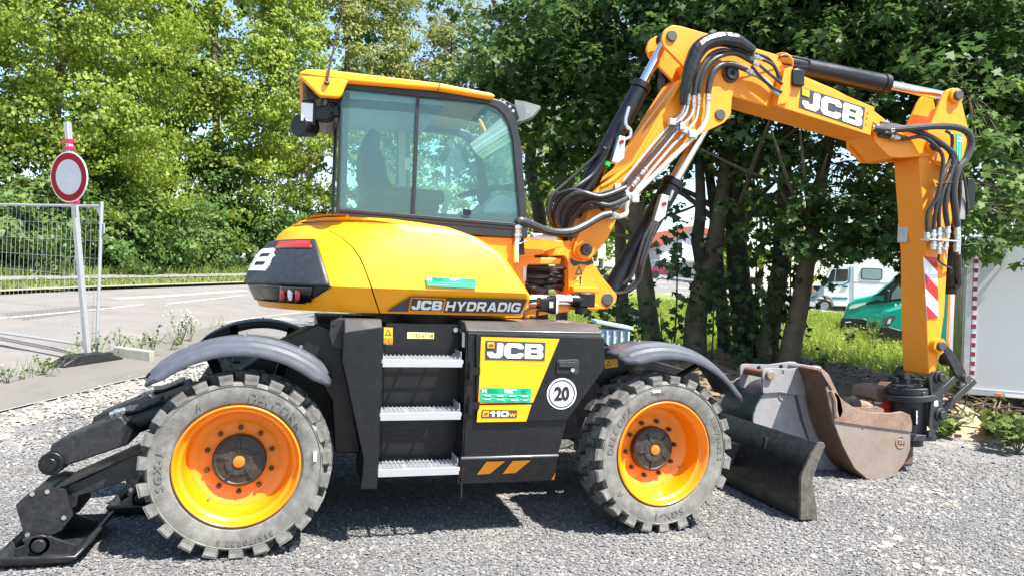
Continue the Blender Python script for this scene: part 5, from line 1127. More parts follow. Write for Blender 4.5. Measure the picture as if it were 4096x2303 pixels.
c=[(3.682,-.185,3.412)][0]; P('pin_boss',MB().cyl(c,(c[0],c[1]-.02,c[2]),.075,n=28),mat('boss dark',(.08,.03,.005),.6)); pinat((c[0],c[1]-.02,c[2]),.055,.025)
# ---------------------------------------------------------------- upper boom
ub=[(3.062,3.641),(3.084,3.715),(3.151,3.763),(3.223,3.766),(3.556,3.723),(3.88,3.676),(4.166,3.636),(4.241,3.536),(4.749,3.412),(5.159,3.271),(5.546,3.065),(5.711,3.057),(5.716,2.931),(5.462,2.866),(5.358,2.854),(5.139,3.035),(3.906,3.215),(3.649,3.258),(3.54,3.18),(3.348,3.374),(3.093,3.58)]
P('upper_boom',MB().ext(fil([(3.342,3.505),(3.558,3.68),(3.88,3.676),(4.166,3.636),(4.241,3.536),(4.749,3.412),(5.159,3.271),(5.546,3.065),(5.711,3.05),(5.707,2.941),(5.462,2.866),(5.358,2.854),(5.139,3.035),(3.906,3.215),(3.649,3.258),(3.522,3.155)],.015),-.145,.145),YEL_SIDE,bev=.006)
ear=fil([(3.062,3.641),(3.084,3.715),(3.151,3.763),(3.23,3.763),(3.556,3.723),(3.88,3.676),(4.166,3.636),(4.186,3.536),(3.758,3.387),(3.578,3.161),(3.348,3.374),(3.089,3.579)],[.05,.06,.06,.05,0,0,.05,.05,.03,.02,.02,.04])
for y in(-.155,.12): P('boom_ear',plate(ear,y,y+.035,bev=.004),YEL_SIDE)
c=[(3.148,-.155,3.67)][0]; pinat(c,.048,.02,m=PINM,hole=False)
endp=fil([(5.141,3.18),(5.295,3.088),(5.527,3.063),(5.691,3.066),(5.835,3.05),(5.873,3.01),(5.845,2.927),(5.778,2.904),(5.444,2.858),(5.33,2.856),(5.171,2.971)],[.02,.05,.03,.02,.04,.04,.03,.03,.02,.02,.02])
for y in(-.185,.15): P('boom_end_plate',plate(endp,y,y+.035,bev=.006),YEL_SIDE)
c=[(5.782,-.185,2.996)][0]; P('pin_boss',MB().cyl(c,(c[0],c[1]-.035,c[2]),.075,.07,24),YEL_SIDE,bev=.006); pinat((c[0],c[1]-.035,c[2]),.055,.03)
pnl=[(4.098,3.187),(4.168,3.477),(4.255,3.48),(5.118,3.272),(5.086,3.023)]; PN=P('name_panel',plate(fil(pnl,.008),-.215,-.15,bev=.004),YEL_SIDE)
P('panel_bracket',MB().ext([(4.106,3.183),(4.167,3.493),(4.237,3.521),(4.27,3.491),(4.214,3.214)],-.24,-.15),YEL_SIDE,bev=.004)
lq=[(4.337,3.192),(4.999,3.066),(5.016,3.26),(4.35,3.37)]; P('logo_plate',MB().add(sheet(lq,-.216,.002),[(0,1,2,3)]),DGR,PN,sm=0)
logo('logo_lettering',sub(lq,.04,.97,.06,.92),-.216,WHT,PN,.006)
P('logo_corner',MB().add(sheet(sub(lq,.02,.13,.62,.95),-.216,.009),[(0,1,2,3)]),YEL,PN,sm=0)
bolts(PN,[(p[0],-.216,p[1]) for p in [(5.047,3.218),(5.041,3.172),(5.034,3.118)]],.009,.006,YEL_SIDE)
# ---------------------------------------------------------------- hydraulic cylinders
def cylinder(nm,a,b,ra,f,rb,eye=.07,extra=None):
    a,b=Vector(a),Vector(b); m=a.lerp(b,f); t=(b-a).normalized()
    o=P(nm,MB().tube([a,m-t*.06],[ra,ra],28).tube([m-t*.06,m],[ra*1.1,ra*1.1],28),BLK,bev=.006)
    P('cylinder_rod',MB().cyl(m,b,rb,n=24),CHR,o); P('rod_eye',MB().cyl(b+Vector((0,-.06,0)),b+Vector((0,.06,0)),eye,n=22),BLK,o,bev=.005)
    return o
# boom lift pair of cylinders, stick cylinder, bucket cylinder
A1=[(2.476,.12,2.261)][0]; B1=[(3.177,.02,3.702)][0]
cy=cylinder('boom_adjust_cylinder',[(2.399,0,2.18)][0],[(3.181,0,3.696)][0],.075,.74,.042)
cy2=cylinder('boom_lift_cylinder',[(2.731,0,1.506)][0],[(3.633,0,3.113)][0],.085,.63,.05,eye=.09)
cy3=cylinder('stick_cylinder',[(4.29,0,3.625)][0],[(6.19,0,3.521)][0],.085,.60,.045,eye=.07)
P('cylinder_eye',MB().cyl([(4.218,-.12,3.572)][0],[(4.387,.12,3.659)][0],.10,n=24),YEL_SIDE,bev=.006)
cy4=cylinder('bucket_cylinder',[(6.26,0,2.679)][0],[(6.256,0,1.03)][0],.055,.62,.032,eye=.06)
# valve blocks on the two cylinders
def block(pts,px):
    o=P('valve_block',plate(fil(pts,.006),-.17,-.11,bev=.004),ZNC); return o
block([(2.653,2.602),(2.714,2.815),(2.769,2.807),(2.762,2.637),(2.708,2.594)],0); block([(3.041,2.154),(3.104,2.375),(3.169,2.363),(3.146,2.196),(3.084,2.143)],0)
for (x,y) in ((1566,358),(1671,507)):
    c=[(-1.611,-.17,3.299)] if 0 else None
P('valve_knob',MB().cyl([(2.742,-.16,2.771)][0],[(2.729,-.19,2.764)][0],.016,n=12).cyl([(3.137,-.16,2.298)][0],[(3.122,-.19,2.294)][0],.016,n=12),RSTR)
P('green_collar',MB().cyl([(2.624,-.17,2.594)][0],[(2.611,-.17,2.564)][0],.024,n=14),mat('green collar',(.0,.4,.08),.4))
pipe=MB(); pipe.tube([(2.804,-.13,3.062),(2.775,-.14,2.96),(2.78,-.15,2.901),(2.816,-.15,2.872),(2.811,-.15,2.817),(2.763,-.15,2.791)],.014,8,5)
pipe.tube([(3.182,-.14,2.329),(3.197,-.15,2.372),(3.21,-.15,2.412)],.014,8,4)
P('cylinder_pipe',pipe,ZNC)
# steel pipes along the boom flank
pp=MB()
runs=[("1565,545,-.23 1580,528,-.24 1600,508,-.24 1745,345,-.24 1768,318,-.24 1778,290,-.24 1780,262,-.24",.017),
      ("1552,520,-.22 1572,505,-.23 1680,380,-.23 1722,335,-.23 1748,306,-.23 1755,278,-.23",.011),
      ("1545,508,-.22 1560,498,-.23 1665,375,-.23 1706,325,-.23 1736,296,-.23 1742,268,-.23",.011),
      ("1570,470,-.22 1655,368,-.23 1696,318,-.23 1722,290,-.23 1728,262,-.23",.011),
      ("1566,462,-.22 1645,362,-.23 1690,312,-.23 1714,286,-.23 1721,258,-.23",.010)]
for k,(s,r) in enumerate(runs): pass
RUN=[[(2.585,-.3,2.144),(2.696,-.26,2.16),(2.759,-.24,2.187),(2.769,-.24,2.27),(2.842,-.24,2.357),(3.335,-.24,2.847),(3.415,-.24,2.942),(3.448,-.24,3.036),(3.452,-.24,3.128)],[(2.691,-.22,2.242),(2.753,-.23,2.282),(3.113,-.23,2.717),(3.257,-.23,2.874),(3.347,-.23,2.977),(3.369,-.23,3.07),(3.374,-.23,3.122)],[(2.665,-.22,2.278),(2.711,-.23,2.311),(3.059,-.23,2.728),(3.199,-.23,2.901),(3.302,-.23,3.005),(3.328,-.23,3.091)],[(2.746,-.22,2.403),(3.024,-.23,2.748),(3.162,-.23,2.92),(3.251,-.23,3.019),(3.28,-.23,3.113)],[(2.731,-.22,2.44),(2.988,-.23,2.77),(3.14,-.23,2.944),(3.222,-.23,3.029),(3.254,-.23,3.133)]]
for k,q in enumerate(RUN): P('hydraulic_pipe',MB().tube(q,(.021,.013,.013,.012,.012)[k],10,5),GALV if k else mat('pale painted pipe',(.60,.56,.48),.35,metal=.3,var=.1))
for a,b in ((1688,305),(1716,318),(1742,334)): pass
P('pipe_clamp',MB().beam([(3.106,-.24,2.955)][0],[(3.361,-.24,2.849)][0],.05,.03,up=(0,1,0)).box([(3.124,-.26,2.943)][0],(.05,.04,.05)).box([(3.214,-.26,2.913)][0],(.05,.04,.05)).box([(3.305,-.26,2.863)][0],(.06,.04,.06)),ZNC,sm=0,bev=.003)
P('pipe_clamp',MB().beam([(2.652,-.24,2.4)][0],[(2.851,-.24,2.297)][0],.05,.03,up=(0,1,0)).box([(2.667,-.26,2.386)][0],(.05,.04,.05)).box([(2.737,-.26,2.341)][0],(.05,.04,.05)).box([(2.824,-.26,2.309)][0],(.06,.04,.06)),ZNC,sm=0,bev=.003)
for k in range(4):
    q=[Vector(p) for p in [(2.739,-.27,2.434),(2.953,-.27,2.681),(3.16,-.26,2.924)]]; s_=Vector((.018*k-.02,-.012*(k%2),.02*k-.03)); P('cable',MB().tube([p+s_ for p in q],.011,7,4),HOS)
def fitting(a,b,r=.017,n=3,par=EX):
    a,b=Vector(a),Vector(b); mb=MB()
    for k in range(n):
        p,q=a.lerp(b,k/n),a.lerp(b,(k+.8)/n); mb.cyl(p,q,r*(1.25 if k%2 else 1),n=6)
    mb.cyl(a,b,r*.75,n=10); return P('hose_fitting',mb,ZNC,par,sm=30)
# hoses over the knuckle
def hose(px,r,name='hose',m=HOS,sm=7): return P(name,MB().tube(px,r,10,sm),m)
hose([(3.452,-.24,3.212),(3.466,-.24,3.315),(3.496,-.24,3.399),(3.567,-.24,3.46),(3.659,-.24,3.477),(3.772,-.24,3.457),(3.803,-.24,3.451)],.026); fitting([(3.455,-.24,3.128)][0],[(3.452,-.24,3.212)][0],.024); fitting([(3.788,-.24,3.452)][0],[(3.895,-.24,3.415)][0],.024)
P('hydraulic_pipe',MB().tube([(3.888,-.24,3.417),(4.004,-.24,3.364),(4.076,-.24,3.298),(4.13,-.22,3.275)],.019,10,5),GALV)
for k,q in enumerate(([(3.365,-.24,3.203),(3.374,-.26,3.332),(3.439,-.27,3.45),(3.546,-.27,3.527),(3.68,-.26,3.562),(3.82,-.25,3.526),(3.876,-.24,3.509)],[(3.322,-.24,3.186),(3.331,-.26,3.311),(3.379,-.27,3.426),(3.455,-.27,3.523),(3.569,-.26,3.572),(3.724,-.25,3.561),(3.864,-.24,3.541)],[(3.273,-.25,3.191),(3.281,-.27,3.335),(3.332,-.28,3.466),(3.411,-.28,3.566),(3.543,-.27,3.618),(3.697,-.26,3.607),(3.856,-.25,3.576)])):
    hose(q,.022)
for a,b in ((1757,262),(1745,268),(1731,262),(1724,256)):
    pass
for q in ([(3.374,-.23,3.119),(3.365,-.24,3.203)],[(3.328,-.23,3.091),(3.322,-.24,3.186)],[(3.28,-.23,3.109),(3.273,-.25,3.197)],[(3.251,-.23,3.126),(3.247,-.25,3.208)],[(3.82,-.25,3.526),(3.915,-.24,3.497)],[(3.837,-.25,3.574),(3.951,-.24,3.551)]): fitting(q[0],q[1],.018)
hose([(3.221,-.26,3.09),(3.217,-.28,3.181),(3.23,-.29,3.276),(3.255,-.3,3.404),(3.31,-.3,3.538),(3.397,-.3,3.61),(3.529,-.29,3.655),(3.664,-.28,3.656),(3.732,-.28,3.638),(3.841,-.27,3.602)],[.03,.035,.045,.058,.062,.056,.058,.062,.05,.034],'hose_sleeve',mat('sleeve vinyl',(.013,.013,.015),.28,var=.3,bump=1.2,bscale=14))
for q in ([(3.903,-.24,3.512),(4.04,-.24,3.428),(4.151,-.24,3.366)],[(3.939,-.24,3.55),(4.056,-.24,3.513),(4.133,-.22,3.41)],[(3.874,-.25,3.589),(4.016,-.24,3.559),(4.123,-.22,3.459),(4.181,-.2,3.346)],[(3.834,-.26,3.482),(3.925,-.27,3.39),(4.05,-.26,3.317),(4.146,-.24,3.299)]): hose(q,.013)
# far side hose loop seen through the knuckle
hose([(3.312,.25,3.303),(3.292,.25,3.423),(3.326,.25,3.521),(3.403,.25,3.55),(3.459,.25,3.494)],.05,'hose_sleeve',MATS['sleeve vinyl'])
# hoses at the boom foot
for k in range(9):
    dx=k*7; dy=(k%3)*4
    q=[(2.534,-.02,1.863),(2.285,-.05,2.009),(2.189,-.1,2.143),(2.19,-.16,2.278),(2.311,-.22,2.348),(2.495,-.26,2.325),(2.705,-.25,2.403)]
    q=[Vector(p)+Vector((.022*k*(1-abs(i-3)/4)+.008*random.uniform(-1,1),-.03*(k%3)+.04*(k%2),-.012*k+.006*random.uniform(-1,1))) for i,p in enumerate(q)]
    q[0]=Vector([(2.408,0,1.954)][0])+Vector((.012*k-.05,.03*(k%4)-.05,0)); hose(q,.0125+.004*(k%3))
hose([(2.355,0,1.984),(2.248,-.05,2.103),(2.241,-.1,2.272),(2.369,-.15,2.385),(2.52,-.1,2.497),(2.609,-.12,2.629),(2.628,-.15,2.715)],.014); hose([(2.372,0,1.985),(2.215,0,2.105),(2.204,0,2.296),(2.355,0,2.451),(2.568,-.05,2.663),(2.613,-.12,2.719)],.014)
hose([(1.772,-.58,2.03),(1.795,-.58,2.048),(1.861,-.56,2.036),(2.034,-.5,1.992),(2.206,-.45,1.999),(2.35,-.4,2.058),(2.506,-.33,2.143),(2.6,-.31,2.171)],[.026,.03,.031,.031,.032,.031,.03,.028]); fitting([(2.58,-.31,2.167)][0],[(2.685,-.27,2.158)][0],.026)
P('riser_pipe',MB().tube([(1.774,-.58,1.752),(1.769,-.58,1.865),(1.773,-.58,1.922)],.022,10,3),CHR); fitting([(1.774,-.58,1.908)][0],[(1.773,-.58,2.018)][0],.026,4)
P('pale_cover',MB().box([(2.022,-.42,1.953)][0],(.19,.09,.045)),WPAINT,bev=.012); P('cable_tie',MB().tube([(1.778,-.58,1.88),(1.941,-.46,1.946)],.005,6),WHT)
P('cable_tag',MB().box([(1.92,-.3,1.681)][0],(.03,.01,.11)),GALV,bev=.003)
for q in ([(2.651,-.25,2.299),(2.557,-.28,2.227),(2.458,-.28,2.215),(2.391,-.2,2.178)],[(2.704,-.25,2.255),(2.596,-.27,2.184),(2.468,-.25,2.256),(2.38,-.18,2.241)]): hose(q,.014)
for q in ([(2.727,-.25,2.36),(2.651,-.25,2.299)],[(2.753,-.25,2.321),(2.669,-.25,2.269)],[(2.796,-.26,2.402),(2.849,-.26,2.475)],[(2.868,-.26,2.502),(2.915,-.26,2.556)]): fitting(q[0],q[1],.018,4)
for k,q in enumerate(([(3.057,-.16,2.141),(2.994,-.17,2.008),(2.943,-.16,1.812),(2.932,-.14,1.683),(2.849,-.1,1.589),(2.767,-.05,1.563)],[(3.082,-.16,2.143),(3.019,-.17,1.993),(2.959,-.17,1.797),(2.932,-.15,1.651),(2.841,-.12,1.567),(2.737,-.08,1.553)],[(3.044,-.15,2.154),(2.963,-.16,2.007),(2.918,-.15,1.844),(2.879,-.14,1.713),(2.814,-.12,1.63)])): hose(q,.015)
sign=[(2.367,1.606),(2.451,1.608),(2.452,1.769),(2.368,1.766)]; o=P('warning_label',MB().add(sheet(sign,-.15,.002),[(0,1,2,3)]),mat('amber decal',(.74,.36,.03),.5),sm=0)
s_=sub(sign,.15,.95,.52,.98); tri([s_[0],s_[1],((s_[2][0]+s_[3][0])/2,s_[2][1])],-.15,o,.004)
man=sub(sign,.62,.85,.06,.42); cx_=(man[0][0]+man[1][0])/2
P('figure_symbol',MB().add(sheet(sub(sign,.66,.82,.06,.32),-.15,.004),[(0,1,2,3)]).add([(cx_+.012*math.cos(a),-.154,man[2][1]-.006+.012*math.sin(a)) for a in np.linspace(0,2*math.pi,10,endpoint=False)],[tuple(range(10))]).add(sheet(sub(sign,.30,.56,.20,.24),-.15,.004),[(0,1,2,3)]).add(sheet(sub(sign,.08,.12,.06,.40),-.15,.004),[(0,1,2,3)]).add(sheet(sub(sign,.22,.26,.06,.40),-.15,.004),[(0,1,2,3)]),DGR,o,sm=0)
P('working_light',MB().box([(4.297,-.22,3.435)][0],(.12,.08,.14)).box([(4.298,-.22,3.489)][0],(.05,.05,.06)),BLK,bev=.01)
P('grab_rail',MB().tube([(4.168,-.16,3.613),(4.214,-.16,3.639),(4.446,-.16,3.625),(4.472,-.16,3.594),(4.441,-.16,3.563),(4.201,-.16,3.569)],.010,8,3),BLK)
# ---------------------------------------------------------------- stick
stp=fil([(5.683,2.874),(5.72,3.058),(5.82,3.14),(6.07,3.163),(6.226,3.196),(6.215,3.028),(6.127,2.703),(6.085,2.39),(6.046,2.02),(6.028,1.482),(5.964,.97),(5.93,.915),(5.876,.9),(5.824,1.477),(5.796,2.023)],[.03,.03,.03,.02,.02,.03,.05,.05,.02,.02,.03,.03,.02,.02,.02])
P('stick',MB().ext(stp,-.15,.15),YEL_SIDE,bev=.006)
earp=fil([(5.696,2.975),(5.785,3.193),(5.914,3.461),(5.961,3.532),(6.042,3.559),(6.098,3.532),(6.14,3.418),(6.22,3.193),(6.204,3.018),(6.097,2.832),(5.892,2.816)],[.03,.06,.06,.05,.05,.05,.05,.03,.03,.03,.03])
for y in(-.162,.13): P('stick_ear',plate(earp,y,y+.032,bev=.005),YEL_SIDE)
c=[(6.048,-.162,3.478)][0]; P('pin_boss',MB().cyl(c,(c[0],c[1]-.03,c[2]),.07,n=24),YEL_SIDE,bev=.005); pinat((c[0],c[1]-.03,c[2]),.048,.03,m=PINM,hole=False)
fl_=[(5.792,2.008),(5.785,2.153),(5.811,2.3),(5.907,2.379),(5.965,2.511),(5.936,2.747),(5.852,2.795),(5.765,2.734),(5.716,2.621)]
P('stick_rib',MB().tube([(x,-.155,z) for x,z in [(5.827,2.848),(5.934,2.802),(5.977,2.64),(5.949,2.455),(5.928,2.307),(5.889,2.158),(5.811,2.081)]],.011,6,4),YEL_SIDE)
gq2=[(6.082,2.811),(6.16,2.818),(6.151,3.141),(6.072,3.138)]; Gs=P('green_sticker',MB().add(sheet(gq2,-.163,.002),[(0,1,2,3)]),GRN,sm=0)
P('sticker_print',MB().add(*onq(txt('N',.03),[Vector((gq2[3][0]+.03,-.168,gq2[3][1]-.03)),Vector((gq2[3][0]+.03,-.168,gq2[3][1]-.075)),Vector((gq2[3][0]+.085,-.168,gq2[3][1]-.03))])).add(sheet(sub(gq2,.25,.30,.05,.95),-.163,.005),[(0,1,2,3)]).add(sheet(sub(gq2,.6,.64,.05,.95),-.163,.005),[(0,1,2,3)]),WHT,Gs,sm=0)
cv=[(5.829,1.422),(5.957,1.44),(5.918,1.984),(5.764,1.988)]; CV=P('hazard_plate',MB().ext([tuple(p) for p in cv],-.156,-.151),WHT,sm=0)
for (a,b) in ((-.02,.30),(.55,.86)) if 0 else ():
    pass
def stripe(v0,v1,dv):  # slanted band: left edge v0..v1, right edge shifted down by dv, clipped to the plate
    pts=[]
    L0,L1,R0,R1=v0,v1,v0-dv,v1-dv
    poly=[(0,L0),(1,R0),(1,R1),(0,L1)]
    for ax,lim,sg in ((1,0,1),(1,1,-1)):
        out=[]
        for i in range(len(poly)):
            p,q=poly[i],poly[(i+1)%len(poly)]; s1,s2=(p[ax]-lim)*sg,(q[ax]-lim)*sg
            if s1>=0: out.append(p)
            if s1*s2<0: t=s1/(s1-s2); out.append((p[0]+(q[0]-p[0])*t,p[1]+(q[1]-p[1])*t))
        poly=out
    return poly
for v0,v1 in ((1.0,1.28),(.50,.735),(.0,.23)):
    poly=stripe(v0,v1,.235)
    if len(poly)>2:
        q=[sub(cv,u,u,v,v)[0] for u,v in poly]; P('red_band',MB().add([(x,-.159,z) for x,z in q],[tuple(range(len(q)))]),REDS,CV,sm=0)
tg=[(5.786,.1,2.224)][0]; P('steel_tag',MB().box((tg[0]-.02,tg[1],tg[2]),(.006,.12,.19)),GALV,bev=.004)
P('fitting_bracket',plate(fil([(5.719,2.133),(5.723,2.256),(5.965,2.262),(5.969,2.16)],.008),-.21,-.2),GALV); P('fitting_shelf',MB().box([(5.882,-.22,2.136)][0],(.34,.10,.012)),ZNC)
P('hose_guide',MB().tube([(5.88,-.16,2.658),(5.738,-.3,2.63),(5.977,-.3,2.665),(6.126,-.16,2.694)],.010,8),mat('dark steel rod',(.04,.035,.03)))
H1=[([(5.121,-.22,3.087),(5.255,-.26,3.078),(5.473,-.3,3.107),(5.713,-.32,3.14),(5.935,-.32,3.146),(6.065,-.31,3.103),(6.112,-.3,3.011),(6.058,-.3,2.88),(5.964,-.3,2.765),(5.938,-.29,2.585),(5.985,-.27,2.41),(6.035,-.25,2.27)],.031),
    ([(5.138,-.2,3.11),(5.445,-.24,3.106),(5.67,-.28,3.048),(5.874,-.28,2.958),(5.954,-.28,2.875),(5.899,-.28,2.691),(5.875,-.27,2.439),(5.93,-.25,2.271)],.026),
    ([(5.184,-.2,3.037),(5.405,-.24,3.014),(5.582,-.28,3.04),(5.73,-.29,2.962),(5.809,-.29,2.862),(5.789,-.29,2.61),(5.773,-.26,2.362),(5.782,-.24,2.22)],.018),
    ([(5.218,-.18,3.15),(5.507,-.22,3.116),(5.725,-.27,3.037),(5.897,-.28,2.924),(5.93,-.28,2.801),(5.822,-.29,2.577),(5.806,-.27,2.399),(5.843,-.24,2.242)],.018),
    ([(5.927,-.2,3.14),(5.934,-.26,3.075),(5.91,-.27,2.873),(5.789,-.3,2.68),(5.76,-.28,2.502),(5.703,-.25,2.376),(5.722,-.23,2.2)],.016),
    ([(5.966,-.28,2.894),(6.151,-.2,2.72),(6.234,-.16,2.546),(6.277,-.14,2.402)],.012),([(5.999,-.28,2.861),(6.108,-.2,2.644),(6.145,-.16,2.467),(6.131,-.16,2.362)],.018)]
for q,r in H1: hose(q,r,sm=6)
for q in ([(5.108,-.21,3.092),(5.196,-.24,3.087)],[(5.201,-.25,3.064),(5.33,-.28,3.084)],[(5.275,-.24,3.031),(5.361,-.25,3.015)],[(5.722,-.23,2.2),(5.729,-.23,2.124)],[(5.781,-.24,2.227),(5.786,-.24,2.127)],[(5.843,-.24,2.249),(5.848,-.24,2.13)],[(5.93,-.25,2.271),(5.931,-.25,2.155)],[(6.035,-.25,2.27),(6.045,-.25,2.147)],[(5.801,-.23,2.121),(5.799,-.23,2.049)],[(6.047,-.24,2.133),(6.046,-.24,2.038)],[(5.93,-.24,2.12),(5.915,-.24,2.047)]): fitting(q[0],q[1],.024,3)
P('tap_lever',MB().cyl([(5.853,-.24,2.116)][0],[(5.853,-.24,2.008)][0],.022,n=8).tube([(5.857,-.26,2.079),(5.892,-.27,2.044),(5.913,-.27,1.981)],.008,6),ZNC)
hose([(5.853,-.24,2.008),(5.876,-.22,1.951),(5.971,-.2,1.912),(6.068,-.17,1.888),(6.082,-.15,1.837)],.010)
P('solenoid_valve',MB().box([(6.206,-.1,2.532)][0],(.08,.08,.36)).box([(6.221,-.1,2.634)][0],(.05,.06,.10)),mat('valve steel',(.36,.33,.31),.45,metal=.6),bev=.006); P('valve_coil',MB().box([(6.361,-.05,2.604)][0],(.09,.08,.30)),BLK,bev=.008)
P('hydraulic_pipe',MB().tube([(6.213,-.1,2.383),(6.231,-.1,2.179),(6.229,-.1,2.03)],.012,8),GALV); hose([(6.229,-.1,2.03),(6.252,-.09,1.844),(6.273,-.07,1.751),(6.239,-.05,1.723)],.022)
# ---------------------------------------------------------------- linkage, quick hitch and rotator
lkp=[(5.909,1.182),(5.985,1.205),(6.06,1.154),(6.157,1.049),(6.235,.957),(6.257,.876),(6.202,.847),(6.135,.902),(6.066,1.012),(5.989,1.11)]
for y in(-.21,.17): P('tipping_link',plate(fil(lkp,.03),y,y+.035,bev=.006),BLKD)
c=[(5.934,-.21,1.18)][0]; P('pin_boss',MB().cyl((c[0],c[1]+.06,c[2]),c,.07,n=22),YEL_SIDE); pinat(c,.045,.03,m=PINM,hole=False); c=[(6.216,-.21,.882)][0]; pinat(c,.042,.05,m=PINM,hole=False)
for y in(-.12,.09): P('link_bar',MB().beam([(6.444,0,.856)][0][:1]+(y,)+[(6.444,0,.856)][0][2:],[(6.06,0,.559)][0][:1]+(y,)+[(6.06,0,.559)][0][2:],.03,.06),PLA,bev=.006)
cp=[(5.817,.885),(5.864,.943),(5.949,.957),(5.98,.885),(5.991,.527),(5.89,.347),(5.832,.348),(5.835,.486),(5.852,.703)]
for y in(-.215,.18): P('coupler_plate',plate(fil(cp,[.02,.03,.03,.03,.02,.02,.01,.02,.05]),y,y+.035,bev=.005),PLA)
for (x,y) in ((2362,947),(2364,1041)):
    pass
for c in [(5.927,-.215,.897),(5.951,-.215,.556)]: P('pin_boss',MB().cyl(c,(c[0],c[1]-.02,c[2]),.06,n=22),PLA,bev=.004); pinat((c[0],c[1]-.02,c[2]),.04,.03,m=PLA,hole=False)
P('safety_label',MB().add(sheet([(5.879,.633),(5.924,.633),(5.922,.683),(5.877,.684)],-.216,.003),[(0,1,2,3)]),WHT,sm=0); P('amber_triangle',MB().add(sheet([(5.808,.413),(5.839,.42),(5.811,.453)],-.216,.003),[(0,1,2)]),LYL,sm=0)
rt=[(5.85,0,.3),(5.826,0,.755)]
P('rotator_body',MB().cyl(rt[0],rt[1],.155,n=32),PLA,bev=.006); u_=[(5.834,0,.673),(5.827,0,.729),(5.82,0,.792),(5.814,0,.822)]
P('rotator_collar',MB().cyl(u_[0],u_[1],.23,n=36).cyl(u_[1],u_[2],.20,n=36).cyl(u_[2],u_[3],.17,n=30),PLA,bev=.006)
for k in range(10):
    a=2*math.pi*k/10; P('collar_bolt',MB().cyl((u_[2][0]+.165*math.cos(a),.165*math.sin(a),u_[2][2]+.03),(u_[2][0]+.165*math.cos(a),.165*math.sin(a),u_[2][2]+.075),.024,n=8),BLKD,sm=30)
P('rotator_shelf',MB().ext([(5.765,.758),(5.955,.757),(5.957,.695),(5.768,.689)],-.2,.2),PLA,bev=.008); P('rotator_shelf',MB().ext([(5.719,.37),(5.94,.365),(5.942,.306),(5.673,.312)],-.2,.2),PLA,bev=.008)
P('rotator_stub',MB().cyl([(5.851,0,.285)][0],[(5.853,0,.236)][0],.10,n=20),BLKD)
P('rust_chain',MB().tube([(6.004,.05,.645),(6.023,.05,.437),(6.008,.05,.343)],.03,8),mat('rust orange',(.35,.14,.03),.8))
pl_=[(5.715,.451),(5.751,.451),(5.744,.596),(5.709,.597)]; o=P('name_strip',MB().ext(pl_,-.175,-.15),BLK,bev=.004)
q=sheet(pl_,-.175,.004); P('strip_lettering',MB().add(*onq(txt('Rädlinger',.02),[Vector(q[3])+Vector((.006,0,-.01)),Vector(q[0])+Vector((.006,0,.01)),Vector(q[2])+Vector((-.006,0,-.01))])),WHT,o,sm=0)
# ---------------------------------------------------------------- dozer blade at the front
bx,bz=[(3.827,.012)][0]
prof=[(bx-.03,.005),(bx-.04,.03),(bx-.02,.36),(bx+.06,.52),(bx+.13,.62),(bx+.15,.60),(bx+.085,.50),(bx+.01,.35),(bx-.005,.03),(bx,.005)]
ep=[(3.821,.009),(3.867,.015),(3.856,.123),(3.803,.266),(3.839,.363),(3.892,.53),(3.911,.553),(3.864,.559),(3.807,.49),(3.754,.343),(3.726,.311),(3.735,.014)]
P('dozer_blade',MB().ext([(3.821,.014),(3.736,.016),(3.724,.308),(3.815,.485),(3.872,.551),(3.893,.54),(3.83,.445),(3.764,.29),(3.782,.025)],-1.19,1.15),BLKD,bev=.004)
P('blade_end_plate',plate(fil([(3.728,.017),(3.87,.015),(3.856,.123),(3.832,.222),(3.816,.293),(3.857,.404),(3.915,.535),(3.897,.558),(3.864,.559),(3.795,.471),(3.722,.322)],.006),-1.215,-1.19,bev=.003),mat('worn blade end',(.11,.105,.095),.5,metal=.3,col2=(.045,.045,.045),scale=10,dust=.6,dustcol=(.28,.23,.15)))
P('blade_edge_lip',MB().ext([(3.728,.134),(3.738,.134),(3.737,.145),(3.727,.145)],-1.19,1.1),BLK,sm=0)
for y in (-.35,.35): P('blade_arm',MB().beam((2.9,y,.5),(bx-.05,y,.28),.12,.18),BLK,bev=.01)
P('blade_rib',MB().beam([(3.78,-.7,.267)][0],[(3.8,-.7,.493)][0],.02,.05),BLKD)
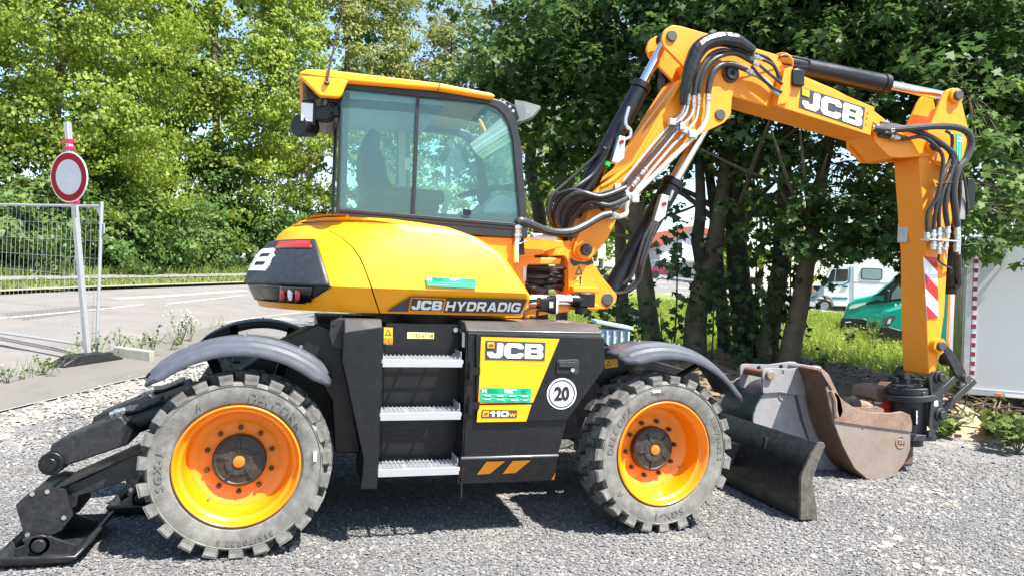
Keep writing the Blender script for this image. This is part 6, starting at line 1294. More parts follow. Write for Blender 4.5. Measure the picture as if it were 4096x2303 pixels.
# ---------------------------------------------------------------- rear stabiliser legs
def leg(dy,first):
    sx_=0 if first else .34
    T=lambda pl:[(x+sx_,z) for x,z in pl]
    y0=-.98+dy; y1=-.66+dy; ym=(y0+y1)/2
    arm=T([(-1.019,.251),(-1.002,.355),(-.864,.394),(-.561,.551),(-.416,.64),(-.412,.512),(-.557,.411),(-.659,.371),(-.871,.305),(-.879,.237)])
    A=P('stabiliser_arm',plate(fil(arm,.02),y0+.04,y1-.04,bev=.006),BLKD)
    P('arm_flange',MB().ext(T([(-.943,.366),(-.557,.549),(-.416,.64),(-.417,.656),(-.562,.567),(-.953,.384)]),y0,y1),BLKD,bev=.004)
    knee=fil(T([(-1.157,.289),(-1.142,.233),(-1.105,.101),(-1.074,.083),(-1.024,.094),(-.932,.135),(-.876,.214),(-.889,.265),(-.923,.362),(-1.021,.379),(-1.098,.351)]),.008)
    bolts(EX,[(p[0],y0-.03,p[1]) for p in T([(-.919,.207),(-1.078,.346),(-1.094,.122),(-1.005,.356)])],.013,.006,ZNC)
    for y in(y0-.03,y1): P('knee_plate',plate(knee,y,y+.025,bev=0),BLKD,bev=.003)
    P('knee_core',MB().ext(T([(-1.122,.325),(-1.007,.36),(-.932,.339),(-.913,.227),(-.962,.152),(-1.058,.113),(-1.097,.126)]),y0,y1),BLKD,bev=.006)
    c=T([(-1.022,.076)])[0]; P('foot_pin',MB().cyl((c[0],y0-.10,c[1]),(c[0],y1+.1,c[1]),.035,n=18).cyl((c[0],y0-.075,c[1]),(c[0],y0-.06,c[1]),.055,n=20),BLKD,bev=.004)
    fx0,fx1=-1.20,-.83
    # foot pan: flat bottom with turned-up rim and two cheek plates
    V=[]; xa,xb=-1.16+sx_,-.80+sx_; ya,yb=y0-.20,y1+.10
    pan=MB().add([(xa,ya,.012),(xb-.06,ya,.012),(xb-.06,yb,.012),(xa,yb,.012),(xa-.03,ya-.05,.075),(xb,ya-.05,.06),(xb+.04,ya+.03,.10),(xb+.04,yb,.10),(xb,yb+.03,.075),(xa-.03,yb+.04,.075)],[(0,1,2,3),(0,4,5,1),(1,5,6),(1,6,7,2),(2,7,8),(2,8,9,3),(3,9,4,0)])
    o=P('foot_pan',pan,BLKD,sm=20); s_=o.modifiers.new('t','SOLIDIFY'); s_.thickness=.018; s_.offset=0
    ck=[(xa+.02,.018),(xb-.06,.018),(xb-.03,.06),(c[0]+.09,.10),(c[0]+.045,c[1]+.045),(c[0]-.045,c[1]+.045),(c[0]-.10,.11),(xa+.08,.085),(xa+.02,.06)]
    for y in(y0-.075,y1+.03): P('foot_cheek',plate(fil(ck,.02),y,y+.022,bev=.003),BLKD)
    cov=fil([(-1.013,.545),(-1.011,.603),(-.98,.624),(-.661,.768),(-.635,.729),(-.586,.676),(-.615,.597),(-.917,.489),(-.992,.483)],[.02,.04,.03,.03,.02,.02,.02,.01,.02])
    P('cylinder_cover',MB().ext(cov,y0+.01,y1-.01),BLKD,bev=.012)
    e=[(-.996,.505)][0]; P('cover_eye',MB().cyl((e[0],y0-.02,e[1]),(e[0],y1+.02,e[1]),.065,n=24).cyl((e[0],y0-.05,e[1]),(e[0],y0-.02,e[1]),.038,n=20),BLK,bev=.005)
    P('stabiliser_cylinder',MB().cyl((([(-.742,.66)][0][0]),ym,[(-.742,.66)][0][1]),([(-.407,.782)][0][0],ym,[(-.407,.782)][0][1]),.075,n=22),BLK)
    q=[(-.732,.722),(-.651,.748),(-.589,.758),(-.464,.814)]; P('leg_hose',MB().tube([(a,ym-.06,b+.03) for a,b in q],.016,8,4).tube([(a,ym,b+.035) for a,b in q],.016,8,4),HOS); fitting((q[0][0],ym-.06,q[0][1]+.03),(q[1][0],ym-.06,q[1][1]+.035),.02)
leg(0,1); leg(.86,0)
P('stabiliser_mount',MB().box((-.30,0,.62),(.35,1.0,.30)),BLK,bev=.01)
# ================================================================== fence, sign, kerb stone
FP=Vector([(-2.17,4.823,.483)][0]); fd=Vector((-.743,.669,0)).normalized(); FT=root('mesh_fence',FP,'galvanised mobile mesh fence panel standing on the pavement at the left','fence')
def fpt(s,z): 
    p=FP+fd*s; return Vector((p.x,p.y,FP.z+.10*s/3.5+z))
def wires(nm,pts,r,m):
    me=None
    for a,b in pts:
        mk(nm,MB().tube([a,b],r,5,cap=False),m,FT,sm=60)
mk('fence_post',MB().tube([fpt(0,-.02),fpt(0,1.0),fpt(0,2.0)],.021,12),GALV,FT); mk('fence_post',MB().tube([fpt(3.5,-.02),fpt(3.5,2.0)],.021,12),GALV,FT)
mk('top_rail',MB().tube([fpt(0,1.94),fpt(3.5,1.94)],.018,10),GALV,FT); mk('bottom_rail',MB().tube([fpt(0,.16),fpt(3.5,.16)],.018,10),GALV,FT)
wires('upright_wire',[(fpt(.1*k,.16),fpt(.1*k,1.94)) for k in range(1,35)],.0021,GALV)
wires('cross_wire',[(fpt(0,.16+.2225*k),fpt(3.5,.16+.2225*k)) for k in range(1,8)],.0021,GALV)
mk('corner_gusset',MB().add([fpt(.01,1.92),fpt(.13,1.92),fpt(.01,1.78)],[(0,1,2)]),GALV,FT,sm=0)
mk('coupling_hook',MB().tube([fpt(-.02,1.72),fpt(-.06,1.72),fpt(-.06,1.60),fpt(-.03,1.58)],.008,6),GALV,FT)
ft=[(-2.367,4.043,.445),(-1.842,4.893,.478)]; a,b=Vector(ft[0]),Vector(ft[1]); dv_=(b-a); dv_.z=0; L=dv_.length; dv_.normalize(); nv=Vector((-dv_.y,dv_.x,0)); mid=(a+b)/2+nv*.10
FB=root('fence_foot',mid,'black rubber foot block holding the sign pole and the fence post','fence foot'); FB.location.z=th(mid.x,mid.y)
def blk(pr):
    return MB().rings([[mid+dv_*s+nv*w+Vector((0,0,z)) for w,z in ((-.12,0),(-.115,h),(.115,h),(.12,0))] for s,h in pr])
mk('block',blk([(-.46,.01),(-.44,.035),(-.24,.12),(-.22,.125),(.20,.125),(.22,.12),(.42,.045),(.45,.01)]),BLKD,FB,sm=20,bev=.006)
for s in (-.10,.02,.14): mk('socket',MB().cyl(mid+dv_*s+Vector((0,0,.12)),mid+dv_*s+Vector((0,0,.131)),.032,n=14),mat('socket black',(.006,.006,.006),.9),FB)
mk('carry_handle',MB().beam(mid-dv_*.33+nv*.05+Vector((0,0,.10)),mid-dv_*.33-nv*.05+Vector((0,0,.10)),.03,.03).beam(mid+dv_*.32+nv*.05+Vector((0,0,.10)),mid+dv_*.32-nv*.05+Vector((0,0,.10)),.03,.03),BLKD,FB)
# sign
sp=[(-2.206,4.583,.507),(-2.503,4.511,3.393)]; s0,s1=Vector(sp[0]),Vector(sp[1]); SG=root('road_sign',s0,'round red and white no vehicles sign on a leaning grey pole','road sign')
tdir=(s1-s0).normalized(); n_=Vector((-.59,-.81,0)).normalized(); sx=tdir.cross(n_).normalized(); n_=sx.cross(tdir).normalized()
mk('pole',MB().beam(s0-tdir*.05,s1,.06,.06,up=n_),GALV,SG,bev=.004)
sc_=Vector([(-2.444,4.494,2.727)][0]); q=(sc_-s0).dot(tdir); sc_=s0+tdir*q+n_*.05
def dsc(r0,r1,h,n=56):
    mb=MB(); A=[sc_+n_*h+sx*(r1*math.cos(t))+tdir*(r1*math.sin(t)) for t in np.linspace(0,2*math.pi,n,endpoint=False)]
    if r0<=0: return mb.add(A,[tuple(range(n))])
    B=[sc_+n_*h+sx*(r0*math.cos(t))+tdir*(r0*math.sin(t)) for t in np.linspace(0,2*math.pi,n,endpoint=False)]
    return mb.add(A+B,[(i,(i+1)%n,(i+1)%n+n,i+n) for i in range(n)])
disk=MB().rings([[sc_+n_*h+sx*(.305*math.cos(t))+tdir*(.305*math.sin(t)) for t in np.linspace(0,2*math.pi,56,endpoint=False)] for h in(-.012,.0)])
dk=mk('sign_disc',disk,WHT,SG,sm=40); mk('red_ring',dsc(.212,.292,.002),mat('sign red',(.27,.002,.008),.5,spec=.2),dk,sm=0); mk('white_field',dsc(0,.212,.002),mat('sign white',(.52,.54,.58),.5,spec=.2),dk,sm=0)
for y in (352,372,512):
    c=s0+tdir*((Vector(DP("178,%d,9.0"%y)[0])-s0).dot(tdir)) if 0 else None
for p in [(-2.478,4.525,3.165),(-2.461,4.52,3.078),(-2.388,4.53,2.434)]:
    c=s0+tdir*((Vector(p)-s0).dot(tdir)); mk('red_clamp',MB().beam(c-tdir*.022,c+tdir*.022,.085,.085,up=n_).beam(c-sx*.085+n_*.02,c+sx*.03+n_*.02,.03,.03),RSTR if 0 else mat('red clamp plastic',(.62,.02,.08),.4),SG,bev=.004)
kb=[(-2.098,5.004,.491),(-1.564,4.66,.458)]; a,b=Vector(kb[0])+Vector((.05,.10,0)),Vector(kb[1])+Vector((.05,.10,0)); a.z=th(a.x,a.y); b.z=th(b.x,b.y)
ks=tag(mk('kerb_stone',MB().rings([[a.lerp(b,t)+Vector((.04*e,.11*e,0))*1.0+Vector((0,0,.0+h*(1-.25*(t<.08 and h>.1)))) for e,h in((-.5,.0),(-.48,.135),(.45,.14),(.5,0))] for t in (0,.05,.1,.5,.93,1)]),CONC,bev=.008),'broken weathered concrete kerb stone lying beside the fence foot','kerb stone')
# ================================================================== spare buckets
RB=root('digging_bucket',(5.3,-.1,0),'rusty digging bucket with a pale worn cheek, nearest the arm','bucket')
def B(nm,mb,m,par=RB,**k): return mk(nm,mb,m,par,**k)
ck=fil([(4.66,.837),(4.718,.799),(4.76,.771),(4.836,.702),(4.975,.628),(5.14,.592),(5.36,.585),(5.472,.598),(5.547,.569),(5.572,.494),(5.577,.259),(5.518,.133),(5.41,.027),(5.275,-.01),(5.144,-.002),(4.988,.111),(4.861,.305),(4.754,.521)],[.01,.02,.03,.1,.1,.1,.05,.03,.03,.03,.1,.1,.1,.1,.1,.1,.1,.05])
B('cheek',plate(ck,-.272,-.25,[circ([(5.058,.446)][0],.008,8)],bev=.003),WORNR)
B('cheek_wear_strip',plate(fil([(4.754,.524),(4.742,.617),(4.727,.772),(4.76,.771),(4.836,.702),(4.975,.628),(5.14,.592),(5.36,.585),(5.472,.598),(5.551,.569),(5.576,.494),(5.575,.416),(5.367,.441),(5.027,.485)],.01),-.285,-.272,bev=.003),RUST)
B('cheek',plate(ck,.02,.04,bev=.003),RUST)
oc=[(4.598,.96),(4.66,.837),(4.754,.521),(4.861,.305),(4.988,.111),(5.144,-.002),(5.275,-.01)]; ic=[(x+.03,z+.012) for x,z in oc]
V_=cat([Vector((x,z,0)) for x,z in oc],5); V2_=cat([Vector((x,z,0)) for x,z in ic],5)
B('shell',MB().ext([(p.x,p.y) for p in V_]+[(p.x,p.y) for p in V2_[::-1]],-.25,.03),mat('dark rusty shell',(.08,.04,.025),.8,col2=(.14,.08,.05),scale=4,dust=.3,dustcol=(.2,.15,.11)),sm=50)
B('lug',plate(fil([(4.597,.953),(4.629,.967),(4.68,.926),(4.811,.71),(4.84,.606),(4.806,.537),(4.717,.798)],.01),-.285,-.26,bev=.003),RUST); B('edge_rib',MB().tube([(x,-.275,z) for x,z in [(4.71,.789),(4.754,.703),(4.768,.565)]],.02,8),RUST)
def mark(cx,cy,Y,r,par,nm='maker_mark'):
    c=XZ0(cx,cy,Y)
mc=[(5.468,.325)][0]
def chmark(c,y,r,par,m):
    arc=[(c[0]+r*math.cos(a),y,c[1]+r*math.sin(a)) for a in np.linspace(R(60),R(310),18)]
    t=r*.13; mb=MB().tube(arc,t,6); k=r*.45
    mb.tube([(c[0]+.1*r,y,c[1]+k),(c[0]-.45*r,y,c[1]+k*.7),(c[0]-.45*r,y,c[1]-k*.4),(c[0]+.0*r,y,c[1]-k*.5)],t,6).tube([(c[0]+.15*r,y,c[1]+.35*k),(c[0]+.15*r,y,c[1]-k*1.2)],t,6).tube([(c[0]+.75*r,y,c[1]+.35*k),(c[0]+.75*r,y,c[1]-k*1.2)],t,6).tube([(c[0]+.15*r,y,c[1]-.4*k),(c[0]+.75*r,y,c[1]-.4*k)],t,6)
    return mk('maker_mark',mb,m,par)
chmark(mc,-.272,.052,RB,RUST)
GB=root('digging_bucket',(4.6,.4,0),'worn grey steel bucket with cast mark between blade and rusty bucket','bucket')
gk=fil([(4.139,.476),(4.141,.538),(4.17,.611),(4.219,.694),(4.308,.785),(4.391,.816),(4.517,.837),(4.67,.859),(4.708,.845),(4.73,.809),(4.747,.709),(4.769,.587),(4.816,.458),(4.868,.314),(4.937,.194),(5.053,.086),(5.167,.024),(5.297,-.064),(5.144,-.037),(4.792,.019),(4.508,.064),(4.299,.193),(4.181,.336)],[.05]*23)
def GBm(nm,mb,m,**k): return mk(nm,mb,m,GB,**k)
gy=.07
gk=[(x,z) for x,z in gk]
def sc_to(px): return px
GK=fil([(4.187,.462),(4.188,.526),(4.218,.599),(4.267,.684),(4.357,.775),(4.442,.807),(4.57,.828),(4.724,.85),(4.762,.836),(4.785,.799),(4.802,.698),(4.824,.575),(4.872,.444),(4.925,.298),(4.994,.176),(5.111,.067),(5.227,.005),(5.337,-.084),(5.16,-.055),(4.848,-.004),(4.56,.041),(4.349,.176),(4.229,.32)],[.05]*23)
GBm('cheek',plate(GK,.06,.085,[circ(p,.006,8) for p in [(4.729,.31)]],bev=.003),WORN); GBm('cheek',plate(GK,.60,.62,bev=.003),WORN)
gp_=[(4.563,.815),(4.583,.823),(4.622,.701),(4.703,.456),(4.777,.282),(4.761,.279),(4.678,.456),(4.601,.687)]; GBm('cheek_rib',plate(gp_,.05,.06),mat('groove dark',(.06,.055,.055),.8),sm=0)
LG=fil([(4.26,.718),(4.248,.916),(4.267,.94),(4.316,.944),(4.55,.938),(4.792,.968),(4.852,.964),(4.879,.925),(4.873,.867),(4.798,.816),(4.782,.708),(4.602,.702),(4.435,.728)],[.02,.02,.02,.02,.3,.03,.03,.03,.03,.02,.02,.02,.02])
hl=[circ(p,.022,14) for p in [(4.444,.902),(4.685,.917)]]
GBm('hanger_plate',plate(LG,.035,.058,hl,bev=.003),WORN); GBm('hanger_plate',plate(LG,.38,.40,hl,bev=.003),WORN)
p0=[(4.315,.882)][0]; GBm('hanger_pin',MB().cyl((p0[0],-.0,p0[1]),(p0[0],.035,p0[1]),.042,n=24),WORNR,bev=.008); GBm('cross_tube',MB().cyl((p0[0],.04,p0[1]),(p0[0],.40,p0[1]),.035,n=20),mat('rust brown tube',(.20,.085,.045),.75,var=.3))
p0=[(4.803,.915)][0]; GBm('hanger_pin',MB().cyl((p0[0],.02,p0[1]),(p0[0],.42,p0[1]),.045,n=24),WORN,bev=.006)
oc=[(4.737,.843),(4.57,.825),(4.357,.772),(4.218,.599),(4.187,.462),(4.229,.32),(4.349,.176),(4.56,.045),(4.848,-.001),(5.337,-.084)]; ic=[(x+.018,z-.018) for x,z in oc[:3]]+[(x+.022,z+.0) for x,z in oc[3:6]]+[(x,z+.022) for x,z in oc[6:]]
V_=cat([Vector((x,z,0)) for x,z in oc],4); V2_=cat([Vector((x,z,0)) for x,z in ic],4)
GBm('shell',MB().ext([(p.x,p.y) for p in V_]+[(p.x,p.y) for p in V2_[::-1]],.085,.60),BLKD,sm=50)  # black shell carries the shade of its left side in the colour
GBm('cutting_edge',MB().ext([(4.854,.046),(5.336,-.058),(5.359,-.088),(4.856,-.005)],.05,.62),WORNR,bev=.004)
chmark([(4.496,.712)][0],.058,.06,GB,WORN)
QB=root('coupler_frame',(5.6,.6,0),'rusty attachment frame with one red painted jaw behind the rusty bucket','coupler')
def Q(nm,mb,m,**k): return mk(nm,mb,m,QB,**k)
Q('red_jaw',plate(fil([(5.621,.516),(5.622,.599),(5.713,.621),(5.628,.674),(5.727,.704),(5.839,.696),(5.869,.65),(5.875,.497),(5.746,.491)],.006),.13,.16,bev=.003),RSTR)
p0=[(5.785,.642)][0]; Q('red_pin',MB().cyl((p0[0],.06,p0[1]),(p0[0],.5,p0[1]),.05,n=22),RSTR,bev=.01)
Q('side_plate',plate(fil([(5.89,.569),(5.914,.689),(5.984,.758),(6.087,.749),(6.156,.757),(6.258,.684),(6.259,.423),(5.925,.427)],.01),.53,.56,bev=.003),mat('dark rusty shell',(.08,.04,.025)))
Q('channel',MB().ext(fil([(5.603,.737),(5.789,.752),(5.81,.705),(5.796,.596),(5.646,.605),(5.598,.644)],.01),.2,.5),RUST,bev=.006); Q('rear_jaw',plate(fil([(5.64,.665),(5.772,.709),(5.794,.629),(5.681,.598),(5.702,.55),(5.636,.543)],.006),.46,.49,bev=.003),WORNR)
p0=[(5.422,.577),(5.652,.53)]; Q('frame_tube',MB().cyl((p0[0][0],.22,p0[0][1]),(p0[1][0],.22,p0[1][1]),.055,n=20).cyl((p0[0][0],.42,p0[0][1]),(p0[1][0],.42,p0[1][1]),.055,n=20),RUST)
Q('frame_base',MB().box(([(5.778,.24)][0][0],.35,.24),(.42,.5,.46)),mat('dark rusty shell',(.08,.04,.025)),bev=.02)
# ================================================================== pale plastic bin behind the machine
bp=gud(1.10,8.05); BN=root('plastic_bin',bp,'pale blue ribbed plastic bin standing behind the front fender','bin')
zt=CZ0-(811-733)*8.05/1860; w_,d_=.34,.40
def bq(a,b,z): 
    x,y=xy(1.10+a,8.05+b); return Vector((x,y,z))
mk('body',MB().rings([[bq(a*s,b*s,z) for a,b in((-.17,-.2),(.17,-.2),(.17,.2),(-.17,.2))] for z,s in ((bp.z,.85),(zt-.06,1.0))]),CRATE,BN,bev=.01)
mk('lid',MB().rings([[bq(a,b,z+(.05 if a<0 else -.01)) for a,b in((-.20,-.23),(.20,-.23),(.20,.23),(-.20,.23))] for z in (zt-.06,zt-.02)]),CRATE,BN,bev=.01)
for k in range(5): mk('rib',MB().beam(bq(-.14+.07*k,-.19,bp.z+.1),bq(-.15+.075*k,-.215,zt-.08),.02,.02),CRATE,BN,bev=.004)
# ================================================================== vehicles beyond the meadow
FRM=[0,0,0]
def frame(px,D,phi): FRM[:]=[(px-1288)/1860*D,D,R(phi)]
def V3(mb,D0=0):
    # local (along the vehicle, depth measured from the camera plane, height) to world
    u0,D,ph=FRM; mb.v=[(*xy(u0+a*math.cos(ph)+(y-D)*math.sin(ph),D-a*math.sin(ph)+(y-D)*math.cos(ph)),z) for a,y,z in mb.v]; return mb
def wheelF(par,c,D,r,tw=.22):
    x,z=c; mk('wheel',V3(MB().lathe([(r*.55,.0),(r*.62,-.02),(r*.9,-.02),(r,.02),(r,tw),(.05,tw)],o=(x,D,z),n=28)),BLKD,par,sm=40); mk('wheel_rim',V3(MB().lathe([(r*.58,.02),(r*.5,.05),(r*.3,.06),(r*.22,.02),(0,.02)],o=(x,D,z),n=24)),GALV,par,sm=40)
DC=38.0; frame(2150,38,20); CV_=root('camper_truck',V3(MB().add([([(.03,1.245)][0][0],DC+1,0)],[])).v[0],'old white camper truck with teal stripes beyond the meadow','camper'); CV_.location.z=th(CV_.location.x,CV_.location.y)
def Cc(nm,mb,m,par=CV_,**k): return mk(nm,V3(mb),m,par,**k)
cab_=fil([(-2.125,1.615),(-2.1,2.032),(-1.992,2.265),(-1.59,2.319),(-1.338,2.782),(-1.124,3.242),(-1.051,3.326),(-.112,3.368),(-.045,1.242),(-.306,1.232),(-.965,1.246),(-1.07,1.572),(-1.266,1.73),(-1.571,1.739),(-1.797,1.586),(-1.83,1.418),(-2.061,1.43)],[.1,.1,.1,.1,.1,.15,.1,0,0,.05,.05,.15,.2,.2,.15,.05,.1])
CB=Cc('cab',MB().ext(cab_,DC,DC+2.0),WPAINT,bev=.03)
Cc('nose',MB().ext([(-2.145,1.614),(-2.12,2.032),(-1.991,2.244),(-1.437,2.303),(-1.457,1.764),(-1.798,1.627),(-1.869,1.437),(-2.061,1.43)],DC-.02,DC+2.02),mat('grey blue nose',(.22,.27,.30),.5),par=CB,bev=.02)
Cc('box_body',MB().ext(fil([(-.128,3.286),(.139,3.659),(.613,3.851),(3.027,3.795),(3.107,1.214),(-.062,1.201)],[.05,.1,.15,.1,.05,.05]),DC-.05,DC+2.15),WPAINT,bev=.03)
Cc('seam_line',MB().ext([(-.048,2.51),(3.068,2.464),(3.069,2.434),(-.047,2.48)],DC-.06,DC-.05),mat('seam grey',(.3,.31,.32)),sm=0)
wf=Cc('side_window',MB().ext(fil([(.255,2.621),(1.247,2.61),(1.238,3.196),(.246,3.213)],.12),DC-.08,DC-.05),mat('window rubber',(.03,.03,.032),.5)); Cc('pane',MB().ext(fil([(.3,2.663),(1.2,2.649),(1.185,3.154),(.284,3.173)],.1),DC-.09,DC-.08),GLD if 0 else mat('curtained glass',(.22,.32,.33),.12,var=.3,scale=2),par=wf)
for s in ([(-1.345,2.409),(-.985,2.462),(-.95,3.122),(-1.119,3.098)],[(-.947,2.463),(-.459,2.498),(-.349,2.583),(-.348,3.137),(-.912,3.123)]): Cc('cab_window',MB().ext(s,DC-.012,DC),mat('dark glass',(.02,.025,.028),.08),par=CB,sm=0)
Cc('teal_stripe',MB().ext([(-1.414,2.2),(-.527,2.291),(-.251,2.463),(-.221,3.263),(-.296,3.261),(-.327,2.502),(-.567,2.371),(-1.417,2.283)],DC-.012,DC),TEALT,par=CB,sm=0); Cc('teal_stripe',MB().ext([(-1.093,1.695),(-.339,1.702),(-.336,1.599),(-1.033,1.573)],DC-.012,DC),TEALT,par=CB,sm=0)
Cc('indicator',MB().ext([(-2.096,1.887),(-1.961,1.912),(-1.985,2.036),(-2.081,2.033)],DC-.05,DC-.02),ORC,par=CB,sm=0); Cc('door_handle',MB().ext([(-.581,2.207),(-.337,2.215),(-.339,2.276),(-.583,2.268)],DC-.04,DC),BUMP_,par=CB,sm=0)
Cc('mirror',MB().ext([(-1.418,2.324),(-1.305,2.349),(-1.296,2.659),(-1.391,2.656)],DC-.25,DC-.12),BUMP_,par=CB,bev=.02)
for z in (632,638): Cc('roof_rail',MB().beam((FR("38,20,2150; 2180,%d 2320,%d"%(z,z)) if 0 else [(0,0)])[0]+(0,),(1,0,0),.1,.1),WPAINT) if 0 else None
ra,rb_=[(.611,3.912),(3.025,3.855)],[(.496,4.073),(3.02,4.014)]
Cc('roof_rail',MB().tube([(ra[0][0],DC+.1,ra[0][1]),(rb_[0][0],DC+.1,rb_[0][1]),(rb_[1][0],DC+.1,rb_[1][1])],.05,8).tube([(rb_[0][0]+.6,DC+.1,rb_[0][1]),(ra[0][0]+.6,DC+.1,ra[0][1])],.05,8).tube([(rb_[0][0]+1.2,DC+.1,rb_[0][1]),(ra[0][0]+1.2,DC+.1,ra[0][1])],.05,8),WPAINT)
wc=[(-1.402,1.228)][0]; wheelF(CV_,wc,DC-.02,.36); wheelF(CV_,(wc[0]+4.4,wc[1]),DC-.02,.36)
Cc('underbody',MB().ext([(-1.861,1.209),(3.105,1.253),(3.112,1.055),(-.899,.96),(-1.664,1.051)],DC+.15,DC+1.9),BUMP_)
DV=23.0; frame(2250,23,24); GV=root('green_van',(0,0,0),'green van with dark windscreen and white letter on its door','van','green vans beyond the meadow')
GV.location=V3(MB().add([([(.048,.429)][0][0],DV+1,0)],[])).v[0]; GV.location.z=th(GV.location.x,GV.location.y)
def Vv(nm,mb,m,par=GV,**k): return mk(nm,V3(mb),m,par,**k)
bd=fil([(-1.508,.692),(-1.479,.871),(-1.394,1.104),(-1.353,1.283),(-1.29,1.463),(-1.111,1.609),(-.627,1.752),(-.461,1.821),(-.202,2.078),(.141,2.409),(.226,2.461),(1.797,2.45),(1.853,.596),(-.308,.507),(-.337,.73),(-.454,.873),(-.611,.865),(-.761,.632),(-.781,.555),(-1.445,.518)],[.1,.1,.1,.1,.12,.15,.2,.1,.1,.1,.1,.1,.1,0,.1,.15,.15,.1,.1,.1])
VB=Vv('body',MB().ext(bd,DV,DV+1.95),TEAL,bev=.05)
Vv('bumper',MB().ext(fil([(-1.519,.666),(-1.503,.896),(-1.414,1.014),(-.864,1.015),(-.727,.972),(-.76,.582),(-1.398,.52)],.08),DV-.03,DV+1.98),BUMP_,par=VB,bev=.03)
Vv('windscreen',MB().ext([(-.593,1.741),(-.461,1.808),(-.201,2.066),(.141,2.397),(.216,2.436),(.081,2.21),(-.153,1.931),(-.303,1.752)],DV-.015,DV+1.96),mat('dark glass',(.02,.025,.028)),par=VB,sm=0)
Vv('door_window',MB().ext([(-.099,1.623),(-.072,1.822),(.128,2.113),(.255,2.24),(.283,1.699)],DV-.02,DV),mat('green grey glass',(.20,.27,.25),.1),par=VB,sm=0); Vv('window_frame',MB().ext([(-.296,1.528),(-.28,1.728),(.123,2.261),(.339,2.34),(.36,1.652)],DV-.012,DV),BUMP_,par=VB,sm=0)
Vv('mirror',MB().ext(fil([(-.297,1.565),(-.163,1.546),(-.141,1.919),(-.264,1.927)],.05),DV-.35,DV-.12),BUMP_,par=VB,bev=.03)
Vv('headlamp',MB().ext([(-1.284,1.286),(-1.102,1.319),(-.81,1.457),(-.789,1.508),(-1.106,1.445),(-1.241,1.377)],DV-.02,DV+.05),LENS,par=VB,sm=0); Vv('side_trim',MB().ext([(-.766,1.509),(-.477,1.621),(-.185,1.532),(-.786,1.433)],DV-.014,DV),BUMP_,par=VB,sm=0)
Vv('fog_lamp',MB().ext([(-1.374,.839),(-1.19,.861),(-1.203,.898),(-1.363,.877)],DV-.045,DV-.03),LENS,par=VB,sm=0)
q=[(.019,1.367),(.194,1.375),(.015,1.516)]; Vv('door_letter',MB().add([(a+(0 if 0 else 0),y,b) for a,y,b in onq(txt('N',.03),[Vector((q[0][0],DV-.012,q[0][1])),Vector((q[1][0],DV-.012,q[1][1])),Vector((q[2][0],DV-.012,q[2][1]))])[0]],txt('N',.03)[1]),WHT,par=VB,sm=0)
wc=[(-.444,.574)][0]; wheelF(GV,wc,DV-.03,.31)
GV2=root('green_van',(0,0,0),'nearer green van of which only the black bumpered front shows','van','green vans beyond the meadow'); D2=19.5; frame(2300,19.5,24)
GV2.location=V3(MB().add([([(.047,.412)][0][0],D2+1,0)],[])).v[0]; GV2.location.z=th(GV2.location.x,GV2.location.y)
bd=fil([(-.794,.571),(-.791,.763),(-.75,.979),(-.728,1.193),(-.618,1.326),(-.356,1.422),(.013,1.521),(.895,2.319),(1.596,2.336),(1.648,.595),(.044,.495),(-.035,.658),(-.183,.65),(-.271,.476),(-.742,.447)],[.08,.1,.1,.15,.15,.1,.1,.1,0,0,.1,.15,.15,.1,.08])
VB=mk('body',V3(MB().ext(bd,D2,D2+1.95)),TEAL,GV2,bev=.05)
mk('bumper',V3(MB().ext(fil([(-.803,.549),(-.8,.763),(-.756,.893),(-.567,.903),(-.319,.832),(-.002,.807),(-.234,.478),(-.742,.425)],.08),D2-.03,D2+1.98)),BUMP_,VB,bev=.03)
mk('headlamp',V3(MB().ext(fil([(-.719,.916),(-.687,1.11),(-.576,1.189),(-.369,1.22),(-.477,1.056),(-.605,.922)],.05),D2-.02,D2+.05)),mat('smoked lamp',(.10,.11,.11),.1),VB,sm=0); mk('lamp_lens',V3(MB().ext([(-.625,.964),(-.591,1.093),(-.517,1.118),(-.55,.989)],D2-.03,D2-.02)),LENS,VB,sm=0)
wc=[(-.066,.468)][0]; wheelF(GV2,wc,D2-.02,.34)
# ================================================================== box trailer at the right edge
pa=Vector((.9,-.43)); pb=Vector((.43,.9)); O2=Vector((5.76,9.3))
def tq_(a,b,z): 
    q=O2+pa*a+pb*b; x,y=xy(q.x,q.y); return Vector((x,y,z))
tz0,tz1=.50,2.42; TR=root('box_trailer',tq_(1.6,1,0),'white box trailer with a red and white marked front corner at the right edge','trailer'); TR.location.z=th(TR.location.x,TR.location.y)
def tb(nm,a0,a1,b0,b1,z0,z1,m,par=TR,**k): 
    return mk(nm,MB().rings([[tq_(a,b,z) for a,b in((a0,b0),(a1,b0),(a1,b1),(a0,b1))] for z in(z0,z1)]),m,par,**k)
BX=tb('box_body',0,3.4,.0,2.0,tz0,tz1,mat('trailer panel',(.52,.53,.53),.45,var=.05,scale=2),bev=.01)
tb('front_wall',-.02,.0,.04,1.95,tz0-.02,1.98,BLK,sm=0); tb('corner_profile',-.05,.02,-.015,.05,tz0-.02,tz1,GALV,bev=.005); tb('front_frame_post',-.06,-.02,.05,.12,tz0-.05,1.98,GALV,bev=.004)
tb('bottom_rail',-.02,3.4,-.025,.05,tz0-.06,tz0+.02,GALV,bev=.005)
tape=tb('marker_tape',.03,.075,-.012,-.004,tz0+.05,tz1-.1,WHT,sm=0)
for k in range(16): tb('red_block',.03,.075,-.017,-.012,tz0+.07+.116*k,tz0+.07+.116*k+.055,mat('tape red',(.30,.015,.05),.4),par=tape,sm=0)
tb('side_marker',.30,.37,-.04,-.02,tz0-.045,tz0-.015,ORC,bev=.004); mt=tb('rear_tape',.40,.95,-.035,-.027,tz0-.05,tz0-.02,WHT,sm=0); tb('red_block',.62,.76,-.04,-.035,tz0-.05,tz0-.02,RED,par=mt,sm=0)
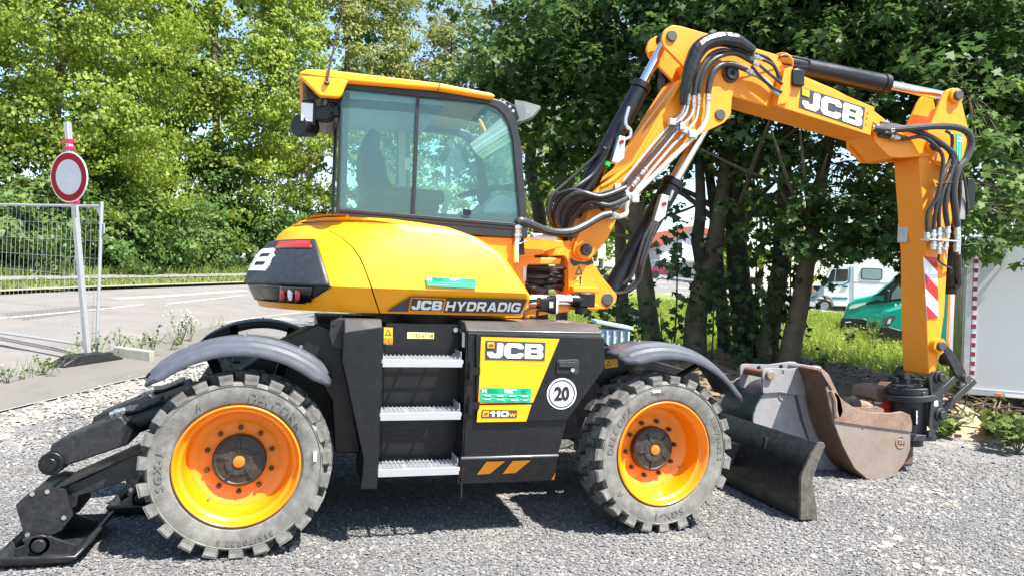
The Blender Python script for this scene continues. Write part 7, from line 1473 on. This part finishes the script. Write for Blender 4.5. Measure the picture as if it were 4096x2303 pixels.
tb('chassis_frame',.1,3.3,.3,1.7,tz0-.25,tz0-.06,BLK,bev=.01)
for a in(1.9,2.7): mk('trailer_wheel',MB().tube([tq_(a,.05,.36),tq_(a,.27,.36)],.30,24),BLKD,TR,bev=.02)
mk('jockey_leg',MB().tube([tq_(.25,.5,th(tq_(.25,.5,0).x,tq_(.25,.5,0).y)),tq_(.25,.5,tz0-.06)],.03,10),GALV,TR)
# ================================================================== house far beyond the street
DH=75.0; frame(1750,75,0); HS=root('house',V3(MB().add([([(-.062,3.993)][0][0],DH+4,0)],[])).v[0],'pale rendered house with red tiled roofs glimpsed between the maple trunks','house'); HS.location.z=th(HS.location.x,HS.location.y)
def Hh(nm,mb,m,par=HS,**k): return mk(nm,V3(mb),m,par,**k)
Hh('wall',MB().ext([(-3.723,4.834),(-3.695,6.368),(-.614,8.251),(3.886,6.471),(3.934,5.101)],DH,DH+9),RENDER,sm=0); Hh('ground_floor',MB().ext([(-4.438,2.227),(-4.523,4.644),(4.343,4.954),(4.427,2.536)],DH+.6,DH+9),RENDER,sm=0)
Hh('canopy',MB().ext([(-4.521,4.604),(-4.53,4.846),(4.336,5.156),(4.344,4.914)],DH-1.0,DH+1),GALV,sm=0)
Hh('roof',MB().ext([(-4.993,6.565),(-4.624,7.546),(-1.423,8.303),(-.62,8.412),(-.614,8.251),(-3.618,6.451)],DH-.5,DH+9.5),ROOFR,sm=0); Hh('roof',MB().ext([(-.62,8.412),(4.244,7.775),(5.121,5.788),(3.892,6.31),(-.614,8.251)],DH-.5,DH+9.5),ROOFR,sm=0)
for x in (1668,1700,1732,1764,1796,1828): pass
for k in range(6):
    a=[(-3.352,3.475),(-2.063,3.52)][0][0]+k*1.3; z=[(-2.071,3.762)][0][1]; f=Hh('window',MB().box((a,DH+.58,z),(.9,.08,1.3)),WHT,sm=0); Hh('pane',MB().box((a,DH+.53,z),(.72,.04,1.1)),mat('dark glass',(.02,.025,.028)),par=f,sm=0)
z=[(.264,6.224)][0]
for k in (-2.2,.2,2.6): f=Hh('window',MB().box((z[0]+k,DH-.03,z[1]),(1.0,.08,1.2)),WHT,sm=0); Hh('pane',MB().box((z[0]+k,DH-.08,z[1]),(.8,.04,1.0)),mat('dark glass',(.02,.025,.028)),par=f,sm=0)
DK=62.0; frame(1668,62,0); PC=root('parked_car',V3(MB().add([([(-.051,3.478)][0][0],DK+.9,0)],[])).v[0],'small dark red parked car in front of the far house','car'); PC.location.z=th(PC.location.x,PC.location.y); zc=PC.location.z; uc=0
def car(nm,poly,y0,y1,m,**k): return mk(nm,V3(MB().ext([(uc+a,zc+b) for a,b in poly],y0,y1)),m,PC,**k)
car('body',[(-1.0,.3),(1.0,.3),(1.0,.85),(.7,.95),(-.9,.95),(-1.0,.7)],DK,DK+1.7,mat('dark red paint',(.18,.01,.05),.3,coat=.5),bev=.05); car('cabin',[(-.8,.95),(.6,.95),(.35,1.42),(-.6,1.45)],DK+.1,DK+1.6,mat('dark glass',(.02,.025,.028)),bev=.05)
for a in(-.65,.65): mk('wheel',V3(MB().lathe([(.05,-.02),(.3,-.02),(.3,.2),(.05,.2)],o=(uc+a,DK,zc+.3),n=18)),BLKD,PC)
frame(1518,26,0); gp2=gud(*(lambda p:(ud(p[0],p[1])))([(10.476,18.506,2.017)][0])); LPS=root('guide_sign',gp2,'small white sign plate on a thin post behind the swing post','sign'); 
z0=[(-.041,2.856)][0]; mk('post',V3(MB().tube([(z0[0],26,gp2.z),(z0[0],26,z0[1]+.3)],.03,8)),GALV,LPS); mk('plate',V3(MB().box((z0[0]-.07,25.96,z0[1]+.1),(.26,.02,.5))),WHT,LPS,sm=0)
